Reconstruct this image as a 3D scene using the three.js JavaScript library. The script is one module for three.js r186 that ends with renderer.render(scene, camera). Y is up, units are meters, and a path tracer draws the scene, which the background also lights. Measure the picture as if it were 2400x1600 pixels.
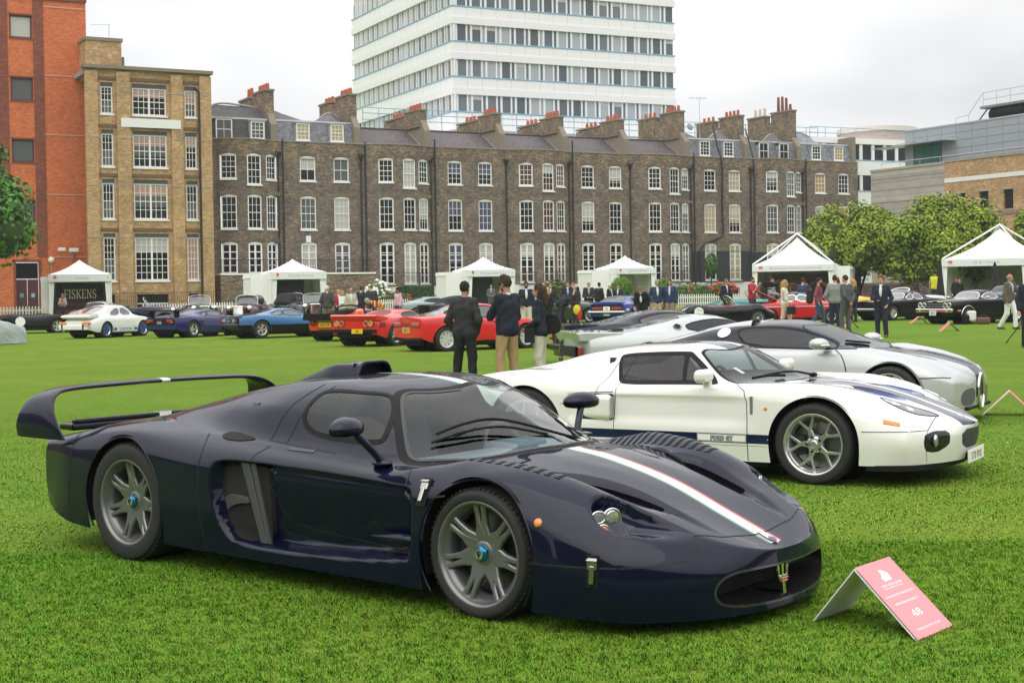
import * as THREE from 'three';
import { mergeGeometries, mergeVertices, toCreasedNormals } from 'three/addons/utils/BufferGeometryUtils.js';
import { RoundedBoxGeometry } from 'three/addons/geometries/RoundedBoxGeometry.js';
import { ImprovedNoise } from 'three/addons/math/ImprovedNoise.js';
import { MeshBVH } from 'three-mesh-bvh';

// ---------- camera, sky, sun, exposure ----------
const scene = new THREE.Scene();
const FPX = 3372.3;                                    // focal length in pixels of the 2400 x 1600 photograph
const camera = new THREE.PerspectiveCamera(2 * Math.atan(800 / FPX) * 180 / Math.PI, 1.5, 0.1, 900);
camera.rotation.order = 'YXZ';
camera.position.set(0, 1.6107, 0);
camera.rotation.set(-0.015667, 0, -0.015444);
camera.setViewOffset(2400, 1600, 0, 65.4, 2400, 1600);
scene.add(camera);

const renderer = new THREE.WebGLRenderer({ antialias: true });
renderer.setSize(1024, 682);
renderer.toneMapping = THREE.LinearToneMapping;
renderer.toneMappingExposure = 1.2;
renderer.shadowMap.enabled = true;

const noise = new ImprovedNoise();
const fbm = (x, y, z, o = 4) => { let s = 0, a = 0.5; for (let i = 0; i < o; i++) { s += a * noise.noise(x, y, z); x *= 2.03; y *= 2.03; z *= 2.03; a *= 0.5; } return s; };
const SM = (a, b, x) => { x = Math.min(1, Math.max(0, (x - a) / (b - a))); return x * x * (3 - 2 * x); };
const mix = (a, b, t) => a + (b - a) * t;
function sky() {                                       // overcast sky: bright zenith, paler horizon, soft grey cloud banks
  const W = 1024, H = 512, d = new Float32Array(W * H * 4);
  for (let j = 0; j < H; j++) for (let i = 0; i < W; i++) {
    const el = (j / (H - 1) - 0.5) * Math.PI, az = i / W * 2 * Math.PI;
    const c = Math.cos(el), x = c * Math.cos(az), z = c * Math.sin(az), y = Math.sin(el);
    const k = 1 / (Math.max(y, 0) + 0.24);
    const n = fbm(x * k * 0.9 + 7, z * k * 0.9 + 2.2, 3.1, 5), n2 = fbm(x * k * 2.4, z * k * 2.4, 8, 4);
    let L = 0.72 + 0.84 * Math.max(y, 0);
    L *= 1 + 0.58 * n + 0.2 * n2;
    if (y < 0) L *= 0.75;
    const o = (j * W + i) * 4, g = SM(-0.05, 0.3, -n);
    d[o] = L * (1 - 0.030 * g); d[o + 1] = L * (1 - 0.008 * g); d[o + 2] = L * 1.012; d[o + 3] = 1;
  }
  const t = new THREE.DataTexture(d, W, H, THREE.RGBAFormat, THREE.FloatType);
  t.mapping = THREE.EquirectangularReflectionMapping; t.magFilter = t.minFilter = THREE.LinearFilter; t.needsUpdate = true;
  return t;
}
const skyTex = sky();
scene.background = skyTex; scene.environment = skyTex;

const sun = new THREE.DirectionalLight(0xfff4e6, 1.1);
sun.position.set(-18, 62, 26); sun.target.position.set(0, 0, -22);
sun.castShadow = true; sun.shadow.radius = 165; sun.shadow.mapSize.set(2048, 2048);
Object.assign(sun.shadow.camera, { left: -90, right: 90, top: 140, bottom: -90, near: 1, far: 260 });
scene.add(sun, sun.target);
scene.fog = new THREE.FogExp2(0xe6ebf0, 0.00035);

// ---------- helpers ----------
function rng(s) { return () => { s |= 0; s = s + 0x6D2B79F5 | 0; let t = Math.imul(s ^ s >>> 15, 1 | s); t = t + Math.imul(t ^ t >>> 7, 61 | t) ^ t; return ((t ^ t >>> 14) >>> 0) / 4294967296; }; }
const V3 = (x, y, z) => new THREE.Vector3(x, y, z);
const used = {};
function numbered(n) { const k = used[n] = (used[n] || 0) + 1; return k === 1 ? n : n + '_' + String(k - 1).padStart(3, '0'); }
function tag(o, label, category, group, kind) { o.userData = { ...(label && { label }), ...(category && { category }), ...(group && { group }), ...(kind && { kind }) }; return o; }
const GROUPS = { terrace_house: 'houses of the brick terrace', event_tent: 'white tents along the lawn', picket_fence: 'white picket fences', folded_sign: 'pink folded signs on the grass', person: 'visitors on the lawn', parked_car: 'cars on show on the lawn', sports_car: 'supercars in the near row', vintage_car: 'pre-war cars along the fence', broadleaf_tree: 'trees round the lawn', closed_parasol: 'closed black parasols', topiary_ball: 'clipped ball trees', rose_bush: 'flowering rose bushes', shrub: 'green garden shrubs' };
function thing(name, label, category, [x, y, z] = [0, 0, 0], turn = 0, group = GROUPS[name]) {
  const o = new THREE.Group(); o.name = numbered(name); o.position.set(x, y, z); o.rotation.y = turn;
  tag(o, label, category, group); scene.add(o); return o;
}
function sh(m) { m.castShadow = m.receiveShadow = true; return m; }
function part(parent, name, geo, mat, label) {
  if (Array.isArray(geo)) geo = merge(geo);
  const m = sh(new THREE.Mesh(geo, mat)); m.name = name; if (label) m.userData = { label };
  parent.add(m); return m;
}
const each = (parent, name, geos, mat, label) => (Array.isArray(geos) ? geos : pieces(geos)).map(g => part(parent, name, g, mat, label));
function pieces(g) { // parts of the left and right side of a car as separate meshes
  if (!g.index) return [g];
  const P = g.attributes.position.array, I = g.index.array, out = [];
  for (const s of [1, -1]) { const idx = []; for (let i = 0; i < I.length; i += 3) { const z = P[I[i] * 3 + 2] + P[I[i + 1] * 3 + 2] + P[I[i + 2] * 3 + 2]; if (z * s > 0) idx.push(I[i], I[i + 1], I[i + 2]); } if (idx.length) { const map = new Map(), p = [], n = [], N = g.attributes.normal.array; const ii = idx.map(v => { let k = map.get(v); if (k === undefined) { k = p.length / 3; map.set(v, k); p.push(P[v * 3], P[v * 3 + 1], P[v * 3 + 2]); n.push(N[v * 3], N[v * 3 + 1], N[v * 3 + 2]); } return k; }); const q = new THREE.BufferGeometry(); q.setAttribute('position', new THREE.Float32BufferAttribute(p, 3)); q.setAttribute('normal', new THREE.Float32BufferAttribute(n, 3)); q.setIndex(ii); out.push(q); } }
  return out;
}
function struct(name, geo, mat, kind = 'structure', label, category) { const m = part(scene, numbered(name), geo, mat); tag(m, label, category, null, kind); return m; }
function merge(list) {
  const l = list.map(g => { g = g.index ? g.toNonIndexed() : g; for (const k of Object.keys(g.attributes)) if (!['position', 'normal', 'uv'].includes(k)) g.deleteAttribute(k); if (!g.attributes.uv) g.setAttribute('uv', new THREE.BufferAttribute(new Float32Array(g.attributes.position.count * 2), 2)); return g; });
  return l.length === 1 ? l[0] : mergeGeometries(l);
}
const box = (w, h, d, x = 0, y = 0, z = 0) => { const g = new THREE.BoxGeometry(w, h, d); g.translate(x, y, z); return g; };
const rbox = (w, h, d, r, x = 0, y = 0, z = 0, s = 2) => { const g = new RoundedBoxGeometry(w, h, d, s, Math.min(r, w / 2.01, h / 2.01, d / 2.01)); g.translate(x, y, z); return g; };
const bx = (x0, x1, y0, y1, z0, z1) => box(x1 - x0, y1 - y0, z1 - z0, (x0 + x1) / 2, (y0 + y1) / 2, (z0 + z1) / 2);
const cyl = (r1, r2, h, n = 12, x = 0, y = 0, z = 0) => { const g = new THREE.CylinderGeometry(r1, r2, h, n); g.translate(x, y, z); return g; };
const sph = (r, x = 0, y = 0, z = 0, sx = 1, sy = 1, sz = 1, n = 14) => { const g = new THREE.SphereGeometry(r, n, Math.max(6, n * 0.7 | 0)); g.scale(sx, sy, sz); g.translate(x, y, z); return g; };
const tube = (pts, r, n = 8, seg, closed = false) => new THREE.TubeGeometry(new THREE.CatmullRomCurve3(pts.map(p => p.isVector3 ? p : V3(...p)), closed, 'centripetal'), seg || pts.length * 6, r, n, closed);
function rod(a, b, r, n = 8, r2 = r) { // straight cylinder between two points
  const A = V3(...a), B = V3(...b), d = B.clone().sub(A), g = new THREE.CylinderGeometry(r2, r, d.length(), n);
  g.applyQuaternion(new THREE.Quaternion().setFromUnitVectors(V3(0, 1, 0), d.normalize())); g.translate((a[0] + b[0]) / 2, (a[1] + b[1]) / 2, (a[2] + b[2]) / 2); return g;
}
const lathe = (pts, n = 32) => new THREE.LatheGeometry(pts.map(p => new THREE.Vector2(p[0], p[1])), n);
const extr = (pts, d, bevel = 0, holes = [], seg = 1) => {
  const s = new THREE.Shape(pts.map(p => new THREE.Vector2(p[0], p[1])));
  for (const h of holes) s.holes.push(new THREE.Path(h.map(p => new THREE.Vector2(p[0], p[1]))));
  return new THREE.ExtrudeGeometry(s, { depth: d, bevelEnabled: bevel > 0, bevelSize: bevel, bevelThickness: bevel, bevelSegments: seg, curveSegments: 8 });
};
const std = (c, r = 0.7, m = 0, o = {}) => new THREE.MeshStandardMaterial({ color: Array.isArray(c) ? new THREE.Color().setRGB(...c) : c, roughness: r, metalness: m, side: THREE.DoubleSide, ...o });
const phys = (c, o = {}) => new THREE.MeshPhysicalMaterial({ color: Array.isArray(c) ? new THREE.Color().setRGB(...c) : c, side: THREE.DoubleSide, ...o });
const paint = (c, o = {}) => phys(c, { roughness: 0.4, specularIntensity: 0.1, clearcoat: 1, clearcoatRoughness: 0.02, ...o });
function dataTex(W, H, fn, srgb = false, rep = true) {
  const d = new Uint8Array(W * H * 4);
  for (let j = 0; j < H; j++) for (let i = 0; i < W; i++) { const c = fn(i, j), o = (j * W + i) * 4; for (let k = 0; k < 3; k++) d[o + k] = Math.max(0, Math.min(255, c[k] * 255)); d[o + 3] = c.length > 3 ? c[3] * 255 : 255; }
  const t = new THREE.DataTexture(d, W, H); t.magFilter = THREE.LinearFilter; t.minFilter = THREE.LinearMipmapLinearFilter; t.generateMipmaps = true;
  if (rep) t.wrapS = t.wrapT = THREE.RepeatWrapping; if (srgb) t.colorSpace = THREE.SRGBColorSpace; t.needsUpdate = true; return t;
}
function canvasTex(w, h, fn) { const c = document.createElement('canvas'); c.width = w; c.height = h; fn(c.getContext('2d'), w, h); const t = new THREE.CanvasTexture(c); t.colorSpace = THREE.SRGBColorSpace; return t; }
const gy = d => 0.17 * SM(60, 90, d);                  // the lawn rises a little towards the terrace
const black = phys([0.008, 0.008, 0.0085], { roughness: 0.6, specularIntensity: 0.4 }), rubber = std([0.018, 0.018, 0.018], 0.75), chrome = std([0.75, 0.75, 0.74], 0.08, 1), alu = std([0.55, 0.56, 0.57], 0.3, 0.9), white = std([0.78, 0.78, 0.77], 0.55);
const darkGlass = phys([0.012, 0.015, 0.016], { roughness: 0.02, specularIntensity: 0.9 });
const clearGlass = phys([0.86, 0.93, 0.92], { roughness: 0, transmission: 1, thickness: 0, ior: 1.5 });
// ---------- car body surfaces ----------
function pchip(xs, ys) {
  const n = xs.length, h = [], dl = [], m = new Array(n).fill(0);
  for (let i = 0; i < n - 1; i++) { h[i] = xs[i + 1] - xs[i] || 1e-6; dl[i] = (ys[i + 1] - ys[i]) / h[i]; }
  if (n === 2) m[0] = m[1] = dl[0];
  else {
    for (let i = 1; i < n - 1; i++) m[i] = dl[i - 1] * dl[i] <= 0 ? 0 : (() => { const a = 2 * h[i] + h[i - 1], b = h[i] + 2 * h[i - 1]; return (a + b) / (a / dl[i - 1] + b / dl[i]); })();
    m[0] = dl[0]; m[n - 1] = dl[n - 2];
  }
  return x => {
    if (x <= xs[0]) return ys[0]; if (x >= xs[n - 1]) return ys[n - 1];
    let i = 0; while (x > xs[i + 1]) i++;
    const t = (x - xs[i]) / h[i], a = t * t, b = a * t;
    return (2 * b - 3 * a + 1) * ys[i] + (b - 2 * a + t) * h[i] * m[i] + (3 * a - 2 * b) * ys[i + 1] + (b - a) * h[i] * m[i + 1];
  };
}
// spec.lines: feature lines from sill to centre, each [x, y, z] from tail to nose; nose / tail: { b: bulge, p: roundness, h: height kept, y: height it shrinks to }
function shell(S) {
  const L = S.lines.map(l => { const xs = l.map(p => p[0]); return { y: pchip(xs, l.map(p => p[1])), z: pchip(xs, l.map(p => p[2] ?? 0)) }; });
  const seg = S.seg || 8, nu = S.nu || 120, rings = [];
  const section = x => {
    const P = L.map(l => [l.y(x), l.z(x)]), t = [0];
    for (let i = 1; i < P.length; i++) t[i] = t[i - 1] + Math.max(1e-4, Math.hypot(P[i][0] - P[i - 1][0], P[i][1] - P[i - 1][1]));
    const fy = pchip(t, P.map(p => p[0])), fz = pchip(t, P.map(p => p[1])), out = [];
    for (let i = 0; i < P.length - 1; i++) for (let k = 0; k < seg; k++) { const s = t[i] + (t[i + 1] - t[i]) * k / seg; out.push([x, fy(s), fz(s)]); }
    out.push([x, P[P.length - 1][0], 0]); return out;
  };
  const end = (x, E, dir) => {
    const base = section(x), out = [], n = E.n || 16, ymin = E.y ?? base[0][1];
    for (let k = 1; k <= n; k++) {
      const q = Math.sin(k / n * Math.PI / 2), B = 1 - Math.pow(1 - q, E.p || 2.4);
      out.push(base.map(p => { const top = (p[1] - ymin) / (base[base.length - 1][1] - ymin); return [x + dir * (E.b * B + (E.lean || 0) * B * (1 - top)), ymin + (p[1] - ymin) * mix(1, E.h ?? 1, B), p[2] * (1 - q)]; }));
    }
    return out;
  };
  const xs = []; for (let i = 0; i <= nu; i++) xs.push(mix(S.x0, S.x1, i / nu));
  if (S.tail) rings.push(...end(S.x0, S.tail, -1).reverse());
  for (const x of xs) rings.push(section(x));
  if (S.nose) rings.push(...end(S.x1, S.nose, 1));
  const m = rings[0].length, w = 2 * m - 1, pos = [], idx = [];
  for (const r of rings) for (let j = 0; j < w; j++) {
    const k = j < m ? j : w - 1 - j, s = j < m ? 1 : -1, p = r[k].slice();
    if (S.deform) { p[2] = Math.abs(p[2]); S.deform(p); }
    pos.push(p[0], p[1], s * p[2]);
  }
  for (let i = 0; i < rings.length - 1; i++) for (let j = 0; j < w - 1; j++) { const a = i * w + j, b = a + 1, c = a + w, d = c + 1; idx.push(a, b, c, b, d, c); }
  let g = new THREE.BufferGeometry(); g.setAttribute('position', new THREE.Float32BufferAttribute(pos, 3)); g.setIndex(idx);
  g = mergeVertices(g, 1e-4); clean(g); g.computeVertexNormals();
  if (S.flip !== false) flipOut(g);
  return g;
}
function clean(g) { const a = g.index.array, o = []; for (let i = 0; i < a.length; i += 3) if (a[i] !== a[i + 1] && a[i + 1] !== a[i + 2] && a[i] !== a[i + 2]) o.push(a[i], a[i + 1], a[i + 2]); g.setIndex(o); }
function flipOut(g) { // make normals point outwards
  const p = g.attributes.position, n = g.attributes.normal; let s = 0; g.computeBoundingBox(); const c = g.boundingBox.getCenter(V3());
  for (let i = 0; i < p.count; i += 7) s += (p.getX(i) - c.x) * n.getX(i) + (p.getY(i) - c.y) * n.getY(i) + (p.getZ(i) - c.z) * n.getZ(i);
  if (s < 0) { const a = g.index.array; for (let i = 0; i < a.length; i += 3) { const t = a[i]; a[i] = a[i + 1]; a[i + 1] = t; } g.computeVertexNormals(); }
}
// cut a surface along fn(x, y, z) = 0: [inside (fn < 0), outside]
function split(g, fn) {
  const P = g.attributes.position.array, N = g.attributes.normal.array, I = g.index.array, nv = g.attributes.position.count;
  const d = new Float32Array(nv); for (let i = 0; i < nv; i++) d[i] = fn(P[i * 3], P[i * 3 + 1], P[i * 3 + 2]) || 1e-7;
  const mk = () => ({ p: [], n: [], i: [], map: new Map() }), A = mk(), B = mk();
  const put = (S, key, f) => { let k = S.map.get(key); if (k === undefined) { k = S.p.length / 3; f(S); S.map.set(key, k); } return k; };
  const orig = (S, i) => put(S, i, S => { S.p.push(P[i * 3], P[i * 3 + 1], P[i * 3 + 2]); S.n.push(N[i * 3], N[i * 3 + 1], N[i * 3 + 2]); });
  const mid = (S, i, j) => { if (i > j) { const t = i; i = j; j = t; } return put(S, nv + i * nv + j, S => { const t = d[i] / (d[i] - d[j]); for (let k = 0; k < 3; k++) { S.p.push(mix(P[i * 3 + k], P[j * 3 + k], t)); S.n.push(mix(N[i * 3 + k], N[j * 3 + k], t)); } }); };
  for (let k = 0; k < I.length; k += 3) {
    const v = [I[k], I[k + 1], I[k + 2]], s = v.map(i => d[i] < 0), c = s[0] + s[1] + s[2];
    if (c === 3) A.i.push(...v.map(i => orig(A, i))); else if (c === 0) B.i.push(...v.map(i => orig(B, i)));
    else {
      const one = c === 1, o = s.indexOf(one), a = v[o], b = v[(o + 1) % 3], e = v[(o + 2) % 3], S = one ? A : B, T = one ? B : A;
      S.i.push(orig(S, a), mid(S, a, b), mid(S, a, e));
      T.i.push(mid(T, a, b), orig(T, b), orig(T, e), mid(T, a, b), orig(T, e), mid(T, a, e));
    }
  }
  return [A, B].map(S => { const g = new THREE.BufferGeometry(); g.setAttribute('position', new THREE.Float32BufferAttribute(S.p, 3)); g.setAttribute('normal', new THREE.Float32BufferAttribute(S.n, 3)); g.setIndex(S.i); return g; });
}
const chaikin = (p, n = 2, closed = true) => { for (let k = 0; k < n; k++) { const q = []; for (let i = 0; i < p.length - (closed ? 0 : 1); i++) { const a = p[i], b = p[(i + 1) % p.length]; q.push([a[0] * .75 + b[0] * .25, a[1] * .75 + b[1] * .25], [a[0] * .25 + b[0] * .75, a[1] * .25 + b[1] * .75]); } if (!closed) { q.unshift(p[0]); q.push(p[p.length - 1]); } p = q; } return p; };
function sdPoly(P) { // signed distance to a closed polygon, negative inside
  return (x, y) => {
    let d = 1e9, s = 1;
    for (let i = 0, j = P.length - 1; i < P.length; j = i++) {
      const ex = P[j][0] - P[i][0], ey = P[j][1] - P[i][1], wx = x - P[i][0], wy = y - P[i][1];
      const t = Math.max(0, Math.min(1, (wx * ex + wy * ey) / (ex * ex + ey * ey || 1e-9))), bx = wx - ex * t, by = wy - ey * t;
      d = Math.min(d, bx * bx + by * by);
      const c1 = y >= P[i][1], c2 = y < P[j][1], c3 = ex * wy > ey * wx;
      if ((c1 && c2 && c3) || (!c1 && !c2 && !c3)) s = -s;
    }
    return s * Math.sqrt(d);
  };
}
// polygons seen from the side (x, y), from above (x, z) and from the front (z, y); both sides of the car at once
const side = (P, n = 2, zmin = 0.2) => { const f = sdPoly(n ? chaikin(P, n) : P); return (x, y, z) => Math.max(f(x, y), zmin - Math.abs(z)); };
const plan = (P, n = 2, ymin = 0) => { const f = sdPoly(n ? chaikin(P, n) : P); return (x, y, z) => Math.max(f(x, Math.abs(z)), ymin - y); };
const front = (P, n = 2, xmin = 1.5) => { const f = sdPoly(n ? chaikin(P, n) : P); return (x, y, z) => Math.max(f(Math.abs(z), y), xmin - x); };
const rear = (P, n = 2, xmax = -1.5) => { const f = sdPoly(n ? chaikin(P, n) : P); return (x, y, z) => Math.max(f(Math.abs(z), y), x - xmax); };
const arch = (cx, cy, r, zmin = 0.5) => (x, y, z) => Math.max(Math.hypot(x - cx, Math.max(y - cy, (y - cy) * 0.55)) - r, zmin - Math.abs(z));
// find the body surface: dir 'z' from the right-hand side, 'y' from above, 'x' from the front, '-x' from the rear, '-z' from the left
function finder(g) {
  const bvh = new MeshBVH(g.clone());
  return (a, b, dir) => {
    const [o, d] = dir === 'z' ? [V3(a, b, 4), V3(0, 0, -1)] : dir === '-z' ? [V3(a, b, -4), V3(0, 0, 1)] : dir === 'y' ? [V3(a, 4, b), V3(0, -1, 0)] : dir === 'x' ? [V3(6, b, a), V3(-1, 0, 0)] : [V3(-6, b, a), V3(1, 0, 0)];
    const h = bvh.raycastFirst(new THREE.Ray(o, d), THREE.DoubleSide);
    if (!h) return null; const n = h.face.normal.clone(); if (n.dot(d) > 0) n.negate(); return { p: h.point, n };
  };
}
// a thin strip laid on the body along a polyline
function ribbon(find, pts, dir, w, closed = false, lift = 0.0015, sm = 2) {
  pts = sm ? chaikin(pts, sm, closed) : pts; if (closed) pts = [...pts, pts[0]];
  const q = []; for (let i = 0; i < pts.length - 1; i++) { const a = pts[i], b = pts[i + 1], n = Math.max(1, Math.ceil(Math.hypot(b[0] - a[0], b[1] - a[1]) / 0.025)); for (let k = 0; k < n; k++) q.push([mix(a[0], b[0], k / n), mix(a[1], b[1], k / n)]); } q.push(pts[pts.length - 1]);
  const H = q.map(p => find(p[0], p[1], dir)).filter(Boolean); if (H.length < 2) return new THREE.PlaneGeometry(1e-4, 1e-4);
  const pos = [], idx = []; let last = null, row = 0;
  for (let i = 0; i < H.length; i++) {
    const t = H[Math.min(i + 1, H.length - 1)].p.clone().sub(H[Math.max(i - 1, 0)].p).normalize(), s = t.clone().cross(H[i].n).normalize().multiplyScalar(w / 2), c = H[i].p.clone().addScaledVector(H[i].n, lift);
    pos.push(c.x + s.x, c.y + s.y, c.z + s.z, c.x - s.x, c.y - s.y, c.z - s.z);
    if (last && last.distanceTo(H[i].p) < 0.16) idx.push(row - 2, row - 1, row, row - 1, row + 1, row);
    last = H[i].p; row += 2;
  }
  const g = new THREE.BufferGeometry(); g.setAttribute('position', new THREE.Float32BufferAttribute(pos, 3)); g.setIndex(idx); g.computeVertexNormals(); return g;
}
const mirrorZ = g => { g = g.clone(); g.scale(1, 1, -1); if (g.index) { const a = g.index.array; for (let i = 0; i < a.length; i += 3) { const t = a[i]; a[i] = a[i + 1]; a[i + 1] = t; } g.computeVertexNormals(); } else { const p = g.attributes.position, n = g.attributes.normal, u = g.attributes.uv; for (let i = 0; i < p.count; i += 3) { for (const at of [p, n, u]) { if (!at) continue; for (let k = 0; k < at.itemSize; k++) { const A = at.array, x = A[i * at.itemSize + k]; A[i * at.itemSize + k] = A[(i + 1) * at.itemSize + k]; A[(i + 1) * at.itemSize + k] = x; } } } } return g; };
const both = g => [g, mirrorZ(g)];
// place a geometry on the body, its +z along the surface normal
function onBody(find, a, b, dir, g, lift = 0) { const h = find(a, b, dir); if (!h) return g; const q = new THREE.Quaternion().setFromUnitVectors(V3(0, 0, 1), h.n); g.applyQuaternion(q); const c = h.p.clone().addScaledVector(h.n, lift); g.translate(c.x, c.y, c.z); return g; }

// ---------- wheels: axle along z, outer face at +z ----------
const wheelCache = {};
const rimGrey = std([0.21, 0.215, 0.22], 0.36, 0.7), rimSilver = std([0.62, 0.63, 0.64], 0.25, 0.85), discSteel = std([0.16, 0.155, 0.15], 0.35, 0.9), caliperBlack = std([0.02, 0.02, 0.02], 0.5);
function spokeShape(kind, k) {
  const R = k.rim - 0.012, S = [];
  const arc = (r, a0, a1, n = 6) => { const o = []; for (let i = 0; i <= n; i++) { const a = mix(a0, a1, i / n); o.push([r * Math.cos(a), r * Math.sin(a)]); } return o; };
  const n = k.n || 5;
  for (let i = 0; i < n; i++) {
    const rot = (p) => { const a = i / n * 2 * Math.PI + Math.PI / 2, c = Math.cos(a), s = Math.sin(a); return [p[0] * c - p[1] * s, p[0] * s + p[1] * c]; };
    const T = (pts, d, bev) => S.push(extr(pts.map(rot), d, bev));
    if (kind === 'split') { // flared root that parts into two thin arms
      const w0 = 0.044, w1 = 0.028, w2 = 0.034;
      T([[0.03, -w0], [0.09, -w0 * 0.95], [0.14, -w1], [R * 0.8, -w1 * 0.95], [R, -w2], [R, -0.015], [R * 0.75, -0.012], [R * 0.56, 0], [R * 0.75, 0.012], [R, 0.015], [R, w2], [R * 0.8, w1 * 0.95], [0.14, w1], [0.09, w0 * 0.95], [0.03, w0]], 0.022, 0.007);
    } else if (kind === 'y') {
      T([[0.06, -0.022], [R * 0.52, -0.013], [R * 0.60, 0], [R * 0.52, 0.013], [0.06, 0.022]], 0.022, 0.004);
      for (const s of [-1, 1]) { const e = 0.31 * s; T([[R * 0.48, 0.000 * s - 0.010], [R * Math.cos(e) * 1.0, R * Math.sin(e) - 0.009], [R * Math.cos(e), R * Math.sin(e) + 0.009], [R * 0.48, 0.010]], 0.022, 0.004); }
    } else if (kind === 'five') T([[0.03, -0.035], [R * 0.5, -0.030], [R, -0.042], [R, 0.042], [R * 0.5, 0.030], [0.03, 0.035]], 0.03, 0.008);
    else if (kind === 'fuchs') T([[0.03, -0.04], [R * 0.9, -0.045], [R * 0.96, 0], [R * 0.9, 0.045], [0.03, 0.04]], 0.03, 0.008);
    else if (kind === 'disc') T([...arc(R, -Math.PI / n * 0.72, Math.PI / n * 0.72), ...arc(0.03, Math.PI / n * 0.9, -Math.PI / n * 0.9)], 0.02, 0.006);
    else if (kind === 'wire') { for (const s of [-1, 1]) { const a = [0.04 * Math.cos(s * 0.9), 0.04 * Math.sin(s * 0.9)], b = [R, s * 0.02]; S.push(rod([...rot(a), s * 0.01 + 0.01], [...rot(b), 0.0], 0.0035, 5)); } }
  }
  return S;
}
// k: { R, rim, w, kind, n, dish, mat, cap, capMat, lugs }
function makeWheel(k) {
  const key = JSON.stringify({ ...k, mat: 0, capMat: 0 }) + (k.mat?.uuid || '') + (k.capMat?.uuid || '');
  if (wheelCache[key]) return wheelCache[key].clone();
  const g = new THREE.Group(); g.name = 'wheel';
  const { R, rim, w } = k, hw = w / 2, X = g2 => { g2.rotateX(Math.PI / 2); return g2; };
  const sw = Math.min(0.035, R - rim - 0.02);
  part(g, 'tyre', X(lathe([[rim - 0.012, -hw + 0.02], [rim + 0.004, -hw + 0.006], [(rim + R) / 2, -hw - 0.006], [R - sw * 0.55, -hw + 0.006], [R - 0.006, -hw + 0.028], [R, -hw + 0.05], [R, -0.012], [R - 0.008, -0.010], [R - 0.008, -0.003], [R, 0], [R, 0.02], [R - 0.008, 0.022], [R - 0.008, 0.029], [R, 0.031], [R, hw - 0.05], [R - 0.006, hw - 0.028], [R - sw * 0.55, hw - 0.006], [R - sw * 0.62, hw - 0.0005], [(rim + R) / 2, hw + 0.006], [rim + 0.012, hw + 0.002], [rim + 0.010, hw - 0.002], [rim + 0.004, hw - 0.004], [rim - 0.012, hw - 0.02]], 72)), rubber);
  if (k.tread) { const b = []; for (let i = 0; i < 64; i++) { const a = i / 64 * Math.PI * 2; for (const s of [-1, 1]) { const q = box(0.012, 0.007, 0.05, 0, R - 0.003, s * (hw - 0.04)); q.rotateZ(a + s * 0.02); b.push(q); } } part(g, 'tread_block', b, rubber); }
  const mat = k.mat || rimSilver, dish = k.dish ?? 0.03;
  part(g, 'rim', X(lathe([[rim - 0.02, -hw + 0.03], [rim - 0.03, -hw + 0.05], [rim - 0.05, hw - dish - 0.03], [rim - 0.022, hw - dish - 0.01], [rim - 0.016, hw - 0.02], [rim - 0.008, hw - 0.006], [rim + 0.003, hw - 0.001], [rim + 0.010, hw - 0.006], [rim + 0.006, hw - 0.016]], 64)), k.lipMat || mat);
  const sp = spokeShape(k.kind, k); const zf = hw - dish - 0.024;
  if (k.kind === 'split') for (const q of sp) { q.translate(0, 0, zf); const p = q.attributes.position; for (let i = 0; i < p.count; i++) { const r = Math.hypot(p.getX(i), p.getY(i)) / rim; p.setZ(i, p.getZ(i) - 0.035 * (1 - r) + 0.002); } q.computeVertexNormals(); }
  else for (const q of sp) q.translate(0, 0, zf - 0.01);
  if (sp.length) for (let i = 0; i < (k.n || 5); i++) { const per = sp.length / (k.n || 5); part(g, 'spoke', merge(sp.slice(i * per, (i + 1) * per)), mat); }
  const hubR = k.hub || 0.055; part(g, 'hub', X(lathe([[0, zf + 0.012], [hubR * 0.7, zf + 0.012], [hubR, zf + 0.002], [hubR * 1.15, zf - 0.03], [0.02, zf - 0.06]], 28)), mat);
  if (k.cap) {
    const c = X(lathe([[0, 0.052], [k.cap * 0.62, 0.052], [k.cap * 0.7, 0.046], [k.cap * 0.95, 0.04], [k.cap, 0.012], [k.cap * 1.12, 0.004], [k.cap * 1.12, -0.02]], k.capN || 6)); c.translate(0, 0, zf - 0.012); part(g, 'centre_nut', toCreasedNormals(c, 0.6), k.capMat || mat);
    if (k.badge) { part(g, 'cap_disc', (() => { const q = X(cyl(k.cap * 0.6, k.cap * 0.6, 0.006, 24)); q.translate(0, 0, zf + 0.0425); return q; })(), rimSilver); const t = trident(0.022, 0.0015); t.translate(0, 0, zf + 0.046); part(g, 'cap_emblem', t, black); }
  }
  if (k.lugs) { const l = []; for (let i = 0; i < k.lugs; i++) { const a = i / k.lugs * 6.283 + 0.3, q = X(cyl(0.012, 0.013, 0.03, 6)); q.translate(Math.cos(a) * k.lugR, Math.sin(a) * k.lugR, zf + 0.012); l.push(q); } for (const q of l) part(g, 'wheel_nut', q, k.lugMat || chrome); }
  if (!k.plain) {
    part(g, 'brake_disc', X(lathe([[0.06, zf - 0.075], [rim * 0.80, zf - 0.075], [rim * 0.80, zf - 0.1], [0.06, zf - 0.1]], 40)), discSteel);
    const q = extr([[0.10, -0.07], [rim * 0.83, -0.09], [rim * 0.87, 0], [rim * 0.83, 0.09], [0.10, 0.07]], 0.06, 0.008); q.rotateZ(k.calA ?? 2.9); q.translate(0, 0, zf - 0.115); part(g, 'brake_caliper', q, caliperBlack);
  }
  part(g, 'inner_barrel', X(lathe([[0.02, -hw + 0.02], [rim - 0.02, -hw + 0.02], [rim - 0.028, hw - dish - 0.1]], 32)), black);
  wheelCache[key] = g; return g;
}
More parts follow.
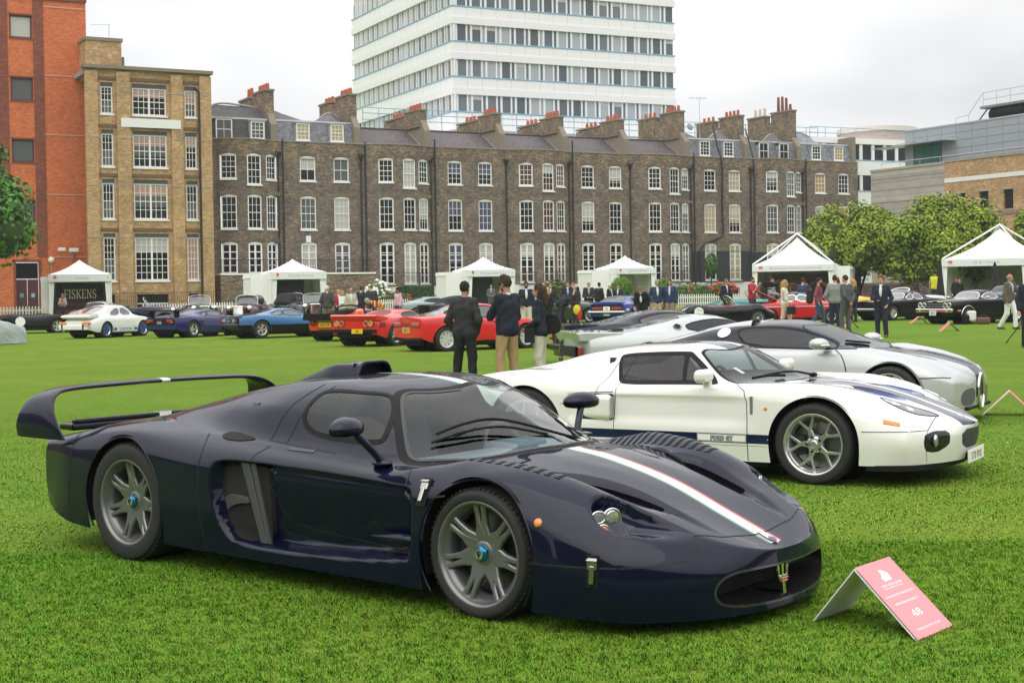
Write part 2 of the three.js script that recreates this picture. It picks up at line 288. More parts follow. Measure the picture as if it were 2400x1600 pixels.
// emblem: a three-pronged fork, s = half height, centred on the origin, facing +z
function trident(s, t = 0.004) {
  const P = (a) => extr(a.map(p => [p[0] * s, p[1] * s]), t, t * 0.25);
  const tip = x => [[x - 0.07, 0.1], [x - 0.07, 0.62], [x - 0.17, 0.52], [x, 1], [x + 0.17, 0.52], [x + 0.07, 0.62], [x + 0.07, 0.1]];
  return merge([P(tip(0)), P(tip(-0.48).map(p => [p[0] - 0.12 * Math.max(0, p[1]) + 0.05, p[1] * 0.82])), P(tip(0.48).map(p => [p[0] + 0.12 * Math.max(0, p[1]) - 0.05, p[1] * 0.82])), P([[-0.52, 0.02], [0.52, 0.02], [0.44, -0.14], [-0.44, -0.14]]), P([[-0.42, -0.2], [0.42, -0.2], [0.22, -0.36], [-0.22, -0.36]]), P([[-0.09, -0.3], [0.09, -0.3], [0.12, -1], [-0.12, -1]])]);
}
function putWheel(car, x, z, k, spin = 0, steer = 0) { const w = makeWheel(k); w.position.set(x, k.R - 0.006, z); w.rotation.order = 'YXZ'; w.rotation.y = (z < 0 ? Math.PI : 0) + steer; w.rotation.z = spin; car.add(w); return w; }
function archLiner(x, y, r, z0, z1) { const g = new THREE.CylinderGeometry(r, r, z1 - z0, 36, 1, true, -Math.PI * 0.62, Math.PI * 1.24); g.rotateX(Math.PI / 2); g.rotateZ(Math.PI); g.translate(x, y, (z0 + z1) / 2); const c = new THREE.CircleGeometry(r, 36); c.translate(x, y, z0); return merge([g, c]); }
// ---------- lawn ----------
const lawnTex = dataTex(1024, 1024, (i, j) => {
  const u = i / 1024 * Math.PI * 2, v = j / 1024 * Math.PI * 2, a = Math.cos(u) * 1.3, b = Math.sin(u) * 1.3, c = Math.cos(v) * 1.3, d = Math.sin(v) * 1.3;
  const n1 = fbm(a * 2 + 5 + c * 0.7, b * 2 + d, c * 2, 4), n2 = noise.noise(i * 0.5, j * 0.5, 3.3), n3 = noise.noise(i * 0.13, j * 0.13, 9.1);
  const t = 0.5 + 0.9 * n1, k = 1 + 0.22 * n2 + 0.16 * n3;
  return [mix(0.118, 0.182, t) * k, mix(0.240, 0.275, t) * k, mix(0.018, 0.034, t) * k].map(x => Math.pow(Math.max(x, 0), 1 / 2.2));
}, true);
const lawnBump = dataTex(512, 512, (i, j) => { const n = 0.5 + 0.5 * noise.noise(i * 0.9, j * 0.5, 1.7) + 0.3 * noise.noise(i * 0.25, j * 0.25, 4); return [n, n, n]; });
{
  const g = new THREE.PlaneGeometry(700, 520, 140, 208); g.rotateX(-Math.PI / 2); g.translate(0, 0, -120);
  const p = g.attributes.position, uv = g.attributes.uv, vc = [];
  for (let i = 0; i < p.count; i++) { const x = p.getX(i), z = p.getZ(i); p.setY(i, gy(-z)); uv.setXY(i, x / 11, z / 11); const b = 1 + 0.05 * Math.sin((x * 0.55 + z * 0.84) * 1.05) + 0.10 * fbm(x * 0.07, z * 0.05, 3, 3), y = 0.12 * SM(0.02, 0.3, fbm(x * 0.06 + 4, z * 0.06, 8, 3)) + 0.12 * SM(-4, -14, x) * SM(-18, -28, z) * SM(-60, -35, z); vc.push(b * (1 + 1.6 * y), b * (1 + 0.3 * y), b); } g.setAttribute('color', new THREE.Float32BufferAttribute(vc, 3));
  g.computeVertexNormals();
  lawnBump.repeat.set(9, 9);
  struct('lawn', g, phys([1, 1, 1], { map: lawnTex, vertexColors: true, bumpMap: lawnBump, bumpScale: 0.02, roughness: 1, specularIntensity: 0.12 }));
}
// blades of grass near the camera (clumps of blades, copied)
{
  const R = rng(11);
  const clump = (n, rad, h, w) => {
    const pos = [], nor = [], col = [], idx = [];
    for (let i = 0; i < n; i++) {
      const a = R() * 6.283, r = Math.sqrt(R()) * rad, x = Math.cos(a) * r, z = Math.sin(a) * r, b = R() * 6.283, hh = h * (0.7 + 0.5 * R()), lean = hh * (0.25 + 0.65 * R()), la = R() * 6.283, dx = Math.cos(b) * w / 2, dz = Math.sin(b) * w / 2, lx = Math.cos(la) * lean, lz = Math.sin(la) * lean;
      const k = pos.length / 3, c = 0.87 + 0.26 * R(), dry = R() < 0.04;
      pos.push(x - dx, 0, z - dz, x + dx, 0, z + dz, x + lx * 0.35 - dx * 0.8, hh * 0.6, z + lz * 0.35 - dz * 0.8, x + lx * 0.35 + dx * 0.8, hh * 0.6, z + lz * 0.35 + dz * 0.8, x + lx, hh, z + lz);
      for (let q = 0; q < 5; q++) { const nn = V3(lx * 0.3, 1, lz * 0.3).normalize(); nor.push(nn.x, nn.y, nn.z); const t = [0.9, 0.9, 1, 1, 1.12][q] * c; if (dry) col.push(0.44 * t, 0.44 * t, 0.14 * t); else col.push(0.185 * t * (0.92 + 0.2 * R()), 0.42 * t, 0.036 * t); }
      idx.push(k, k + 1, k + 2, k + 1, k + 3, k + 2, k + 2, k + 3, k + 4);
    }
    const g = new THREE.BufferGeometry(); g.setAttribute('position', new THREE.Float32BufferAttribute(pos, 3)); g.setAttribute('normal', new THREE.Float32BufferAttribute(nor, 3)); g.setAttribute('color', new THREE.Float32BufferAttribute(col, 3)); g.setIndex(idx); return g;
  };
  const mat = phys([1, 1, 1], { vertexColors: true, roughness: 0.8, specularIntensity: 0.25, });
  const field = (name, d0, d1, step, geo, jit) => {
    const M = [], q = new THREE.Quaternion(), up = V3(0, 1, 0);
    for (let d = d0; d < d1; d += step) { const hw = d * 0.40 + 0.4; for (let x = -hw; x < hw; x += step) {
      const px = x + (R() - 0.5) * step * 1.4, pd = d + (R() - 0.5) * step * 1.4; q.setFromAxisAngle(up, R() * 6.283); const s = 0.8 + 0.45 * R(), hs = (name === 'grass' ? 1 : SM(d1, d1 - 14, pd) * 0.9 + 0.02) * s * (1 + 0.25 * fbm(px * 0.8, pd * 0.8, 2, 3));
      M.push(new THREE.Matrix4().compose(V3(px, -0.004, -pd), q, V3(s, hs, s))); } }
    const im = new THREE.InstancedMesh(geo, mat, M.length); M.forEach((m, i) => { im.setMatrixAt(i, m); const px = m.elements[12], pz = m.elements[14], n = fbm(px * 0.55, pz * 0.55, 6, 4), v = 1 + 0.3 * n + 0.1 * (R() - 0.5); im.setColorAt(i, new THREE.Color().setRGB(v * (1 + 0.5 * fbm(px * 0.3 + 9, pz * 0.3, 1, 3)), v, v * 0.95)); });
    im.name = name; im.receiveShadow = true; im.castShadow = true; tag(im, null, null, null, 'stuff'); im.userData.label = name === 'grass' ? 'short mown green grass blades of the lawn in the foreground' : 'short mown grass of the lawn further back'; scene.add(im);
  };
  field('grass', 3.6, 9, 0.055, clump(52, 0.05, 0.016, 0.0029));
  field('grass_patch', 9, 27, 0.15, clump(54, 0.14, 0.013, 0.007));
}
// ---------- building materials ----------
function brickTex(cols, mortar, stain, seed, S = 1024, span = 9) {
  const R = rng(seed), bw = 0.2368, bh = 0.075, nx = Math.round(span / bw), ny = Math.round(span / bh), tone = new Float32Array(nx * 2 * ny * 2).map(() => R());
  return dataTex(S, S, (i, j) => {
    const x = i / S * nx, y = j / S * ny, row = Math.floor(y), xx = x + (row % 2) * 0.5, cx = Math.floor(xx) % nx, fx = xx - Math.floor(xx), fy = y - row;
    const t = tone[row * nx + cx], c = cols[Math.floor(t * cols.length)], v = 0.82 + 0.36 * ((t * 7.31) % 1);
    const m = Math.max(SM(0.93, 0.97, fx), SM(0.80, 0.9, fy)), u2 = i / S * 6.283, v2 = j / S * 6.283;
    const st = 1 + stain * (1.5 * fbm(Math.cos(u2) * 1.6 + 3, Math.sin(u2) * 1.6 + Math.cos(v2) * 1.6, Math.sin(v2) * 1.6 + seed, 5));
    return [0, 1, 2].map(k => Math.pow(Math.max(0.003, mix(c[k] * v, mortar[k], m) * st), 1 / 2.2));
  }, true);
}
const BSPAN = 9;
const tx = t => { t.repeat.set(1 / BSPAN, 1 / BSPAN); return t; };
const stockBrick = std(0xffffff, 0.92, 0, { map: tx(brickTex([[0.144, 0.107, 0.078], [0.174, 0.128, 0.091], [0.116, 0.088, 0.069], [0.243, 0.181, 0.118], [0.081, 0.066, 0.061], [0.157, 0.116, 0.086]], [0.209, 0.183, 0.161], 0.55, 5)) });
const stockBrickWarm = std(0xffffff, 0.92, 0, { map: tx(brickTex([[0.194, 0.138, 0.079], [0.239, 0.168, 0.099], [0.137, 0.096, 0.066], [0.285, 0.204, 0.119], [0.091, 0.072, 0.059]], [0.228, 0.198, 0.158], 0.5, 9)) });
const yellowBrick = std(0xffffff, 0.92, 0, { map: tx(brickTex([[0.448, 0.280, 0.123], [0.403, 0.246, 0.106], [0.515, 0.336, 0.162], [0.336, 0.207, 0.095], [0.470, 0.302, 0.146]], [0.403, 0.314, 0.202], 0.3, 21)) });
const redBrick = std(0xffffff, 0.92, 0, { map: tx(brickTex([[0.572, 0.138, 0.037], [0.616, 0.160, 0.046], [0.528, 0.127, 0.037], [0.594, 0.149, 0.046]], [0.462, 0.187, 0.099], 0.16, 31)) });
const redBrickDark = std(0xffffff, 0.92, 0, { map: tx(brickTex([[0.20, 0.045, 0.022], [0.24, 0.055, 0.028], [0.16, 0.04, 0.022]], [0.26, 0.13, 0.09], 0.2, 37)) });
const slateTex = (c, seed) => { const R = rng(seed), tone = new Float32Array(4096).map(() => R()); return dataTex(512, 512, (i, j) => { const y = j / 512 * 24, r = Math.floor(y), x = i / 512 * 18 + (r % 2) * 0.5, k = Math.floor(x) % 18, t = tone[r * 18 + k], e = Math.max(SM(0.93, 1, x % 1), SM(0.86, 1, y % 1)), v = (0.72 + 0.5 * t) * (1 - 0.55 * e) * (1 + 0.5 * fbm(i * 0.02, j * 0.02, seed, 3)); return c.map(q => Math.pow(Math.max(q * v, 0.002), 1 / 2.2)); }, true); };
const mapStd = (t, sp, r = 0.8) => { t.repeat.set(1 / sp, 1 / sp); return std(0xffffff, r, 0, { map: t }); };
const slatePurple = mapStd(slateTex([0.115, 0.095, 0.10], 3), 4.5, 0.7), slateGrey = mapStd(slateTex([0.17, 0.175, 0.195], 4), 4.5, 0.6), slateDark = mapStd(slateTex([0.065, 0.062, 0.065], 6), 4.5, 0.7), slateBlue = mapStd(slateTex([0.20, 0.22, 0.245], 8), 4.5, 0.6);
const frameWhite = std([0.80, 0.80, 0.79], 0.5), sillWhite = std([0.78, 0.78, 0.76], 0.6), stucco = std([0.72, 0.72, 0.70], 0.8), lead = std([0.30, 0.32, 0.34], 0.6), pipeBlack = std([0.014, 0.014, 0.015], 0.45), coping = std([0.22, 0.19, 0.14], 0.9), terracotta = std([0.42, 0.10, 0.045], 0.85), paintBlack = std([0.022, 0.024, 0.027], 0.8), cream = std([0.55, 0.48, 0.38], 0.8);
const gl = (c, r = 0.05) => phys(c, { roughness: r, clearcoat: 0.2, clearcoatRoughness: 0.04, specularIntensity: 0.35 });
const paneDark = gl([0.009, 0.009, 0.009]), paneGrey = gl([0.10, 0.105, 0.105]), paneCurtain = gl([0.46, 0.46, 0.44]), paneCream = gl([0.45, 0.37, 0.24]), panePink = gl([0.46, 0.29, 0.23]), paneBlue = gl([0.08, 0.085, 0.15]), paneOrange = gl([0.42, 0.26, 0.10]), paneRed = gl([0.09, 0.035, 0.03]);
// wall with openings: a grid of quads, holes left out, reveals added; zf bends the wall outwards
function wallGrid(x0, x1, y0, y1, holes, zf = () => 0, reveal = 0.2, sub = 0.5, u0 = 0) {
  const cut = (a, b, list) => { const s = [...new Set([a, b, ...list.filter(v => v > a && v < b)])].sort((p, q) => p - q), o = []; for (let i = 0; i < s.length - 1; i++) { const n = Math.max(1, Math.ceil((s[i + 1] - s[i]) / sub)); for (let k = 0; k < n; k++) o.push(mix(s[i], s[i + 1], k / n)); } o.push(b); return o; };
  const X = cut(x0, x1, holes.flatMap(h => [h[0], h[1]])), Y = [...new Set([y0, y1, ...holes.flatMap(h => [h[2], h[3]]).filter(v => v > y0 && v < y1)])].sort((p, q) => p - q);
  const pos = [], uv = [], idx = [];
  const quad = (P, U) => { const k = pos.length / 3; P.forEach((p, i) => { pos.push(...p); uv.push(...U[i]); }); idx.push(k, k + 1, k + 2, k, k + 2, k + 3); };
  for (let i = 0; i < X.length - 1; i++) for (let j = 0; j < Y.length - 1; j++) {
    const cx = (X[i] + X[i + 1]) / 2, cy = (Y[j] + Y[j + 1]) / 2; if (holes.some(h => cx > h[0] && cx < h[1] && cy > h[2] && cy < h[3])) continue;
    quad([[X[i], Y[j], zf(X[i])], [X[i + 1], Y[j], zf(X[i + 1])], [X[i + 1], Y[j + 1], zf(X[i + 1])], [X[i], Y[j + 1], zf(X[i])]], [[X[i] + u0, Y[j]], [X[i + 1] + u0, Y[j]], [X[i + 1] + u0, Y[j + 1]], [X[i] + u0, Y[j + 1]]]);
  }
  for (const [a, b, c, d] of holes) { const za = zf(a), zb = zf(b), r = reveal;
    quad([[a, c, za], [a, d, za], [a, d, za - r], [a, c, za - r]], [[a, c], [a, d], [a + r, d], [a + r, c]]); quad([[b, c, zb], [b, c, zb - r], [b, d, zb - r], [b, d, zb]], [[b, c], [b + r, c], [b + r, d], [b, d]]);
    quad([[a, d, za], [b, d, zb], [b, d, zb - r], [a, d, za - r]], [[a, d], [b, d], [b, d + r], [a, d + r]]); quad([[a, c, za], [a, c, za - r], [b, c, zb - r], [b, c, zb]], [[a, c], [a, c - r], [b, c - r], [b, c]]); }
  const g = new THREE.BufferGeometry(); g.setAttribute('position', new THREE.Float32BufferAttribute(pos, 3)); g.setAttribute('uv', new THREE.Float32BufferAttribute(uv, 2)); g.setIndex(idx); g.computeVertexNormals(); return g;
}
const uvBox = g => { g = g.index ? g.toNonIndexed() : g; g.computeVertexNormals(); const p = g.attributes.position, n = g.attributes.normal, u = new Float32Array(p.count * 2); for (let i = 0; i < p.count; i++) { const ax = Math.abs(n.getX(i)), ay = Math.abs(n.getY(i)), az = Math.abs(n.getZ(i)); if (ax > ay && ax > az) { u[i * 2] = p.getZ(i); u[i * 2 + 1] = p.getY(i); } else if (ay > az) { u[i * 2] = p.getX(i); u[i * 2 + 1] = p.getZ(i); } else { u[i * 2] = p.getX(i); u[i * 2 + 1] = Math.hypot(p.getY(i), 0); } } g.setAttribute('uv', new THREE.BufferAttribute(u, 2)); return g; };
const quadGeo = (a, b, c, d) => { const g = new THREE.BufferGeometry(); g.setAttribute('position', new THREE.Float32BufferAttribute([...a, ...b, ...c, ...d], 3)); const l1 = Math.hypot(b[0] - a[0], b[1] - a[1], b[2] - a[2]), l2 = Math.hypot(d[0] - a[0], d[1] - a[1], d[2] - a[2]); g.setAttribute('uv', new THREE.Float32BufferAttribute([0, 0, l1, 0, l1, l2, 0, l2], 2)); g.setIndex([0, 1, 2, 0, 2, 3]); g.computeVertexNormals(); return g; };
// sash window in an opening; local x centre, y bottom, z = wall face
function sash(parent, x, y, w, h, z, turn, cols, rows, pane, o = {}) {
  const g = new THREE.Group(); g.name = o.name || 'window'; g.position.set(x, y, z); g.rotation.y = turn; parent.add(g);
  const f = o.frame ?? 0.09, b = o.bar ?? 0.032, zr = -(o.rev ?? 0.12), iw = w - 2 * f, ih = h - 2 * f;
  part(g, 'frame', [bx(-w / 2, -w / 2 + f, 0, h, zr - 0.06, zr + 0.05), bx(w / 2 - f, w / 2, 0, h, zr - 0.06, zr + 0.05), bx(-w / 2 + f, w / 2 - f, h - f, h, zr - 0.06, zr + 0.05), bx(-w / 2 + f, w / 2 - f, 0, f, zr - 0.06, zr + 0.05), ...(o.rails || [0.5]).map(r => bx(-w / 2 + f, w / 2 - f, f + ih * r - 0.03, f + ih * r + 0.03, zr - 0.04, zr + 0.04)), ...(o.mull || []).map(m => bx(-w / 2 + f + iw * m - 0.07, -w / 2 + f + iw * m + 0.07, f, h - f, zr - 0.05, zr + 0.045))], o.fm || frameWhite);
  const bars = []; for (let i = 1; i < cols; i++) bars.push(bx(-iw / 2 + iw * i / cols - b / 2, -iw / 2 + iw * i / cols + b / 2, f, h - f, zr - 0.02, zr + 0.02)); for (let j = 1; j < rows; j++) bars.push(bx(-iw / 2, iw / 2, f + ih * j / rows - b / 2, f + ih * j / rows + b / 2, zr - 0.019, zr + 0.019));
  if (bars.length) part(g, 'glazing_bar', bars, o.fm || frameWhite);
  const P = Array.isArray(pane) ? pane : [pane];
  P.forEach((m, k) => { const n = P.length; part(g, 'pane', bx(-iw / 2, iw / 2, f + ih * (1 - (k + 1) / n), f + ih * (1 - k / n), zr - 0.03, zr - 0.022), m); });
  if (o.sill !== false) part(g, 'sill', bx(-w / 2 - 0.08, w / 2 + 0.08, -0.13, -0.002, -0.2, 0.1), sillWhite);
  if (o.head) part(g, 'arched_head', (() => { const n = 10, pts = []; for (let i = 0; i <= n; i++) { const t = i / n; pts.push([mix(-w / 2, w / 2, t), h + 0.11 * Math.sin(Math.PI * t)]); } pts.push([w / 2, h - 0.002], [-w / 2, h - 0.002]); const q = extr(pts, 0.03); q.translate(0, 0, -0.024); return q; })(), frameWhite);
  return g;
}
// ---------- the terrace: ten houses, bowed and flat fronts in turn ----------
const TA = [-23.784, -115], TH = 0.4918;
const along = (A, th, s, z = 0) => [A[0] + s * Math.cos(th) + z * Math.sin(th), A[1] - s * Math.sin(th) + z * Math.cos(th)];
{
  const B = [0, 5.54, 12.85, 19.33, 26.67, 33.12, 39.69, 46.54, 53.62, 60.13, 67.22];
  const W = [[1.13, 3.05, 4.75], [8.07, 11.02], [14.71, 16.70, 18.31], [21.55, 24.51], [28.23, 30.26, 31.83], [35.05, 38.02], [41.85, 43.95, 45.55], [48.73, 51.65], [55.60, 57.80, 59.24], [62.31, 65.33]];
  const labels = ['bow-fronted brick terrace house beside the yellow brick building, dark slate attic', 'flat-fronted brick terrace house with two pale attic windows, second from the yellow building', 'bow-fronted brick terrace house behind the white rose bush and clipped hedge', 'flat-fronted brick terrace house behind the green-lined tent', 'bow-fronted brick terrace house between the green-lined tent and the tent numbered 5', 'flat-fronted brick terrace house directly behind the tent numbered 5', 'bow-fronted brick terrace house with the tall stepped chimney beside the black ground floor', 'flat-fronted brick terrace house with black ground floor and a bent drainpipe', 'bow-fronted brick terrace house with attic balcony and tall mixed chimney pots', 'flat-fronted brick terrace house at the right end, orange blinds and pale blue slates'];
  const attic = [1, 1, 0, 0, 0, 0, 0, 1, 1, 1], R = rng(77);
  const paneSet = [[paneDark, paneDark], [paneCurtain, paneGrey], [paneDark, paneCurtain], [paneBlue, paneCurtain], [paneRed, paneDark], [paneDark, paneCurtain], [paneDark, paneDark], [paneDark, paneCream], [paneDark, paneGrey], [paneOrange, paneDark]];
  for (let i = 0; i < 10; i++) {
    const w = B[i + 1] - B[i], bow = i % 2 === 0, [px, pz] = along(TA, TH, B[i]);
    const h = thing('terrace_house', labels[i], 'house', [px, 0.15, pz], TH);
    const bw = bow ? [0.25, w - 0.35] : null;
    const zf = bow ? x => { const t = (x - bw[0]) / (bw[1] - bw[0]); return t <= 0 || t >= 1 ? 0 : 0.85 * Math.pow(Math.sin(Math.PI * t), 0.8); } : () => 0;
    const rows = [[10.95, 12.85], [6.95, 9.55], [2.35, 5.75]];
    const holes = [], wins = [];
    W[i].forEach((s, c) => rows.forEach((r, k) => {
      let ww = bow ? [1.22, 1.2, 1.12][c] : 1.35, [b, t] = r; b -= 0.15; t -= 0.15; let x = s - B[i] + (bow ? [0.05, 0.18, 0.1][c] : 0);
      if (bow && c === 1 && k === 0) b -= 0.45; if (i === 1 && k === 2 && c === 0) b += 0.9; if (i === 0 && k === 2) b += 1.0; if (i === 9 && k === 2) b += 0.8;
      holes.push([x - ww / 2, x + ww / 2, b, t]); wins.push([x, b, ww, t - b, k, c]);
    }));
    const split2 = i === 7 ? 5.0 : i === 8 ? 4.85 : null, top = 13.95, base = i < 2 ? 0 : 2.0;
    const cl = (y0, y1) => holes.map(q => [q[0], q[1], Math.max(q[2], y0), Math.min(q[3], y1)]).filter(q => q[3] - q[2] > 0.01);
    if (split2) { part(h, 'wall', wallGrid(0, w, split2, 12.6, cl(split2, 12.6), zf, 0.18, 0.4, i * 3.7), stockBrick); part(h, 'painted_wall', wallGrid(0, w, base, split2, cl(base, split2), zf, 0.18, 0.4), paintBlack, 'black painted ground floor wall'); }
    else part(h, 'wall', wallGrid(0, w, base, 12.6, cl(base, 12.6), zf, 0.18, 0.4, i * 3.7), stockBrick);
    part(h, 'parapet', wallGrid(0, w, 12.6, top, cl(12.6, top), zf, 0.18, 0.4, i * 2.1), stockBrickWarm);
    const cop = []; for (let k = 0; k < 14; k++) { const a = w * k / 14, b = w * (k + 1) / 14, q = quadGeo([a, top, zf(a) + 0.08], [b, top, zf(b) + 0.08], [b, top + 0.1, zf(b) + 0.06], [a, top + 0.1, zf(a) + 0.06]); cop.push(q, quadGeo([a, top + 0.1, zf(a) + 0.06], [b, top + 0.1, zf(b) + 0.06], [b, top + 0.1, -0.4], [a, top + 0.1, -0.4])); } part(h, 'coping', cop, coping);
    if (base) part(h, 'basement_wall', wallGrid(-0.02, w + 0.02, 0, base, [[w * 0.25, w * 0.42, 0.5, 1.45], [w * 0.62, w * 0.78, 0.5, 1.45]], x => zf(x) + 0.12, 0.3, 0.5), stucco);
    if (base) part(h, 'basement_window', [bx(w * 0.24, w * 0.43, 0.45, 1.5, -0.25, -0.2), bx(w * 0.61, w * 0.79, 0.45, 1.5, -0.25, -0.2)], paneDark);
    for (const [x, y, ww, hh, k, c] of wins) {
      const turn = -Math.atan((zf(x + 0.1) - zf(x - 0.1)) / 0.2), ps = paneSet[i], r = R(); let p = ps[(c + k) % 2]; if (r < 0.25) p = [ps[0], paneDark]; else if (r < 0.4) p = [paneCurtain, ps[1], ps[0]];
      if (k === 2) sash(h, x, y, ww, hh, zf(x), turn, 2, hh > 3 ? 5 : 4, p, { frame: 0.12, bar: 0.06, rails: [0.74], mull: [0.5], rev: 0.1, head: true });
      else { const two = i === 1 && k === 0; sash(h, x, y, ww, hh, zf(x), turn, two ? 2 : 3, two ? 2 : (k === 0 ? 4 : 4), p, { rev: 0.1, head: true }); }
    }
    // brick arches over the windows
    for (const [x, y, ww, hh, k] of wins) { const a = []; for (let q = 0; q < 9; q++) { const t = q / 8 - 0.5, b = box(0.11, 0.3, 0.05, 0, 0, 0); b.rotateZ(-t * 0.5); b.translate(x + t * (ww + 0.15), y + hh + 0.29 - t * t * 0.25, zf(x) + 0.004); a.push(b); } part(h, 'window_arch', a, k % 2 ? stockBrickWarm : stockBrick); }
    // iron balconies before the tall ground floor windows
    if (i >= 2 && i !== 3) for (const [x, y, ww, hh, k] of wins) if (k === 2) { const bal = []; for (let q = 0; q <= 12; q++) bal.push(rod([x - ww / 2 - 0.15 + (ww + 0.3) * q / 12, y - 0.05, zf(x) + 0.3], [x - ww / 2 - 0.15 + (ww + 0.3) * q / 12, y + 0.95, zf(x) + 0.3], 0.012, 4)); bal.push(box(ww + 0.3, 0.03, 0.03, x, y + 0.95, zf(x) + 0.3), box(ww + 0.3, 0.05, 0.4, x, y - 0.12, zf(x) + 0.12)); part(h, 'balcony_rail', bal, pipeBlack); }
    // roof
    if (attic[i]) {
      const ms = [slateDark, slateGrey, 0, 0, 0, 0, 0, slateGrey, slateGrey, slateBlue][i], mt = 15.75;
      part(h, 'mansard_slope', quadGeo([0.1, 13.9, -0.45], [w - 0.35, 13.9, -0.45], [w - 0.35, mt, -0.95], [0.1, mt, -0.95]), ms);
      const xs = i === 8 ? [1.9, 4.4] : i === 9 ? [2.0, 4.9] : i === 7 ? [1.9, 4.7] : i === 1 ? [2.3, 5.3] : [1.15, 3.95];
      xs.forEach((x, c) => { const tall = i === 8 || (i === 0 && c === 0); const d = sash(h, x, tall ? 14.0 : 14.15, i === 0 && c === 0 ? 1.35 : 1.15, tall ? 1.65 : 1.4, -0.35, 0, tall ? 2 : 3, tall ? 2 : 4, i === 9 && c ? paneOrange : i === 1 ? paneCream : i === 0 ? paneGrey : paneDark, { name: 'dormer_window', rev: 0.02 }); part(d, 'dormer_cheek', [bx(-0.72, 0.72, tall ? 1.66 : 1.42, (tall ? 1.66 : 1.42) + 0.09, -0.7, 0.08), bx(-0.66, -0.58, 0, 1.42, -0.7, -0.1), bx(0.58, 0.66, 0, 1.42, -0.7, -0.1)], lead); });
      part(h, 'flashing', quadGeo([0.1, mt, -0.9], [w - 0.35, mt, -0.9], [w - 0.35, mt + 0.14, -1.05], [0.1, mt + 0.14, -1.05]), lead);
      const hi = 17.15, pts = i === 0 ? [[0.1, hi - 1.2], [1.2, hi], [w - 0.5, hi - 0.1]] : i === 9 ? [[0.1, hi], [2.4, hi], [w - 1.6, 15.95], [w - 0.4, 15.9]] : [[0.1, hi - 0.1], [w * 0.55, 15.95], [w * 0.78, hi - 0.25], [w - 0.4, hi - 0.9]];
      for (let k = 0; k < pts.length - 1; k++) part(h, 'roof_slope', quadGeo([pts[k][0], mt + 0.12, -1.05], [pts[k + 1][0], mt + 0.12, -1.05], [pts[k + 1][0], pts[k + 1][1], -3.2], [pts[k][0], pts[k][1], -3.2]), i === 9 ? slateBlue : i === 0 ? slateDark : slatePurple);
      part(h, 'ridge', tube(pts.map(p => [p[0], p[1], -3.2]), 0.09, 6, 20), lead);
      if (i === 8) { const bal = []; for (let q = 0; q <= 26; q++) bal.push(rod([0.8 + q * 0.18, 14.0, 0.3], [0.8 + q * 0.18, 14.9, 0.3], 0.012, 4)); bal.push(box(4.8, 0.03, 0.03, 3.15, 14.9, 0.3)); part(h, 'attic_rail', bal, pipeBlack); }
    } else { part(h, 'roof_slope', quadGeo([0, 13.75, -0.4], [w - 0.45, 13.75, -0.4], [w - 0.45, 15.8, -4.2], [0, 15.8, -4.2]), slatePurple); part(h, 'ridge', tube([[0, 15.84, -4.2], [w - 0.45, 15.84, -4.2]], 0.1, 6, 4), slateDark); part(h, 'flashing', quadGeo([w - 0.62, 13.82, -0.4], [w - 0.44, 13.82, -0.4], [w - 0.44, 15.9, -4.2], [w - 0.62, 15.9, -4.2]), lead); }
    // party wall with chimney stack at the right
    if (i < 9) {
      const tall = [0, 1, 6, 7, 8].includes(i), H1 = i === 8 ? 19.0 : i === 6 ? 18.3 : tall ? 18.2 : 17.2, H2 = H1 - (tall ? 0.15 : 0.25), x1 = w + 0.05, x0 = x1 - 0.55, P = (pts, xa, xb) => { const g = extr(pts.map(p => [-p[0], p[1]]), xb - xa); g.rotateY(Math.PI / 2); g.translate(xa, 0, 0); return g; };
      part(h, 'party_wall', uvBox(P([[-0.25, 13.9], [-0.25, 15.4], [-1.2, 16.5], [-8, 16.5], [-8, 13.9]], x0, x1)), coping);
      const back = tall ? [[-5.2, 15.8], [-5.2, H2], [-8.0, H2], [-8.0, 15.8]] : [[-4.2, 15.8], [-4.2, H2], [-8.6, H2 - 0.1], [-8.6, 15.8]];
      const stk = [uvBox(P([[-1.1, 15.8], [-1.1, H1], [-4.1, H1], [-4.1, 15.8]], x0 - 0.18, x1 + 0.04)), uvBox(P(back, x0 - 0.16, x1 + 0.03)), uvBox(P([[-3.8, 15.0], [-3.8, H2 - 0.7], [-8, H2 - 0.7], [-8, 15.0]], x0 - 0.12, x1))];
      each(h, 'chimney_stack', stk, stockBrickWarm);
      part(h, 'chimney_cap', [bx(x0 - 0.26, x1 + 0.1, H1, H1 + 0.16, -4.2, -1.0), bx(x0 - 0.24, x1 + 0.09, H2, H2 + 0.16, tall ? -8.1 : -8.6, tall ? -5.1 : -4.25)], coping);
      for (let k = 0; k < 4; k++) { const hh = i === 8 ? [0.6, 1.3, 1.5, 1.5][k] : 0.52, q = cyl(0.13, 0.17, hh, 10, x0 + 0.2, H1 + 0.16 + hh / 2, -1.5 - k * 0.62); part(h, 'chimney_pot', q, i === 8 ? std([0.20, 0.07, 0.045], 0.85) : terracotta); }
      for (let k = 0; k < (i === 0 ? 2 : 3); k++) { const hh = i === 0 ? 0.8 : i === 8 ? 0.8 : 0.46, q = cyl(0.13, 0.17, hh, 10, x0 + 0.2, H2 + 0.16 + hh / 2, -5.6 - k * 0.75); part(h, 'chimney_pot', q, i === 8 ? cream : terracotta); }
    } else part(h, 'party_wall', [bx(w - 0.4, w + 0.02, 13.9, 16.6, -5, -0.3)], coping);
    // drainpipes
    const pipes = i === 0 ? [w - 0.05, w + 0.35] : bow ? [w - 0.12, w + 0.28] : [w - 0.1]; if (i === 1) pipes.push(w + 0.3);
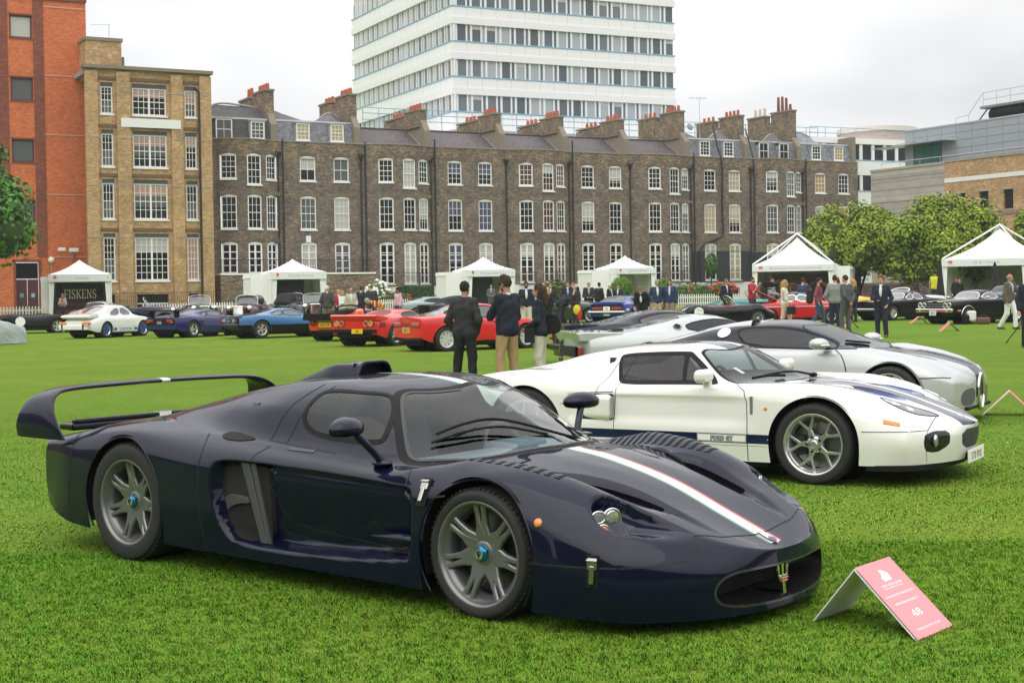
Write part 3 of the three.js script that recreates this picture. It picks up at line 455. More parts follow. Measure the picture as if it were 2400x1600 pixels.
    for (const x of pipes) { if (i === 9) break; part(h, 'downpipe', [rod([x, 0.3, 0.12], [x, x > w ? 14.2 : 12.9, 0.12], 0.07, 8), ...[3.5, 6.5, 9.5, 12].map(y => cyl(0.095, 0.095, 0.12, 8, x, y, 0.12))], pipeBlack); if (x < w) part(h, 'hopper', lathe([[0.07, 12.5], [0.24, 12.95], [0.26, 13.15], [0.05, 13.15]], 8).translate(x, 0, 0.14), pipeBlack); }
    if (i === 7) part(h, 'bent_downpipe', tube([[3.25, 17.2, -0.9], [3.3, 15.0, -0.2], [3.5, 13.6, 0.15], [3.5, 9.5, 0.15], [3.5, 6.6, 0.15], [3.3, 6.35, 0.15], [1.3, 5.6, 0.15], [0.95, 5.2, 0.15], [0.95, 2.0, 0.15]], 0.085, 8, 70), pipeBlack);
    if (i === 8) part(h, 'attic_pipe', tube([[0.15, 17, -1], [0.2, 15, -0.2], [0.25, 13.5, 0.14], [0.25, 3, 0.14]], 0.07, 8, 40), pipeBlack);
    if (i === 2 || i === 4) part(h, 'roof_pipe', rod([w + 0.28, 13, 0.1], [w + 0.28, i === 4 ? 15 : 14.6, 0.1], 0.07, 6), pipeBlack);
    if (i === 1) part(h, 'wall_box', box(0.4, 0.55, 0.15, 2.45, 6.0, 0.08), white);
    if (i === 8) part(h, 'satellite_dish', (() => { const g = new THREE.SphereGeometry(0.55, 16, 6, 0, 6.283, 0, 0.7); g.rotateX(1.3); g.translate(-6.0, 16.9, -2.0); return g; })(), std([0.3, 0.31, 0.33], 0.6));
  }
  // raised brick terrace before the first two houses
  const [ax, az] = along(TA, TH, -0.2, 0.9), p = thing('garden_wall', 'raised brick garden wall with white edge and iron railing below the first terrace houses', 'wall', [ax, 0.15, az], TH);
  part(p, 'wall', uvBox(bx(0, 13.0, 0, 3.05, 0, 1.6)), stockBrickWarm); part(p, 'edge', bx(-0.05, 13.1, 3.05, 3.2, -0.05, 1.7), white);
  const rl = []; for (let q = 0; q <= 90; q++) rl.push(rod([q * 0.144, 3.2, 1.5], [q * 0.144, 4.25, 1.5], 0.014, 4)); rl.push(box(13, 0.04, 0.04, 6.5, 4.25, 1.5)); const rr = part(p, 'railing', rl, pipeBlack); rr.userData.kind = 'stuff';
  const ae = thing('roof_aerial', 'thin television aerial standing above the right-hand terrace chimneys', 'aerial', [along(TA, TH, 50.5, -4)[0], 17, along(TA, TH, 50.5, -4)[1]], TH); part(ae, 'mast', rod([0, -2, 0], [0, 3.4, 0], 0.03, 5), alu); part(ae, 'antenna', [rod([-1.3, 3.3, 0], [0.9, 3.4, 0], 0.03, 4), ...[-1.1, -0.7, -0.3, 0.1, 0.5].map(x => rod([x, 3.1, 0], [x, 3.6, 0], 0.015, 4))], alu);
}
// ---------- yellow brick building ----------
{
  const A = along([-23.396, -112], TH, -9.4), b = thing('yellow_brick_building', 'four-storey yellow brick building with white sash windows and a blank white sign board', 'building', [A[0], 0.15, A[1]], TH), H = y => y - 0.15, R = rng(5);
  const cols = [[1.2, 2.1], [3.56, 6.15], [7.58, 8.48]], rows = [[15.4, 17.75], [11.45, 14.2], [7.5, 10.5], [2.84, 6.4]], holes = [], wins = [];
  rows.forEach((r, k) => cols.forEach((c, q) => { holes.push([c[0], c[1], H(r[0]), H(r[1])]); wins.push([c, r, k, q]); }));
  cols.forEach(c => holes.push([c[0] + 0.1, c[1] - 0.1, 0.3, 1.65]));
  part(b, 'wall', wallGrid(0, 9.6, 0, 18.6, holes, () => 0, 0.3, 3), yellowBrick);
  const pil = [[0.02, 0.92], [2.34, 3.34], [6.46, 7.35], [8.69, 9.6]]; each(b, 'pilaster', pil.map(p => uvBox(bx(p[0], p[1], 0, 18.4, 0.003, 0.3))), yellowBrick);
  part(b, 'cornice', [bx(-0.15, 9.75, 18.6, 18.85, -0.5, 0.42)], coping); part(b, 'roof', bx(0, 9.6, 18.2, 18.55, -9, -0.3), lead);
  part(b, 'side_wall', [uvBox(bx(9.3, 9.599, 0, 18.6, -9, -0.01))], yellowBrick);
  for (const [c, r, k, q] of wins) {
    const w = c[1] - c[0], top = r[1] - 0.28; part(b, 'lintel', bx(c[0] - 0.02, c[1] + 0.02, H(top), H(r[1]), -0.2, -0.05), std([0.06, 0.065, 0.075], 0.7));
    const t = R(), pane = q === 2 && k === 3 ? panePink : k === 3 && q === 1 ? [paneCurtain, paneDark, paneDark] : q === 1 ? [panePink, t < 0.5 ? paneGrey : paneDark, paneDark] : k === 0 && q === 2 ? [panePink, paneGrey] : k === 1 && q === 2 ? [panePink, paneDark, paneDark] : [paneDark, paneGrey];
    sash(b, (c[0] + c[1]) / 2, H(r[0]), w, top - r[0], 0, 0, q === 1 ? 6 : 3, k === 3 ? 6 : 4, pane, { mull: q === 1 ? [0.5] : [], rev: 0.16, frame: 0.1, bar: 0.04 });
  }
  for (const y of [17.95, 14.4, 10.7, 6.6]) cols.forEach(c => part(b, 'string_course', uvBox(bx(c[0] - 0.24, c[1] + 0.24, H(y), H(y + 0.22), 0.002, 0.1)), std([0.16, 0.10, 0.05], 0.9)));
  part(b, 'sign_board', bx(2.62, 7.16, H(14.42), H(15.1), 0.3, 0.36), std([0.74, 0.75, 0.74], 0.6));
  for (const c of cols) { part(b, 'basement_window', bx(c[0] + 0.1, c[1] - 0.1, 0.3, 1.65, -0.25, -0.2), paneDark); part(b, 'basement_frame', [bx(c[0] + 0.1, c[1] - 0.1, 0.9, 0.98, -0.2, -0.15), bx((c[0] + c[1]) / 2 - 0.05, (c[0] + c[1]) / 2 + 0.05, 0.3, 0.9, -0.2, -0.15)], frameWhite); }
  part(b, 'stair_tower', uvBox(bx(0.4, 3.1, 18, 20.9, -5, -1.2)), yellowBrick); part(b, 'tower_cap', [bx(0.3, 3.2, 20.9, 21.15, -5.1, -1.1), bx(3.1, 3.5, 17.9, 19.9, -4, -2)], coping);
  part(b, 'downpipe', [rod([8.62, 0.3, 0.3], [8.62, 17.2, 0.3], 0.09, 8), rod([8.3, 17.5, 0.3], [8.62, 17.2, 0.3], 0.09, 8)], pipeBlack); part(b, 'roof_aerial', [rod([2.6, 20.9, -3], [2.6, 22.5, -3], 0.025, 4), rod([1.2, 22.4, -3], [2.7, 22.5, -3], 0.02, 4)], alu);
  part(b, 'wall_cable', [17.1, 13.6, 10.0, 6.1].map(y => box(9.5, 0.04, 0.03, 4.8, H(y), 0.32)), lead);
  const ri = []; for (let q = 0; q <= 60; q++) ri.push(rod([q * 0.157, 0.6, 1.0], [q * 0.157, 1.75, 1.0], 0.013, 4)); ri.push(box(9.5, 0.04, 0.04, 4.7, 1.75, 1.0)); part(b, 'area_railing', ri, pipeBlack).userData.kind = 'stuff';
}
// ---------- red brick building ----------
{
  const A = along([-32.56, -111], TH, -16), b = thing('red_brick_building', 'tall orange-red brick building at the left edge with square recessed windows', 'building', [A[0], 0.15, A[1]], TH), rows = [21.1, 16.4, 11.75, 7.15, 25.8];
  const wx = [10.45, 12.1], holes = rows.map(y => [wx[0], wx[1], y, y + 1.72]); holes.push([10.56, 12.24, 0, 4.2], ...rows.map(y => [4.2, 5.85, y, y + 1.72]));
  part(b, 'wall', wallGrid(0, 16.1, 0, 30, holes, () => 0, 0.28, 4), redBrick); part(b, 'side_wall', uvBox(bx(15.8, 16.099, 0, 30, -12, -0.01)), redBrick);
  each(b, 'brick_strip', [[12.15, 12.9], [9.55, 10.3], [5.9, 6.6], [3.4, 4.1]].map(p => uvBox(bx(p[0], p[1], 4.6, 29, 0.003, 0.06))), redBrickDark);
  each(b, 'band', [23.55, 18.35, 13.85, 9.3, 4.55].map(y => bx(12.92, 16.1, y, y + 0.09, 0.003, 0.04)), std([0.62, 0.30, 0.22], 0.85));
  part(b, 'moulding', [bx(0, 16.15, 24.1, 24.35, 0.003, 0.14)], redBrickDark);
  for (const y of rows) for (const x0 of [10.45, 4.2]) { if (y > 25 && x0 < 10) continue; sash(b, x0 + 0.825, y, 1.65, 1.72, 0, 0, 1, 1, y > 20 ? paneCurtain : paneGrey, { rails: [], rev: 0.18, frame: 0.12, fm: std([0.09, 0.03, 0.025], 0.6), sill: false }); each(b, 'window_surround', [bx(x0 - 0.06, x0 + 1.71, y + 1.72, y + 1.84, 0.003, 0.05), bx(x0 - 0.06, x0 + 1.71, y - 0.12, y, 0.003, 0.05)], redBrickDark); }
  const d = new THREE.Group(); d.name = 'door'; b.add(d); part(d, 'door_leaf', [bx(10.6, 11.38, 0, 2.9, -0.25, -0.2), bx(11.42, 12.2, 0, 2.9, -0.25, -0.2)], std([0.075, 0.016, 0.018], 0.5)); part(d, 'fanlight', bx(10.6, 12.2, 2.95, 4.15, -0.25, -0.21), paneDark); part(d, 'door_sign', [bx(10.85, 11.12, 1.55, 1.85, -0.2, -0.19)], std([0.05, 0.35, 0.25], 0.6)); part(d, 'door_sign', [bx(11.68, 11.95, 1.55, 1.85, -0.2, -0.19)], std([0.25, 0.45, 0.6], 0.6)); part(d, 'door_surround', [bx(10.4, 10.56, 0, 4.35, 0, 0.1), bx(12.24, 12.4, 0, 4.35, 0, 0.1), bx(10.4, 12.4, 4.2, 4.4, 0, 0.11)], redBrickDark);
  const c = thing('security_camera', 'white security cameras on brackets above the tent with the black banner', 'camera', [...along(A, TH, 14.7, 0.05), 0].slice(0, 1).concat([5.1], [along(A, TH, 14.7, 0.05)[1]]), TH);
  part(c, 'camera_body', [rbox(0.55, 0.26, 0.24, 0.05, -0.85, 0.2, 0.5), rbox(0.7, 0.3, 0.26, 0.05, 0.05, 0.15, 0.5)], white); part(c, 'bracket', [box(0.12, 0.7, 0.1, 0, -0.2, 0.1), rod([0, -0.1, 0.1], [0, 0.1, 0.5], 0.05), rod([-0.85, 0.05, 0.1], [-0.85, 0.15, 0.5], 0.04)], lead);
  const l = thing('globe_lamp', 'white globe lamp on a thin post by the red building door', 'lamp', [along(A, TH, 13.1, 0.4)[0], 0.15, along(A, TH, 13.1, 0.4)[1]], TH); part(l, 'globe', sph(0.24, 0, 4.35, 0), std([0.75, 0.72, 0.62], 0.4)); part(l, 'post', rod([0, 0, 0], [0, 4.15, 0], 0.03, 6), lead);
}
// ---------- white office tower ----------
{
  const ft = 0.46, b = thing('office_tower', 'tall white office block with long window bands and thin blue lines, above the terrace', 'office block', [-6.37, 0, -165], ft);
  const wp = std([0.77, 0.77, 0.78], 0.55), wp2 = std([0.80, 0.80, 0.81], 0.5), bl = std([0.22, 0.42, 0.56], 0.6), L = 30.1, L2 = 33, joint = std([0.42, 0.43, 0.44], 0.8);
  const glass = [gl([0.11, 0.14, 0.16]), gl([0.15, 0.18, 0.20]), gl([0.38, 0.42, 0.45]), gl([0.09, 0.115, 0.13])], R = rng(3), mod = L / 16, m2 = L2 / 19;
  const P = (n, xa, xb, ya, yb, za, zb, m) => part(b, n, bx(xa, xb, ya, yb, za, zb), m);
  P('core', 0.25, L - 0.25, 0, 44, -L2 + 0.25, -0.45, std([0.5, 0.51, 0.52], 0.7));
  for (let f = 0; f < 6; f++) { const y = 18.25 + f * 4.03;                       // y: blue line below each window band
    P('spandrel', 0, L, y - 1.25, y - 0.08, -0.45, 0, wp2); P('spandrel', -0.001, 0.45, y - 1.25, y - 0.08, -L2, -0.451, wp2);
    P('fascia', -0.11, L + 0.11, y - 2.05, y - 1.26, -0.45, 0.12, wp); P('fascia', -0.12, 0.45, y - 2.05, y - 1.26, -L2, -0.451, wp);
    P('blue_line', -0.08, L + 0.08, y - 0.075, y + 0.06, -0.4, 0.09, bl); P('blue_line', -0.09, 0.4, y - 0.075, y + 0.06, -L2, -0.401, bl);
    for (let k = 1; k < 16; k++) { P('panel_joint', k * mod - 0.015, k * mod + 0.015, y - 1.25, y - 0.09, 0.001, 0.006, joint); P('panel_joint', -0.007, -0.002, y - 1.25, y - 0.09, -k * m2 - 0.015, -k * m2 + 0.015, joint); }
    if (f < 1) continue;
    const y0 = y + 0.06, y1 = y + 1.98;
    for (let k = 0; k < 19; k++) {
      const x = k * mod, open = R() < 0.16;
      if (k < 16) { P('pane', x + 0.12, x + 0.47, y0, y1, -0.30, -0.25, glass[R() * 3 | 0]); P('pane', x + 0.72, x + mod - 0.08, y0, y1 - (open ? 0.5 : 0), -0.30, -0.25, glass[R() * 4 | 0]); if (open) P('vent_panel', x + 0.72, x + mod - 0.08, y1 - 0.5, y1, -0.3, -0.22, std([0.55, 0.52, 0.5], 0.7));
      P('mullion', x + 0.47, x + 0.72, y0, y1, -0.35, -0.12, wp); P('mullion', x - 0.08, x + 0.12, y0, y1, -0.35, -0.14, wp); }
      const z = -k * m2; P('pane', -0.0 + 0.25, 0.30, y0, y1, z - 0.5, z - 0.1, glass[2]); P('pane', 0.25, 0.30, y0, y1, z - m2 + 0.08, z - 0.72, glass[2]); P('mullion', 0.10, 0.35, y0, y1, z - 0.72, z - 0.5, wp); P('mullion', 0.12, 0.35, y0, y1, z - 0.1, z + 0.08, wp);
    }
  }
  // lower wing of the tower with a blue railing on its roof
  const w = thing('office_wing', 'low white office wing in front of the tower with a light blue roof railing', 'office block', [along([-6.37, -165], ft, -12, 3)[0], 0, along([-6.37, -165], ft, -12, 3)[1]], ft);
  part(w, 'wall', bx(0, 62, 0, 19.6, -8, 0), wp2); part(w, 'blue_band', bx(-0.02, 62.02, 18.5, 18.64, 0.002, 0.06), bl);
  const pn = []; for (let k = 0; k < 33; k++) pn.push(bx(k * 1.88 + 0.2, k * 1.88 + 1.5, 16.2, 18.1, 0.004, 0.02)); each(w, 'pane', pn, glass[3]);
  for (let k = 0; k <= 33; k++) part(w, 'railing_post', rod([k * 1.88, 19.6, -0.4], [k * 1.88, 21.9, -0.4], 0.05, 5), bl); each(w, 'railing_bar', [20.6, 21.3, 21.9].map(y => rod([0, y, -0.4], [62, y, -0.4], 0.05, 5)), bl);
  const lw = thing('white_office_building', 'white low-rise office with dark windows and blue roof railing right of the terrace', 'office block', [along([36.32, -150], ft, -6)[0], 0, along([36.32, -150], ft, -6)[1]], ft);
  part(lw, 'wall', bx(0, 20, 0, 16.9, -8, -0.3), wp2); for (const y of [14.72, 11.51, 8.2, 5]) { part(lw, 'spandrel', bx(0, 20, y - 1.6, y - 0.1, -0.3, 0), wp2); part(lw, 'blue_line', bx(0, 20, y - 0.1, y, -0.3, 0.05), bl); for (let k = 0; k < 12; k++) { part(lw, 'pane', bx(k * 1.6 + 0.25, k * 1.6 + 1.45, y, y + 1.62, -0.29, -0.2), gl([0.012, 0.013, 0.014])); part(lw, 'mullion', bx(k * 1.6 - 0.15, k * 1.6 + 0.25, y, y + 1.62, -0.29, -0.08), wp); } } part(lw, 'parapet', bx(0, 20, 16.34, 16.95, -0.3, 0.05), wp2);
  for (let k = 0; k <= 10; k++) part(lw, 'railing_post', rod([k * 2, 16.95, -0.3], [k * 2, 18, -0.3], 0.04, 4), bl); each(lw, 'railing_bar', [17.4, 18].map(y => rod([0, y, -0.3], [20, y, -0.3], 0.04, 4)), bl);
  const tk = thing('water_tank', 'round pale pink brick tank with a white rim on the roof behind the railing', 'tank', [along([36.32, -150], ft, 6.8, -5)[0], 16.9, along([36.32, -150], ft, 6.8, -5)[1]], 0); part(tk, 'wall', cyl(4.1, 4.1, 1.4, 40, 0, 0.6, 0), std([0.48, 0.36, 0.31], 0.9)); part(tk, 'rim', cyl(4.3, 4.3, 0.5, 40, 0, 1.45, 0), std([0.62, 0.58, 0.53], 0.8));
}
// ---------- stone, brick and grey clad building at the right ----------
{
  const t2 = -1.079, S = [31.34, -125], wb = thing('stone_and_brick_wing', 'building wing with pale stone end and yellow brick wall behind the round trees', 'building', [S[0], 0.1, S[1]], t2);
  const stone = (() => { const R = rng(8), t = dataTex(512, 512, (i, j) => { const r = Math.floor(j / 512 * 14), y = j / 512 * 14 - r, v = 0.9 + 0.25 * ((r * 7.77) % 1) + 0.3 * fbm(i * 0.012, j * 0.03, r, 4), e = SM(0.9, 0.98, y); return [0.38, 0.35, 0.31].map(q => Math.pow(q * v * (1 - 0.45 * e), 1 / 2.2)); }, true); t.repeat.set(1 / 8, 1 / 8); return std(0xffffff, 0.9, 0, { map: t }); })();
  part(wb, 'stone_wall', wallGrid(0, 8.7, 0, 11.3, [[6.14, 7.05, 7.2, 8.75]], () => 0, 0.3, 9), stone); part(wb, 'stone_end', uvBox(bx(0.001, 0.3, 0, 11.29, -8, -0.01)), stone);
  part(wb, 'stone_course', [1, 2, 3, 4, 5, 6, 7, 8, 9, 10].map(k => bx(0, 8.68, 0.6 + k, 0.635 + k, 0.002, 0.02)), std([0.2, 0.185, 0.165], 0.9));
  part(wb, 'window', bx(6.14, 7.05, 7.2, 8.75, -0.28, -0.2), gl([0.03, 0.09, 0.08])); part(wb, 'stone_coping', bx(-0.05, 8.75, 11.3, 11.5, -0.5, 0.08), stone);
  const br = wallGrid(8.7, 40, 0, 11.4, [[9.97, 10.9, 7.3, 8.8], [12.38, 13.34, 7.3, 8.8], [14.88, 15.85, 7.3, 8.8], [17.4, 18.4, 7.3, 8.8], [14.9, 15.9, 3.2, 4.7]], () => 0.02, 0.25, 6); part(wb, 'brick_wall', br, yellowBrick);
  each(wb, 'window', [[9.97, 10.9, 7.3, 8.8], [12.38, 13.34, 7.3, 8.8], [14.88, 15.85, 7.3, 8.8], [17.4, 18.4, 7.3, 8.8], [14.9, 15.9, 3.2, 4.7]].map(h => bx(h[0], h[1], h[2], h[3], -0.22, -0.15)), gl([0.015, 0.018, 0.017])); each(wb, 'window_lintel', [9.97, 12.38, 14.88, 17.4].map(x => bx(x - 0.08, x + 1.05, 8.8, 8.92, 0.02, 0.08)), stone);
  part(wb, 'white_band', bx(8.72, 40, 9.75, 10.1, 0.03, 0.07), stucco); part(wb, 'sill_band', bx(12.6, 40, 6.9, 7.2, 0.03, 0.12), std([0.25, 0.21, 0.17], 0.9)); part(wb, 'coping', bx(8.75, 40, 11.4, 11.6, -0.4, 0.1), std([0.3, 0.27, 0.24], 0.9));
  const rl = []; for (let k = 0; k < 16; k++) rl.push(rod([0.8 + k * 2.3, 11.5, -0.5], [0.8 + k * 2.3, 12.0, -0.5], 0.025, 4)); rl.push(rod([0.8, 12.0, -0.5], [38, 12.0, -0.5], 0.03, 4)); part(wb, 'roof_rail', rl, alu);
  const C = [36.01, -131], cb = thing('grey_clad_building', 'upper storey clad in blue-grey metal panels with a green glass window and canopy', 'building', [C[0], 0, C[1]], t2), cladMat = std([0.33, 0.37, 0.40], 0.5, 0.1);
  part(cb, 'core', bx(0.05, 40, 0, 15.45, -10, -0.05), std([0.12, 0.13, 0.14], 0.8));
  for (let k = 0; k < 16; k++) for (let r = 0; r < 6; r++) { const x = k * 1.74 + 1.03, y = 11.4 + r * 0.68; if (k < 2 && r > 0 && r < 4) continue; part(cb, 'cladding_panel', bx(x + 0.015, x + 1.725, y + 0.015, y + 0.665, -0.04, 0), cladMat); }
  part(cb, 'corner_panel', bx(0.02, 1.0, 11.4, 15.46, -0.04, 0), cladMat); part(cb, 'end_wall', bx(-0.02, 0.02, 8, 15.46, -10, 0), cladMat);
  part(cb, 'glazing', bx(1.15, 4.45, 12.1, 14.05, -0.03, 0.0), phys([0.03, 0.16, 0.13], { roughness: 0.03, clearcoat: 1 })); for (let k = 0; k < 4; k++) part(cb, 'window_mullion', bx(1.15 + k * 1.07, 1.2 + k * 1.07, 12.1, 14.05, 0.001, 0.03), std([0.05, 0.1, 0.09], 0.5));
  part(cb, 'canopy', (() => { const g = bx(-2.6, 6.2, 14.1, 14.17, 0, 1.6); return g; })(), alu); each(cb, 'canopy_strut', [0, 1.5, 3, 4.5, 6].map(x => rod([x, 14.2, 1.5], [x, 14.5, 0.02], 0.03, 4)), alu);
  part(cb, 'coping', bx(-0.05, 40, 15.46, 15.6, -0.5, 0.06), alu);
  const rp = thing('roof_plant', 'black roof machinery, ducts and handrails on top of the grey clad building', 'machinery', [C[0], 15.6, C[1]], t2); part(rp, 'duct', [cyl(0.55, 0.55, 3.2, 14).rotateZ(Math.PI / 2).translate(11.2, 0.6, -1.5), sph(0.6, 9.3, 0.5, -1.5), cyl(0.5, 0.5, 5, 14).rotateZ(Math.PI / 2).translate(15.4, 0.7, -1.8)], black); part(rp, 'deck', [bx(8.2, 22, 1.05, 1.25, -3, -0.8)], std([0.2, 0.2, 0.21], 0.7)); part(rp, 'air_unit', bx(13.2, 18, 1.25, 2.6, -3, -1), cladMat);
  const hr = []; for (let k = 0; k < 9; k++) hr.push(rod([8.6 + k * 1.5, 1.2, -0.8], [8.6 + k * 1.5, 2.4, -0.8], 0.03, 4)); hr.push(rod([8.6, 2.4, -0.8], [21, 2.4, -0.8], 0.03, 4), rod([8.6, 1.8, -0.8], [21, 1.8, -0.8], 0.03, 4), rod([5.4, 0.6, -0.8], [6.9, 0.7, -0.8], 0.03, 4), rod([6.9, 0.7, -0.8], [8.6, 2.4, -0.8], 0.03, 4), rod([5.4, 0, -0.8], [5.4, 0.6, -0.8], 0.03, 4), rod([6.9, 0, -0.8], [6.9, 0.7, -0.8], 0.03, 4)); part(rp, 'handrail', hr, alu); each(rp, 'brace', [rod([7.8, 0, -1], [9, 1.1, -1], 0.08, 4), rod([13.3, 0, -1], [13.3, 1.1, -1], 0.08, 4)], std([0.1, 0.1, 0.11], 0.7));
  const lo = thing('low_garden_wall', 'low grey brick wall behind the round trees beside the tents', 'wall', [26.5, 0.15, -108], -0.1); part(lo, 'wall', uvBox(bx(-5, 14, 0, 1.5, 0, 0.3)), stockBrick); part(lo, 'coping', bx(-5.1, 14.1, 1.5, 1.65, -0.05, 0.35), coping);
  struct('paving', quadGeo([18, 0.176, -96.5], [45, 0.176, -96.5], [45, 0.176, -118], [18, 0.176, -118]), std([0.22, 0.20, 0.18], 0.9));
}
// ---------- buildings and trees behind the camera (they show in the paintwork) ----------
{
  const ops = n => Array.from({ length: n }, (_, k) => [[2 + k * 5, 3.6 + k * 5, 2, 5], [2 + k * 5, 3.6 + k * 5, 6.5, 9.3]]).flat();
  const row = (label, x, z, turn, L, brick) => { const b = thing('barracks_building', label, 'building', [x, 0, z], turn); part(b, 'wall', wallGrid(0, L, 0, 12, ops(L / 5 - 1 | 0), () => 0, 0.3, 20), brick); part(b, 'roof', quadGeo([0, 12, 0], [L, 12, 0], [L, 16, -7], [0, 16, -7]), slatePurple);  part(b, 'window', ops(L / 5 - 1 | 0).map(h => bx(h[0], h[1], h[2], h[3], -0.3, -0.25)), paneGrey).userData.kind = 'stuff'; };
  row('long brick building on the far side of the lawn behind the viewer', 90, 40, Math.PI, 150, stockBrick);
  row('long dark brick range along the left side of the lawn, outside the view', -95, 60, Math.PI / 2, 160, stockBrick);
  row('long dark brick range along the right side of the lawn, outside the view', 98, -60, -Math.PI / 2, 160, stockBrick);
}
// ---------- tents ----------
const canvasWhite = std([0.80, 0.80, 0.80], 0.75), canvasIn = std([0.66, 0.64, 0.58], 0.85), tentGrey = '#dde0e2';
function tent(S) {
  const t = thing('event_tent', S.label, 'tent', [S.x, gy(S.d), -S.d], S.turn), w = S.w, dp = S.dp || w, e = S.eave, f = S.fas || 0.45, A = S.apex, base = e - f;
  const txt = canvasTex(1024, 128, (c, W, H) => { c.fillStyle = tentGrey; c.fillRect(0, 0, W, H); c.fillStyle = '#87919a'; c.font = '64px serif'; c.textAlign = 'center'; c.textBaseline = 'middle'; c.fillText(S.text, W * 0.53, H * 0.5); c.font = '44px serif'; c.fillText(S.num, W * 0.94, H * 0.5); c.fillStyle = '#d9605f'; for (let k = 0; k < 7; k++) { c.beginPath(); c.arc(W * 0.1 + Math.cos(k * 0.9) * 16, H * 0.38 + Math.sin(k * 0.9) * 18, 15, 0, 7); c.fill(); } c.fillStyle = '#b9c0c6'; c.fillRect(W * 0.06, H * 0.74, W * 0.09, 6); c.fillRect(W * 0.07, H * 0.84, W * 0.07, 4); });
  part(t, 'fascia_board', bx(-w / 2, w / 2, base, e, 0.02, 0.06), white); const q = new THREE.PlaneGeometry(w - 0.02, f - 0.02); q.translate(0, base + f / 2, 0.064); part(t, 'fascia_sign', q, std(0xffffff, 0.6, 0, { map: txt }));
  // concave roof
  const N = 14, pos = [], uvv = [], idx = []; const c0 = [0, -dp / 2];
  for (let i = 0; i <= N; i++) for (let j = 0; j <= N; j++) { const u = i / N * 2 - 1, v = j / N * 2 - 1, m = Math.max(Math.abs(u), Math.abs(v)), r = 1 - m, y = e + (A - e) * (0.45 * r + 0.55 * Math.pow(r, 2.2)); pos.push(u * (w / 2 + 0.05), y + (m === 1 ? -0.02 : 0), -dp / 2 + v * (dp / 2 + 0.05)); }
  for (let i = 0; i < N; i++) for (let j = 0; j < N; j++) { const a = i * (N + 1) + j; idx.push(a, a + 1, a + N + 1, a + 1, a + N + 2, a + N + 1); }
  const rg = new THREE.BufferGeometry(); rg.setAttribute('position', new THREE.Float32BufferAttribute(pos, 3)); rg.setIndex(idx); rg.computeVertexNormals(); part(t, 'roof', rg, canvasWhite);
  each(t, 'valance', [bx(-w / 2 - 0.03, -w / 2 + 0.01, base, e, -dp, 0.02), bx(w / 2 - 0.01, w / 2 + 0.03, base, e, -dp, 0.02)], canvasWhite);
  const drape = (x0, x1, z0, z1, y0, y1, n = 40) => { const p = [], ix = []; for (let i = 0; i <= n; i++) { const k = i / n, o = Math.sin(k * n * 0.9) * 0.035; const x = mix(x0, x1, k), z = mix(z0, z1, k), nx = z1 !== z0 ? o : 0, nz = z1 !== z0 ? 0 : o; p.push(x + nx, y0, z + nz, x + nx * 0.7, y1, z + nz * 0.7); } for (let i = 0; i < n; i++) ix.push(i * 2, i * 2 + 1, i * 2 + 2, i * 2 + 1, i * 2 + 3, i * 2 + 2); const g = new THREE.BufferGeometry(); g.setAttribute('position', new THREE.Float32BufferAttribute(p, 3)); g.setIndex(ix); g.computeVertexNormals(); return g; };
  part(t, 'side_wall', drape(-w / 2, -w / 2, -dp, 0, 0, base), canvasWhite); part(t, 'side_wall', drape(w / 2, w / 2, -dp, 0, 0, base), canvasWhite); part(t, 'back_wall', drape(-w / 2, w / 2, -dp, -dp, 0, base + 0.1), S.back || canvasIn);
  for (const s of [-1, 1]) { const c = drape(s * (w / 2 - 0.03), s * (w / 2 - 0.35), -0.04, -0.05, 0, base, 12), p = c.attributes.position; for (let i = 0; i < p.count; i++) if (p.getY(i) < 1) p.setX(i, s * (w / 2 - 0.03) + (p.getX(i) - s * (w / 2 - 0.03)) * 0.55); c.computeVertexNormals(); part(t, 'curtain', c, canvasWhite); }
  for (const s of [-1, 1]) for (const z of [-0.02, -dp]) part(t, 'leg', rod([s * (w / 2 - 0.02), 0, z], [s * (w / 2 - 0.02), e, z], 0.04, 6), white);
  if (S.wing) { const [wx0, wx1] = S.wing, s = Math.sign(wx0 || wx1); part(t, 'side_annex', [bx(Math.min(wx0, wx1), Math.max(wx0, wx1), 0, e - 0.35, -dp, -1.0)], canvasWhite); part(t, 'annex_roof', (() => { const a = Math.min(wx0, wx1), b = Math.max(wx0, wx1), g = extr([[a - 0.05, e - 0.35], [b + 0.05, e - 0.35], [b, e - 0.12], [a, e - 0.12]], dp - 1); g.translate(0, 0, -dp); return g; })(), canvasWhite); }
  if (S.frame) { const top = [0, A + 0.25, -dp / 2]; for (const s of [-1, 1]) for (const z of [0, -dp]) part(t, 'roof_strut', rod([s * w / 2, e + 0.05, z], top, 0.055, 6), white); part(t, 'mast_tip', rod([0, A, -dp / 2], [0, A + 0.8, -dp / 2], 0.025, 5), alu); }
  if (S.extra) S.extra(t, w, dp, base, part);
  return t;
}
const sgn = (c, o) => std(c, 0.8, 0, o);
tent({ label: 'white tent numbered 8 with a black banner inside, at the far left', x: -25.8, d: 86, turn: 0.3, w: 3.6, eave: 2.85, apex: 3.75, text: 'Fiskens', num: '8', wing: [-1.8, -2.25], extra: (t, w, dp, base) => { const m = canvasTex(512, 256, (c, W, H) => { c.fillStyle = '#17171a'; c.fillRect(0, 0, W, H); c.fillStyle = '#cfc4a4'; c.font = '88px serif'; c.textAlign = 'center'; c.fillText('FISKENS', W / 2, 105); c.fillStyle = '#8e2023'; c.font = 'bold 26px sans-serif'; c.fillText('HISTORIC AUTOMOBILES', W / 2, 155); c.fillRect(0, 185, W, 30); }); const q = new THREE.PlaneGeometry(w - 0.9, base - 0.15); q.translate(0, base / 2, -1.2); part(t, 'banner', q, std(0xffffff, 0.7, 0, { map: m })); } });
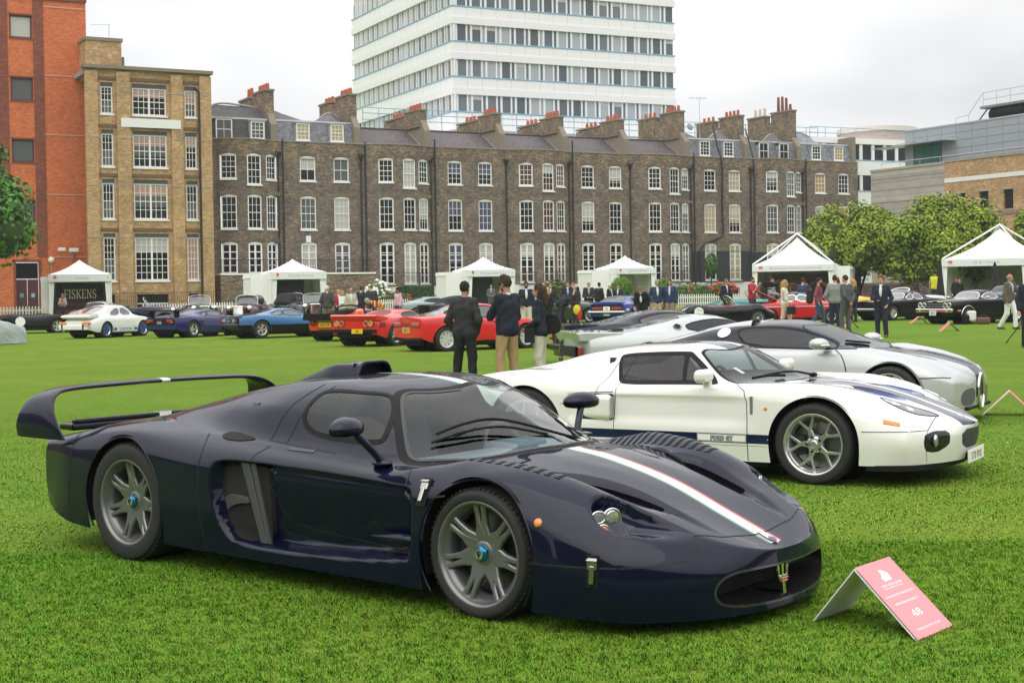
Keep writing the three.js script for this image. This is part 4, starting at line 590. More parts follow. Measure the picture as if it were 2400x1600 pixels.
tent({ label: 'white tent numbered 7 with a dark panel inside, before the raised garden wall', x: -12.7, d: 86, turn: 0.38, w: 3.3, eave: 2.80, apex: 3.6, text: 'Clayton Classics', num: '7', wing: [-1.6, -2.7], extra: (t, w, dp, base) => part(t, 'display_panel', bx(-w / 2 + 0.3, w / 2 - 1.0, 0.2, base, -1.6, -1.5), sgn([0.035, 0.032, 0.033])) });
tent({ label: 'white tent numbered 6 with dark green interior', x: -1.3, d: 94, turn: 0.35, w: 3.25, eave: 2.86, apex: 3.75, text: 'Nicholas Mee & Co', num: '6', wing: [-1.6, -2.8], extra: (t, w, dp, base) => part(t, 'display_panel', bx(-w / 2 + 0.2, w / 2 - 0.9, 0.1, base, -2.0, -1.9), sgn([0.02, 0.045, 0.035])) });
tent({ label: 'white tent numbered 5 behind two clipped ball trees', x: 9.1, d: 105, turn: 0.42, w: 3.3, eave: 3.0, apex: 3.95, text: 'Atalanta Motors', num: '5', wing: [-1.6, -3.1] });
tent({ label: 'large white strutted tent numbered 4, left of the round trees', x: 18.6, d: 95, turn: -0.3, w: 5.3, dp: 6, eave: 2.88, apex: 4.8, fas: 0.42, text: 'Romans International', num: '4', frame: true, wing: [2.65, 3.6], extra: (t, w, dp, base) => { const m = canvasTex(512, 128, (c, W, H) => { const R = rng(4); c.fillStyle = '#4a3a34'; c.fillRect(0, 0, W, H); for (let k = 0; k < 60; k++) { c.fillStyle = ['#2a201e', '#7b2a22', '#a06a2c', '#57504c', '#1c1a1a', '#8a807a'][R() * 6 | 0]; c.beginPath(); c.ellipse(R() * W, 40 + R() * 80, 14 + R() * 50, 5 + R() * 14, 0, 0, 7); c.fill(); } }); const q = new THREE.PlaneGeometry(w - 1.4, base - 0.7); q.translate(0.3, base / 2 + 0.2, -2.5); part(t, 'printed_backdrop', q, std(0xffffff, 0.7, 0, { map: m })); } });
tent({ label: 'large white strutted tent at the right edge', x: 29.6, d: 90, turn: -0.6, w: 5.3, dp: 7, eave: 3.0, apex: 5.0, text: 'H.R. Owen', num: '3', frame: true, wing: [2.65, 4.0] });
// ---------- white picket fence ----------
function fence(label, x0, d0, x1, d1) {
  const a = Math.atan2(d1 - d0, x1 - x0), L = Math.hypot(x1 - x0, d1 - d0), f = thing('picket_fence', label, 'fence', [x0, gy(d0), -d0], a), n = Math.round(L / 0.19), g = extr([[-0.045, 0], [0.045, 0], [0.045, 0.92], [0, 1.0], [-0.045, 0.92]], 0.02);
  for (let i = 0; i < n; i++) { const m = part(f, 'picket', g, white); m.position.set(i * 0.19, 0, 0.02); } each(f, 'rail', [bx(-0.1, L, 0.25, 0.33, -0.02, 0.015), bx(-0.1, L, 0.7, 0.78, -0.02, 0.015)], white);
}
fence('white picket fence before the red building at the far left', -34, 86, -27.8, 86); fence('white picket fence running past the yellow building to the tent numbered 7', -23.6, 92, -15.6, 99);
fence('white picket fence below the clipped hedge and rose bush', -10.6, 101, -4.6, 106); fence('white picket fence below the red flowers by the black house front', 12.0, 111, 18, 113);
// ---------- trees and plants ----------
function leafCloud(R, n, size, sample, cols, up = 0.3) {
  const pos = [], nor = [], col = [], idx = [];
  for (let i = 0; i < n; i++) {
    const [p, o] = sample(), s = size * (0.6 + 0.8 * R()), N = V3(o.x + (R() - 0.5) * 1.1, o.y + up + (R() - 0.5) * 1.1, o.z + (R() - 0.5) * 1.1).normalize(), T = V3(R() - 0.5, R() - 0.5, R() - 0.5).cross(N).normalize(), B = N.clone().cross(T), k = pos.length / 3, c = cols[R() * cols.length | 0], v = 0.75 + 0.5 * R();
    for (const [a, b, h] of [[-1, 0, 0], [0, -0.45, 0.1], [1, 0, 0], [0, 0.45, 0.1]]) { const q = p.clone().addScaledVector(T, a * s / 2).addScaledVector(B, b * s).addScaledVector(N, h * s); pos.push(q.x, q.y, q.z); const nn = N.clone().multiplyScalar(0.6).addScaledVector(o, 0.6).normalize(); nor.push(nn.x, nn.y, nn.z); col.push(c[0] * v, c[1] * v, c[2] * v); }
    idx.push(k, k + 1, k + 2, k, k + 2, k + 3);
  }
  const g = new THREE.BufferGeometry(); g.setAttribute('position', new THREE.Float32BufferAttribute(pos, 3)); g.setAttribute('normal', new THREE.Float32BufferAttribute(nor, 3)); g.setAttribute('color', new THREE.Float32BufferAttribute(col, 3)); g.setIndex(idx); return g;
}
const leafMat = phys([1, 1, 1], { vertexColors: true, roughness: 0.55, specularIntensity: 0.5, transmission: 0.25, thickness: 0 }), bark = std([0.045, 0.035, 0.028], 0.95);
function lobes(R, n, rx, ry, rz, r0, r1, flat = -0.5) { const o = []; for (let i = 0; i < n; i++) { let v; do v = V3(R() * 2 - 1, R() * 2 - 1, R() * 2 - 1); while (v.length() > 1 || v.length() < 0.45 || v.y < flat); v.normalize().multiplyScalar(0.55 + 0.38 * R()); o.push([V3(v.x * rx, v.y * ry, v.z * rz), mix(r0, r1, R())]); } return o; }
function tree(S) {
  const R = rng(S.seed), t = thing('broadleaf_tree', S.label, 'tree', [S.x, gy(S.d), -S.d]), Lb = lobes(R, S.n || 60, S.rx, S.ry, S.rz, S.r0, S.r1, S.flat);
  const smp = () => { const [c, r] = Lb[R() * Lb.length | 0]; let v; do v = V3(R() * 2 - 1, R() * 2 - 1, R() * 2 - 1); while (v.length() > 1); v.normalize(); if (v.y < -0.3 && R() < 0.6) v.y = -v.y; const rr = r * (0.75 + 0.35 * Math.sqrt(R())); return [c.clone().addScaledVector(v, rr).add(V3(0, S.cy, 0)), v.clone()]; };
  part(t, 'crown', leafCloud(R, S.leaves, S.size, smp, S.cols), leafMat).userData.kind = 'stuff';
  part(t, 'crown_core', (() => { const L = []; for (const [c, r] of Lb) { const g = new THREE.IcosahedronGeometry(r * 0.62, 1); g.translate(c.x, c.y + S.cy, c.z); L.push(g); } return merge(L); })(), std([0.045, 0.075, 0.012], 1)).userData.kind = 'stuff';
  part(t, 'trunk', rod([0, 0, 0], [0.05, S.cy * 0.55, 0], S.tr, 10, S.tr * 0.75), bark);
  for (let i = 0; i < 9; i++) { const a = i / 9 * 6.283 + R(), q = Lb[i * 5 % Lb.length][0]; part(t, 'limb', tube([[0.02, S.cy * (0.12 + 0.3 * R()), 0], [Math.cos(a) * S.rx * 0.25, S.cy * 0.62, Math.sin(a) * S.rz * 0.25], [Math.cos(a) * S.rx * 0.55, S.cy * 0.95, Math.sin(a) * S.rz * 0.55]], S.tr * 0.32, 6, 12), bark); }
}
const magnolia = [[0.25, 0.35, 0.018], [0.31, 0.40, 0.024], [0.20, 0.30, 0.018], [0.33, 0.37, 0.024], [0.17, 0.27, 0.016], [0.28, 0.38, 0.02]];
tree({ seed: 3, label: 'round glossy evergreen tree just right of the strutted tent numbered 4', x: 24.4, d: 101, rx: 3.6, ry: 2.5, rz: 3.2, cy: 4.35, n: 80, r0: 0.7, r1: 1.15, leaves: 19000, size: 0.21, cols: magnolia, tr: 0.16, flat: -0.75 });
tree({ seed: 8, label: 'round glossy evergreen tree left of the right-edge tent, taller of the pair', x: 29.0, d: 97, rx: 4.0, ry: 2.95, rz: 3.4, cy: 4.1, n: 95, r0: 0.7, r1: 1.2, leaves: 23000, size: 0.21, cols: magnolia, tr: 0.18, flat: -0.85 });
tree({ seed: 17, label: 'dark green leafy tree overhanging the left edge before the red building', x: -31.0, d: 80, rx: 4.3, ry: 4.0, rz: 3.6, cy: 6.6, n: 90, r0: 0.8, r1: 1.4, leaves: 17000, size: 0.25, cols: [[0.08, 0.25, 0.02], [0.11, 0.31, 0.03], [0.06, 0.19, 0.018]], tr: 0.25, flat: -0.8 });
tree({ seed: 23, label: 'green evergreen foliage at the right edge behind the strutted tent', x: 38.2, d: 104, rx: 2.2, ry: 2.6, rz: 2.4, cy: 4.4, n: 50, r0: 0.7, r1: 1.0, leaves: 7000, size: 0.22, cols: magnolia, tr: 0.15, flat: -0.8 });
function bush(name, label, cat, x, d, sx, sy, sz, n, size, cols, seed, o = {}) {
  const R = rng(seed), t = thing(name, label, cat, [x, gy(d), -d], o.turn || 0), ball = () => { let v; do v = V3(R() * 2 - 1, R() * 2 - 1, R() * 2 - 1); while (v.length() > 1); v.normalize(); const k = 0.8 + 0.25 * R() + 0.12 * noise.noise(v.x * 3, v.y * 3, v.z * 3 + seed); return [V3(v.x * sx * k, v.y * sy * k + (o.cy ?? sy), v.z * sz * k), v]; };
  const cube = () => { const f = R() * 3 | 0, u = R() * 2 - 1, w = R() * 2 - 1, s = R() < 0.5 ? -1 : 1, p = f === 0 ? [s, u, w] : f === 1 ? [u, s, w] : [u, w, s], n = V3(f === 0 ? s : 0, f === 1 ? s : 0, f === 2 ? s : 0); const j = 1 + (R() - 0.5) * 0.06; return [V3(p[0] * sx * j, p[1] * sy * j + sy, p[2] * sz * j), n]; };
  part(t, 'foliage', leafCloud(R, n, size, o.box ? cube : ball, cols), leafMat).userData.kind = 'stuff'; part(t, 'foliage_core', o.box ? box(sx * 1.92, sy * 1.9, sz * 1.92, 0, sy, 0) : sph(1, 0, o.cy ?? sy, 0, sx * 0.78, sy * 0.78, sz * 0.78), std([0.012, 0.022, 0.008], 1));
  if (o.stem) part(t, 'stem', rod([0, 0, 0], [0, (o.cy ?? sy) - sy * 0.6, 0], 0.06, 6), bark); if (o.stem) part(t, 'pot', cyl(0.3, 0.24, 0.45, 12, 0, 0.22, 0), std([0.03, 0.03, 0.03], 0.7));
  if (o.flowers) { const fl = []; for (let i = 0; i < o.flowers; i++) { const [p, v] = ball(); if (v.z < -0.3) continue; fl.push(sph(o.fs || 0.12, p.x, p.y, p.z, 1, 0.8, 1, 7)); } part(t, 'flowers', fl, o.fm).userData.kind = 'stuff'; }
  return t;
}
const hedgeC = [[0.05, 0.12, 0.016], [0.075, 0.15, 0.022], [0.04, 0.09, 0.014]], topC = [[0.12, 0.26, 0.016], [0.16, 0.32, 0.024], [0.09, 0.20, 0.016]], shrubC = [[0.09, 0.20, 0.03], [0.06, 0.15, 0.025], [0.13, 0.23, 0.04]];
const flW = std([0.78, 0.76, 0.70], 0.8), flR = std([0.55, 0.02, 0.03], 0.8), flP = std([0.60, 0.12, 0.10], 0.8);
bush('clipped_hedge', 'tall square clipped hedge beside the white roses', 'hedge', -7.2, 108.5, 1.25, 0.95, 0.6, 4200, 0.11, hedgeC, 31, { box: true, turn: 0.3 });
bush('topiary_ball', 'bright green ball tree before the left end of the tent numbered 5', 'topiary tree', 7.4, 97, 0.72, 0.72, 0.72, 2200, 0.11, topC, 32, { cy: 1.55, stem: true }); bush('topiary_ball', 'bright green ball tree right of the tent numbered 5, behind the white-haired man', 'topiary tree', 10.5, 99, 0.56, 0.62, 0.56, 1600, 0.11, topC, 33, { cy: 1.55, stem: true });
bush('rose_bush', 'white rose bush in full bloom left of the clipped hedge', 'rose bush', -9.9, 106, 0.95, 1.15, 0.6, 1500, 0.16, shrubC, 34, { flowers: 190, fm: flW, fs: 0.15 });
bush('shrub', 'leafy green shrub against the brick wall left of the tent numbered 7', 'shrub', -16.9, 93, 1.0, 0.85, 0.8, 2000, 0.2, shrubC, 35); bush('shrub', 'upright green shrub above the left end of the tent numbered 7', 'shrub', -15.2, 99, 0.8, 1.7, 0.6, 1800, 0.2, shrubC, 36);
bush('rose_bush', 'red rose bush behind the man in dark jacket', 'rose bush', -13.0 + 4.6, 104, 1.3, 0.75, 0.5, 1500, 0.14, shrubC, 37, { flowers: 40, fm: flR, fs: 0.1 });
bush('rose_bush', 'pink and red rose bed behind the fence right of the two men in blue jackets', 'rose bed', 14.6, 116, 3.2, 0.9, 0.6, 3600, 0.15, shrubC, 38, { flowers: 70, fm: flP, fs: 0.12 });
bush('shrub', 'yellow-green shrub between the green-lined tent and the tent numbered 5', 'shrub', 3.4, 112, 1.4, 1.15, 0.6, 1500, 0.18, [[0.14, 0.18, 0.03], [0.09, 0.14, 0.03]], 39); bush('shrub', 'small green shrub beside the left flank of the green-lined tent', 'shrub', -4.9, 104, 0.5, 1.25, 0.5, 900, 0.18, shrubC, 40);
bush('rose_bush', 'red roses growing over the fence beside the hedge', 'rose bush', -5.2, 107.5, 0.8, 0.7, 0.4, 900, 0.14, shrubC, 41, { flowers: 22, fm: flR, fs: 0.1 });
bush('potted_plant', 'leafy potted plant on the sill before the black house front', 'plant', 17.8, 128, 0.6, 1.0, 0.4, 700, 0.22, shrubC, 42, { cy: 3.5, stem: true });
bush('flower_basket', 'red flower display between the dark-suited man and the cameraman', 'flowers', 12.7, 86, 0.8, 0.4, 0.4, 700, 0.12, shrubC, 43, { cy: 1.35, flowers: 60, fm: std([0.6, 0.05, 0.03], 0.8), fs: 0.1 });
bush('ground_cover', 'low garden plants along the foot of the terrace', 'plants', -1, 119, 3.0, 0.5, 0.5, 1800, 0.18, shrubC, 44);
for (const [x, d, l] of [[25.65, 86, 'closed black parasol left of the right-edge tent'], [28.75, 85.5, 'closed black parasol before the right-edge tent']]) { const u = thing('closed_parasol', l, 'parasol', [x, gy(d), -d]); part(u, 'pole', rod([0, 0, 0], [0, 2.75, 0], 0.03, 6), black); part(u, 'folded_canopy', lathe([[0.02, 2.75], [0.09, 2.6], [0.12, 2.2], [0.22, 1.2], [0.27, 0.75], [0.16, 0.72], [0.02, 0.7]], 10), std([0.012, 0.012, 0.014], 0.9)); part(u, 'base', cyl(0.35, 0.38, 0.08, 16, 0, 0.04, 0), black); }
// ---------- folded pink information signs ----------
function aSign(label, a, b, c, d, apexL, apexR, text) { // ground corners of both leaves and the two ridge ends, in metres
  const s = thing('folded_sign', label, 'sign', [0, 0, 0]), pink = std([0.80, 0.24, 0.25], 0.5), q = (P) => quadGeo(...P);
  const slabQ = (P, t) => { const n = V3(P[1][0] - P[0][0], P[1][1] - P[0][1], P[1][2] - P[0][2]).cross(V3(P[3][0] - P[0][0], P[3][1] - P[0][1], P[3][2] - P[0][2])).normalize().multiplyScalar(t), Q = P.map(p => [p[0] + n.x, p[1] + n.y, p[2] + n.z]); return merge([quadGeo(...P), quadGeo(...Q), ...[0, 1, 2, 3].map(i => quadGeo(P[i], P[(i + 1) % 4], Q[(i + 1) % 4], Q[i]))]); };
  return { s, slabQ, pink };
}
{ // the near sign
  const o = [1.9, 0, -7.0], L1 = [1.42, 0, -6.89], L2 = [1.66, 0, -7.16], R1 = [1.81, 0, -6.48], R2 = [2.05, 0, -6.75], A1 = [1.585, 0.285, -6.72], A2 = [1.815, 0.285, -6.985];
  const { s, slabQ, pink } = aSign('pink folded sign numbered 48 on the grass before the dark blue car', 0); const loc = P => P.map(p => [p[0] - o[0], p[1], p[2] - o[2]]); s.position.set(...o);
  part(s, 'white_leaf', slabQ(loc([L1, L2, A2, A1]), 0.006), std([0.74, 0.75, 0.74], 0.45));
  part(s, 'pink_leaf', slabQ(loc([A1, A2, R2, R1]), 0.006), white);
  const t = canvasTex(512, 1024, (c, W, H) => { c.fillStyle = '#ef9198'; c.fillRect(0, 0, W, H); c.fillStyle = '#ffffff'; c.textAlign = 'center'; c.save(); c.translate(W / 2, 205); c.beginPath(); c.moveTo(-20, -95); c.lineTo(25, -70); c.lineTo(62, -20); c.lineTo(58, 60); c.lineTo(-40, 70); c.lineTo(-62, 20); c.lineTo(-30, -20); c.closePath(); c.fill(); c.restore(); c.font = '38px serif'; c.fillText('CITY CONCOURS', W / 2, 335, 330); c.font = '22px serif'; c.fillText('THE LONDON CONCOURS', W / 2, 368, 300); c.font = '36px serif'; c.fillText('Evolution of the Supercar Part 2', W / 2, 470, 420); c.fillText('2006 Maserati MC12', W / 2, 580, 330); c.font = '118px serif'; c.fillText('48', W / 2, 770); c.font = '32px serif'; c.fillText('PLEASE DO NOT TOUCH', W / 2, 930, 330); });
  const g = quadGeo(...loc([R1, R2, A2, A1])), n = V3(R2[0] - R1[0], R2[1] - R1[1], R2[2] - R1[2]).cross(V3(A1[0] - R1[0], A1[1] - R1[1], A1[2] - R1[2])).normalize(); if (n.y < 0) n.negate(); g.setAttribute('uv', new THREE.Float32BufferAttribute([0, 0, 1, 0, 1, 1, 0, 1], 2)); g.translate(n.x * 0.008, n.y * 0.008, n.z * 0.008); part(s, 'printed_face', g, std(0xffffff, 0.45, 0, { map: t }));
}
for (const [l, x, z, w, hh, yaw, flip] of [['pink folded sign before the black pickup', 17.0, -60.1, 0.72, 0.28, 0, 0], ['pink folded sign nearest in front of the black pickup, on open grass', 15.04, -49.45, 0.66, 0.30, 0, 0], ['pink folded sign between the black coupe and the walking man', 17.2, -69.9, 0.7, 0.28, 0, 1], ['pink folded sign by the front wheel of the red coupe', 12.95, -55, 0.6, 0.3, 0, 0], ['pink folded sign at the right edge, its pale edges towards the viewer', 6.08, -17.6, 0.62, 0.30, -0.335, 1]]) {
  const s = thing('folded_sign', l, 'sign', [x, 0, z], yaw), dz = 0.34; const P = [[-w / 2, 0, dz / 2], [-w / 2, 0, -dz / 2], [0, hh, -dz / 2], [0, hh, dz / 2]], Q = [[0, hh, dz / 2], [0, hh, -dz / 2], [w / 2, 0, -dz / 2], [w / 2, 0, dz / 2]], pk = std([0.72, 0.16, 0.18], 0.5), gr = std([0.5, 0.52, 0.5], 0.5);
  const th = (P, m) => { const g = quadGeo(...P); const g2 = g.clone(); g2.translate(0, -0.006, 0); return merge([g, g2, quadGeo(P[3], P[0], [P[0][0], P[0][1] - 0.006, P[0][2]], [P[3][0], P[3][1] - 0.006, P[3][2]])]); };
  part(s, 'pink_leaf', th(flip ? Q : P), pk); part(s, 'pale_leaf', th(flip ? P : Q), flip && x < 10 ? std([0.74, 0.5, 0.5], 0.5) : gr);
}
{ const b = thing('handbag', 'brown leather bag lying on the grass by the pickup front wheel', 'bag', [18.75, 0, -57.2], 0.2); part(b, 'bag_body', rbox(0.55, 0.28, 0.28, 0.09, 0, 0.14, 0, 3), std([0.13, 0.06, 0.04], 0.7)); part(b, 'bag_handle', tube([[-0.15, 0.26, 0], [-0.1, 0.36, 0.02], [0.1, 0.36, 0.02], [0.15, 0.26, 0]], 0.015, 5, 12), std([0.08, 0.035, 0.025], 0.7));
  const c = thing('carrier_bag', 'white bag and black rucksack propped against the pickup front wheel', 'bag', [18.35, 0, -57.4]); part(c, 'bag_body', rbox(0.36, 0.42, 0.2, 0.08, 0, 0.33, 0, 3), std([0.68, 0.68, 0.66], 0.8)); part(c, 'rucksack', rbox(0.3, 0.4, 0.24, 0.1, -0.24, 0.2, 0.02, 3), black);
  const m = thing('monopod', 'thin black camera support leaning at the right edge', 'monopod', [13.25, 0, -38.6]); part(m, 'leg', rod([0, 0, 0], [0.75, 1.1, 0.3], 0.014, 5), black); part(m, 'grip', rod([0.62, 0.92, 0.25], [0.75, 1.1, 0.3], 0.024, 6), black);
  const k = thing('concrete_block', 'pale weathered block on the paving between the round trees', 'block', [26.2, 0.18, -99], 0.1); part(k, 'block', rbox(0.95, 0.5, 0.4, 0.06, 0, 0.25, 0), std([0.5, 0.47, 0.42], 0.9)); part(k, 'block_top', rbox(0.8, 0.12, 0.34, 0.05, 0, 0.55, 0), std([0.48, 0.45, 0.4], 0.9)); }
// ---------- the dark blue supercar in the foreground ----------
const navy = paint([0.0012, 0.0028, 0.018], { roughness: 0.5, clearcoat: 0.7, clearcoatRoughness: 0.008 });
const navyDark = paint([0.003, 0.004, 0.012], { roughness: 0.5 });
const seamMat = std([0.006, 0.006, 0.007], 0.6);
const whitePaint = paint([0.80, 0.80, 0.78]), redStripe = paint([0.55, 0.05, 0.04]), greenStripe = paint([0.03, 0.23, 0.14]);
const lampGlass = phys([0.95, 0.97, 0.97], { roughness: 0.02, transmission: 0.9, thickness: 0.01, ior: 1.5 });
const amberGlass = phys([0.75, 0.22, 0.03], { roughness: 0.12, clearcoat: 1 }), redGlass = phys([0.35, 0.015, 0.012], { roughness: 0.12, clearcoat: 1 });
const leather = std([0.08, 0.11, 0.14], 0.6), carpet = std([0.012, 0.012, 0.014], 0.95);
function seat(x, z, m = leather) { const a = rbox(0.5, 0.14, 0.44, 0.06, x + 0.12, 0.36, z), b = rbox(0.14, 0.62, 0.44, 0.06, 0, 0.31, 0); b.rotateZ(0.42); b.translate(x - 0.12, 0.36, z); const h = rbox(0.1, 0.18, 0.26, 0.05, x - 0.38, 0.93, z); return merge([a, b, h]); }
function steering(x, y, z) { const t = new THREE.TorusGeometry(0.17, 0.014, 8, 32), a = box(0.3, 0.03, 0.012), b = box(0.03, 0.16, 0.012, 0, -0.08, 0), g = merge([t, a, b]); g.rotateY(Math.PI / 2); g.rotateZ(0.42); g.translate(x, y, z); return g; }
const zoneX = (a, b, f) => (x, y, z) => Math.max(f(x, y, z), a - x, x - b);
function mc12() {
  const car = thing('sports_car', 'dark blue long-tailed supercar with tricolour stripe and huge rear wing, nearest in the foreground', 'car', [-0.666, 0, -8.657], -0.6883);
  const cut = chaikin([[-0.53, 0.64], [-0.47, 0.675], [-0.2, 0.672], [0.3, 0.66], [0.93, 0.625], [0.985, 0.60], [0.985, 0.262], [0.9, 0.252], [0.6, 0.222], [0.36, 0.214], [0.1, 0.204], [-0.36, 0.212], [-0.46, 0.27], [-0.54, 0.50]], 2), fcut = sdPoly(cut);
  const door = sdPoly(chaikin([[-0.11, 0.70], [-0.10, 0.50], [-0.06, 0.30], [0.02, 0.265], [0.35, 0.235], [0.55, 0.25], [0.93, 0.285], [0.965, 0.34], [0.965, 0.66], [0.4, 0.70]], 2));
  const vent = chaikin([[1.51, 0.53], [1.58, 0.59], [1.85, 0.56], [2.10, 0.465], [2.25, 0.40], [2.44, 0.335], [2.2, 0.315], [1.9, 0.325], [1.68, 0.40]], 2), fv = sdPoly(vent);
  const lamp = sdPoly(chaikin([[1.96, 0.74], [2.0, 0.655], [2.06, 0.615], [2.22, 0.56], [2.36, 0.50], [2.40, 0.53], [2.30, 0.66], [2.18, 0.79], [2.08, 0.83], [1.99, 0.81]], 2));
  const body0 = shell({
    x0: -2.44, x1: 2.2, nu: 250, seg: 13,
    lines: [
      [[-2.44, 0.26, 0.86], [-2.2, 0.21, 0.95], [-2.04, 0.18, 0.975], [-1.75, 0.16, 0.99], [-1, 0.14, 1.0], [0, 0.125, 0.99], [1, 0.115, 0.985], [1.77, 0.09, 0.97], [2.2, 0.07, 0.86]],
      [[-2.44, 0.45, 0.88], [-2.0, 0.42, 0.99], [-1.4, 0.42, 1.035], [-0.7, 0.40, 1.04], [0, 0.36, 1.01], [0.9, 0.34, 0.995], [1.4, 0.33, 1.0], [1.8, 0.28, 0.985], [2.2, 0.21, 0.90]],
      [[-2.44, 0.58, 0.88], [-2.0, 0.60, 0.98], [-1.4, 0.66, 1.02], [-0.7, 0.62, 1.035], [0, 0.585, 1.0], [0.9, 0.56, 0.985], [1.4, 0.59, 0.985], [1.8, 0.49, 0.965], [2.2, 0.34, 0.885]],
      [[-2.44, 0.66, 0.86], [-2.0, 0.71, 0.945], [-1.4, 0.79, 0.96], [-0.7, 0.715, 0.995], [0, 0.685, 0.965], [0.8, 0.65, 0.945], [1.1, 0.685, 0.915], [1.4, 0.715, 0.90], [1.8, 0.615, 0.87], [2.2, 0.445, 0.80]],
      [[-2.44, 0.69, 0.77], [-2.0, 0.755, 0.86], [-1.7, 0.815, 0.82], [-1.4, 0.835, 0.81], [-0.75, 0.795, 0.875], [-0.2, 0.755, 0.88], [0.3, 0.722, 0.88], [0.75, 0.69, 0.88], [1.05, 0.728, 0.83], [1.28, 0.766, 0.795], [1.5, 0.752, 0.745], [1.755, 0.702, 0.70], [2.03, 0.605, 0.65], [2.2, 0.53, 0.615]],
      [[-2.44, 0.70, 0.6], [-2.0, 0.765, 0.68], [-1.6, 0.835, 0.68], [-1.2, 0.845, 0.72], [-0.7, 0.815, 0.81], [-0.2, 0.782, 0.835], [0.3, 0.752, 0.84], [0.76, 0.712, 0.82], [1.05, 0.69, 0.73], [1.3, 0.706, 0.64], [1.6, 0.672, 0.55], [1.9, 0.598, 0.48], [2.2, 0.52, 0.42]],
      [[-2.44, 0.70, 0.42], [-2.0, 0.77, 0.50], [-1.6, 0.85, 0.50], [-1.2, 0.915, 0.56], [-0.7, 0.97, 0.65], [-0.2, 0.975, 0.735], [0.3, 0.95, 0.735], [0.55, 0.89, 0.70], [0.80, 0.775, 0.66], [1.05, 0.715, 0.55], [1.3, 0.725, 0.42], [1.6, 0.685, 0.36], [1.9, 0.612, 0.31], [2.2, 0.505, 0.27]],
      [[-2.44, 0.70, 0.22], [-2.0, 0.775, 0.30], [-1.6, 0.865, 0.34], [-1.2, 0.955, 0.38], [-0.7, 1.045, 0.46], [-0.3, 1.095, 0.50], [0, 1.105, 0.51], [0.25, 1.085, 0.50], [0.42, 1.04, 0.46], [0.7, 0.93, 0.40], [0.9, 0.845, 0.35], [1.12, 0.757, 0.3], [1.3, 0.745, 0.25], [1.6, 0.70, 0.2], [1.9, 0.62, 0.16], [2.2, 0.496, 0.14]],
      [[-2.44, 0.70], [-2.1, 0.76], [-1.66, 0.865], [-1.17, 0.995], [-0.8, 1.065], [-0.4, 1.113], [0, 1.13], [0.3, 1.118], [0.55, 1.085], [0.8, 0.975], [1.05, 0.85], [1.26, 0.758], [1.46, 0.729], [1.675, 0.681], [1.88, 0.622], [2.08, 0.546], [2.2, 0.492]],
    ],
    nose: { b: 0.40, p: 2.5, h: 0.60, y: 0.07, n: 30 }, tail: { b: 0.06, p: 3, h: 1, n: 10 },
    deform: p => {
      const [x, y, z] = p;
      if (z > 0.8 && y < 0.72) { const d = fcut(x, y); if (d < 0.01) { const e = SM(0.004, -0.03, d), dd = door(x, y); p[2] -= e * mix(0.10, 0.028 + 0.085 * SM(0.68, 0.22, y), SM(0.012, -0.02, dd)); } }
      if (x > 1.4 && y > 0.35) {
        const v = fv(x, z); if (v < 0.02) p[1] -= (0.04 * SM(2.40, 1.75, x) + 0.015) * SM(0.012, -0.03, v);
        const l = lamp(x, z); if (l < 0.012) { const e = SM(0.006, -0.03, l) * SM(2.40, 2.12, x); p[1] -= 0.055 * e; p[0] -= 0.05 * e; p[2] -= 0.02 * e; }
      }
    },
  });
  const find = finder(body0);
  let g = body0, r;
  const cutOut = f => { [r, g] = split(g, f); return r; };
  cutOut(arch(-1.4, 0.36, 0.395)); cutOut(arch(1.41, 0.325, 0.365));
  const grille = [[0, 0.275], [0.3, 0.28], [0.47, 0.27], [0.54, 0.20], [0.50, 0.125], [0.3, 0.105], [0, 0.10], [-0.1, 0.19]];
  cutOut(front(grille, 2, 2.15));
  const wsP = [[-0.2, -0.3], [0.585, -0.3], [0.575, 0.12], [0.50, 0.30], [0.405, 0.43], [0.56, 0.59], [0.72, 0.725], [0.80, 0.765], [0.86, 0.72], [1.06, 0.48], [1.18, 0.26], [1.235, 0], [1.235, -0.3]].slice(1);
  const ws = cutOut(plan(wsP, 2, 0.6));
  const swP = [[-0.03, 1.03], [0.02, 1.066], [0.3, 1.055], [0.40, 1.04], [0.50, 0.97], [0.56, 0.90], [0.58, 0.83], [0.55, 0.806], [0.3, 0.815], [0.1, 0.832], [0.0, 0.87], [-0.04, 0.93]];
  const sw = cutOut(side(swP, 2, 0.5));
  const pillar = cutOut(zoneX(0.22, 1.3, (x, y, z) => Math.min(plan(wsP, 2, 0.6)(x, y, z) - 0.055)));
  // stripe on bonnet and roof
  const strip = (x0, x1) => {
    let s; [s, g] = split(g, (x, y, z) => Math.max(z - 0.064, -0.064 - z, x0 - x, x - x1, 0.3 - y));
    let a, b, c; [a, b] = split(s, (x, y, z) => z - 0.044); [c, a] = split(a, (x, y, z) => z + 0.044);
    part(car, 'white_stripe', a, whitePaint); part(car, 'green_stripe', b, greenStripe); part(car, 'red_stripe', c, redStripe);
  };
  strip(1.235, 2.52); strip(-0.18, 0.53);
  const ventBlack = cutOut((x, y, z) => Math.max(fv(x, Math.abs(z)) + 0.012, x - 2.09, 0.35 - y));
  const intake = cutOut(side([[-0.51, 0.63], [-0.46, 0.66], [-0.14, 0.655], [-0.125, 0.45], [-0.11, 0.235], [-0.35, 0.225], [-0.44, 0.275], [-0.52, 0.5]], 1, 0.6));
  const housing = cutOut((x, y, z) => Math.max(lamp(x, Math.abs(z)) + 0.012, x - 2.13, 0.35 - y));
  part(car, 'body', g, navy);
  each(car, 'headlamp_housing', housing, navyDark);
  part(car, 'windscreen_surround', pillar, black);
  part(car, 'windscreen', ws, clearGlass);
  each(car, 'side_window', sw, phys([0.66, 0.80, 0.82], { roughness: 0, transmission: 1, thickness: 0 }));
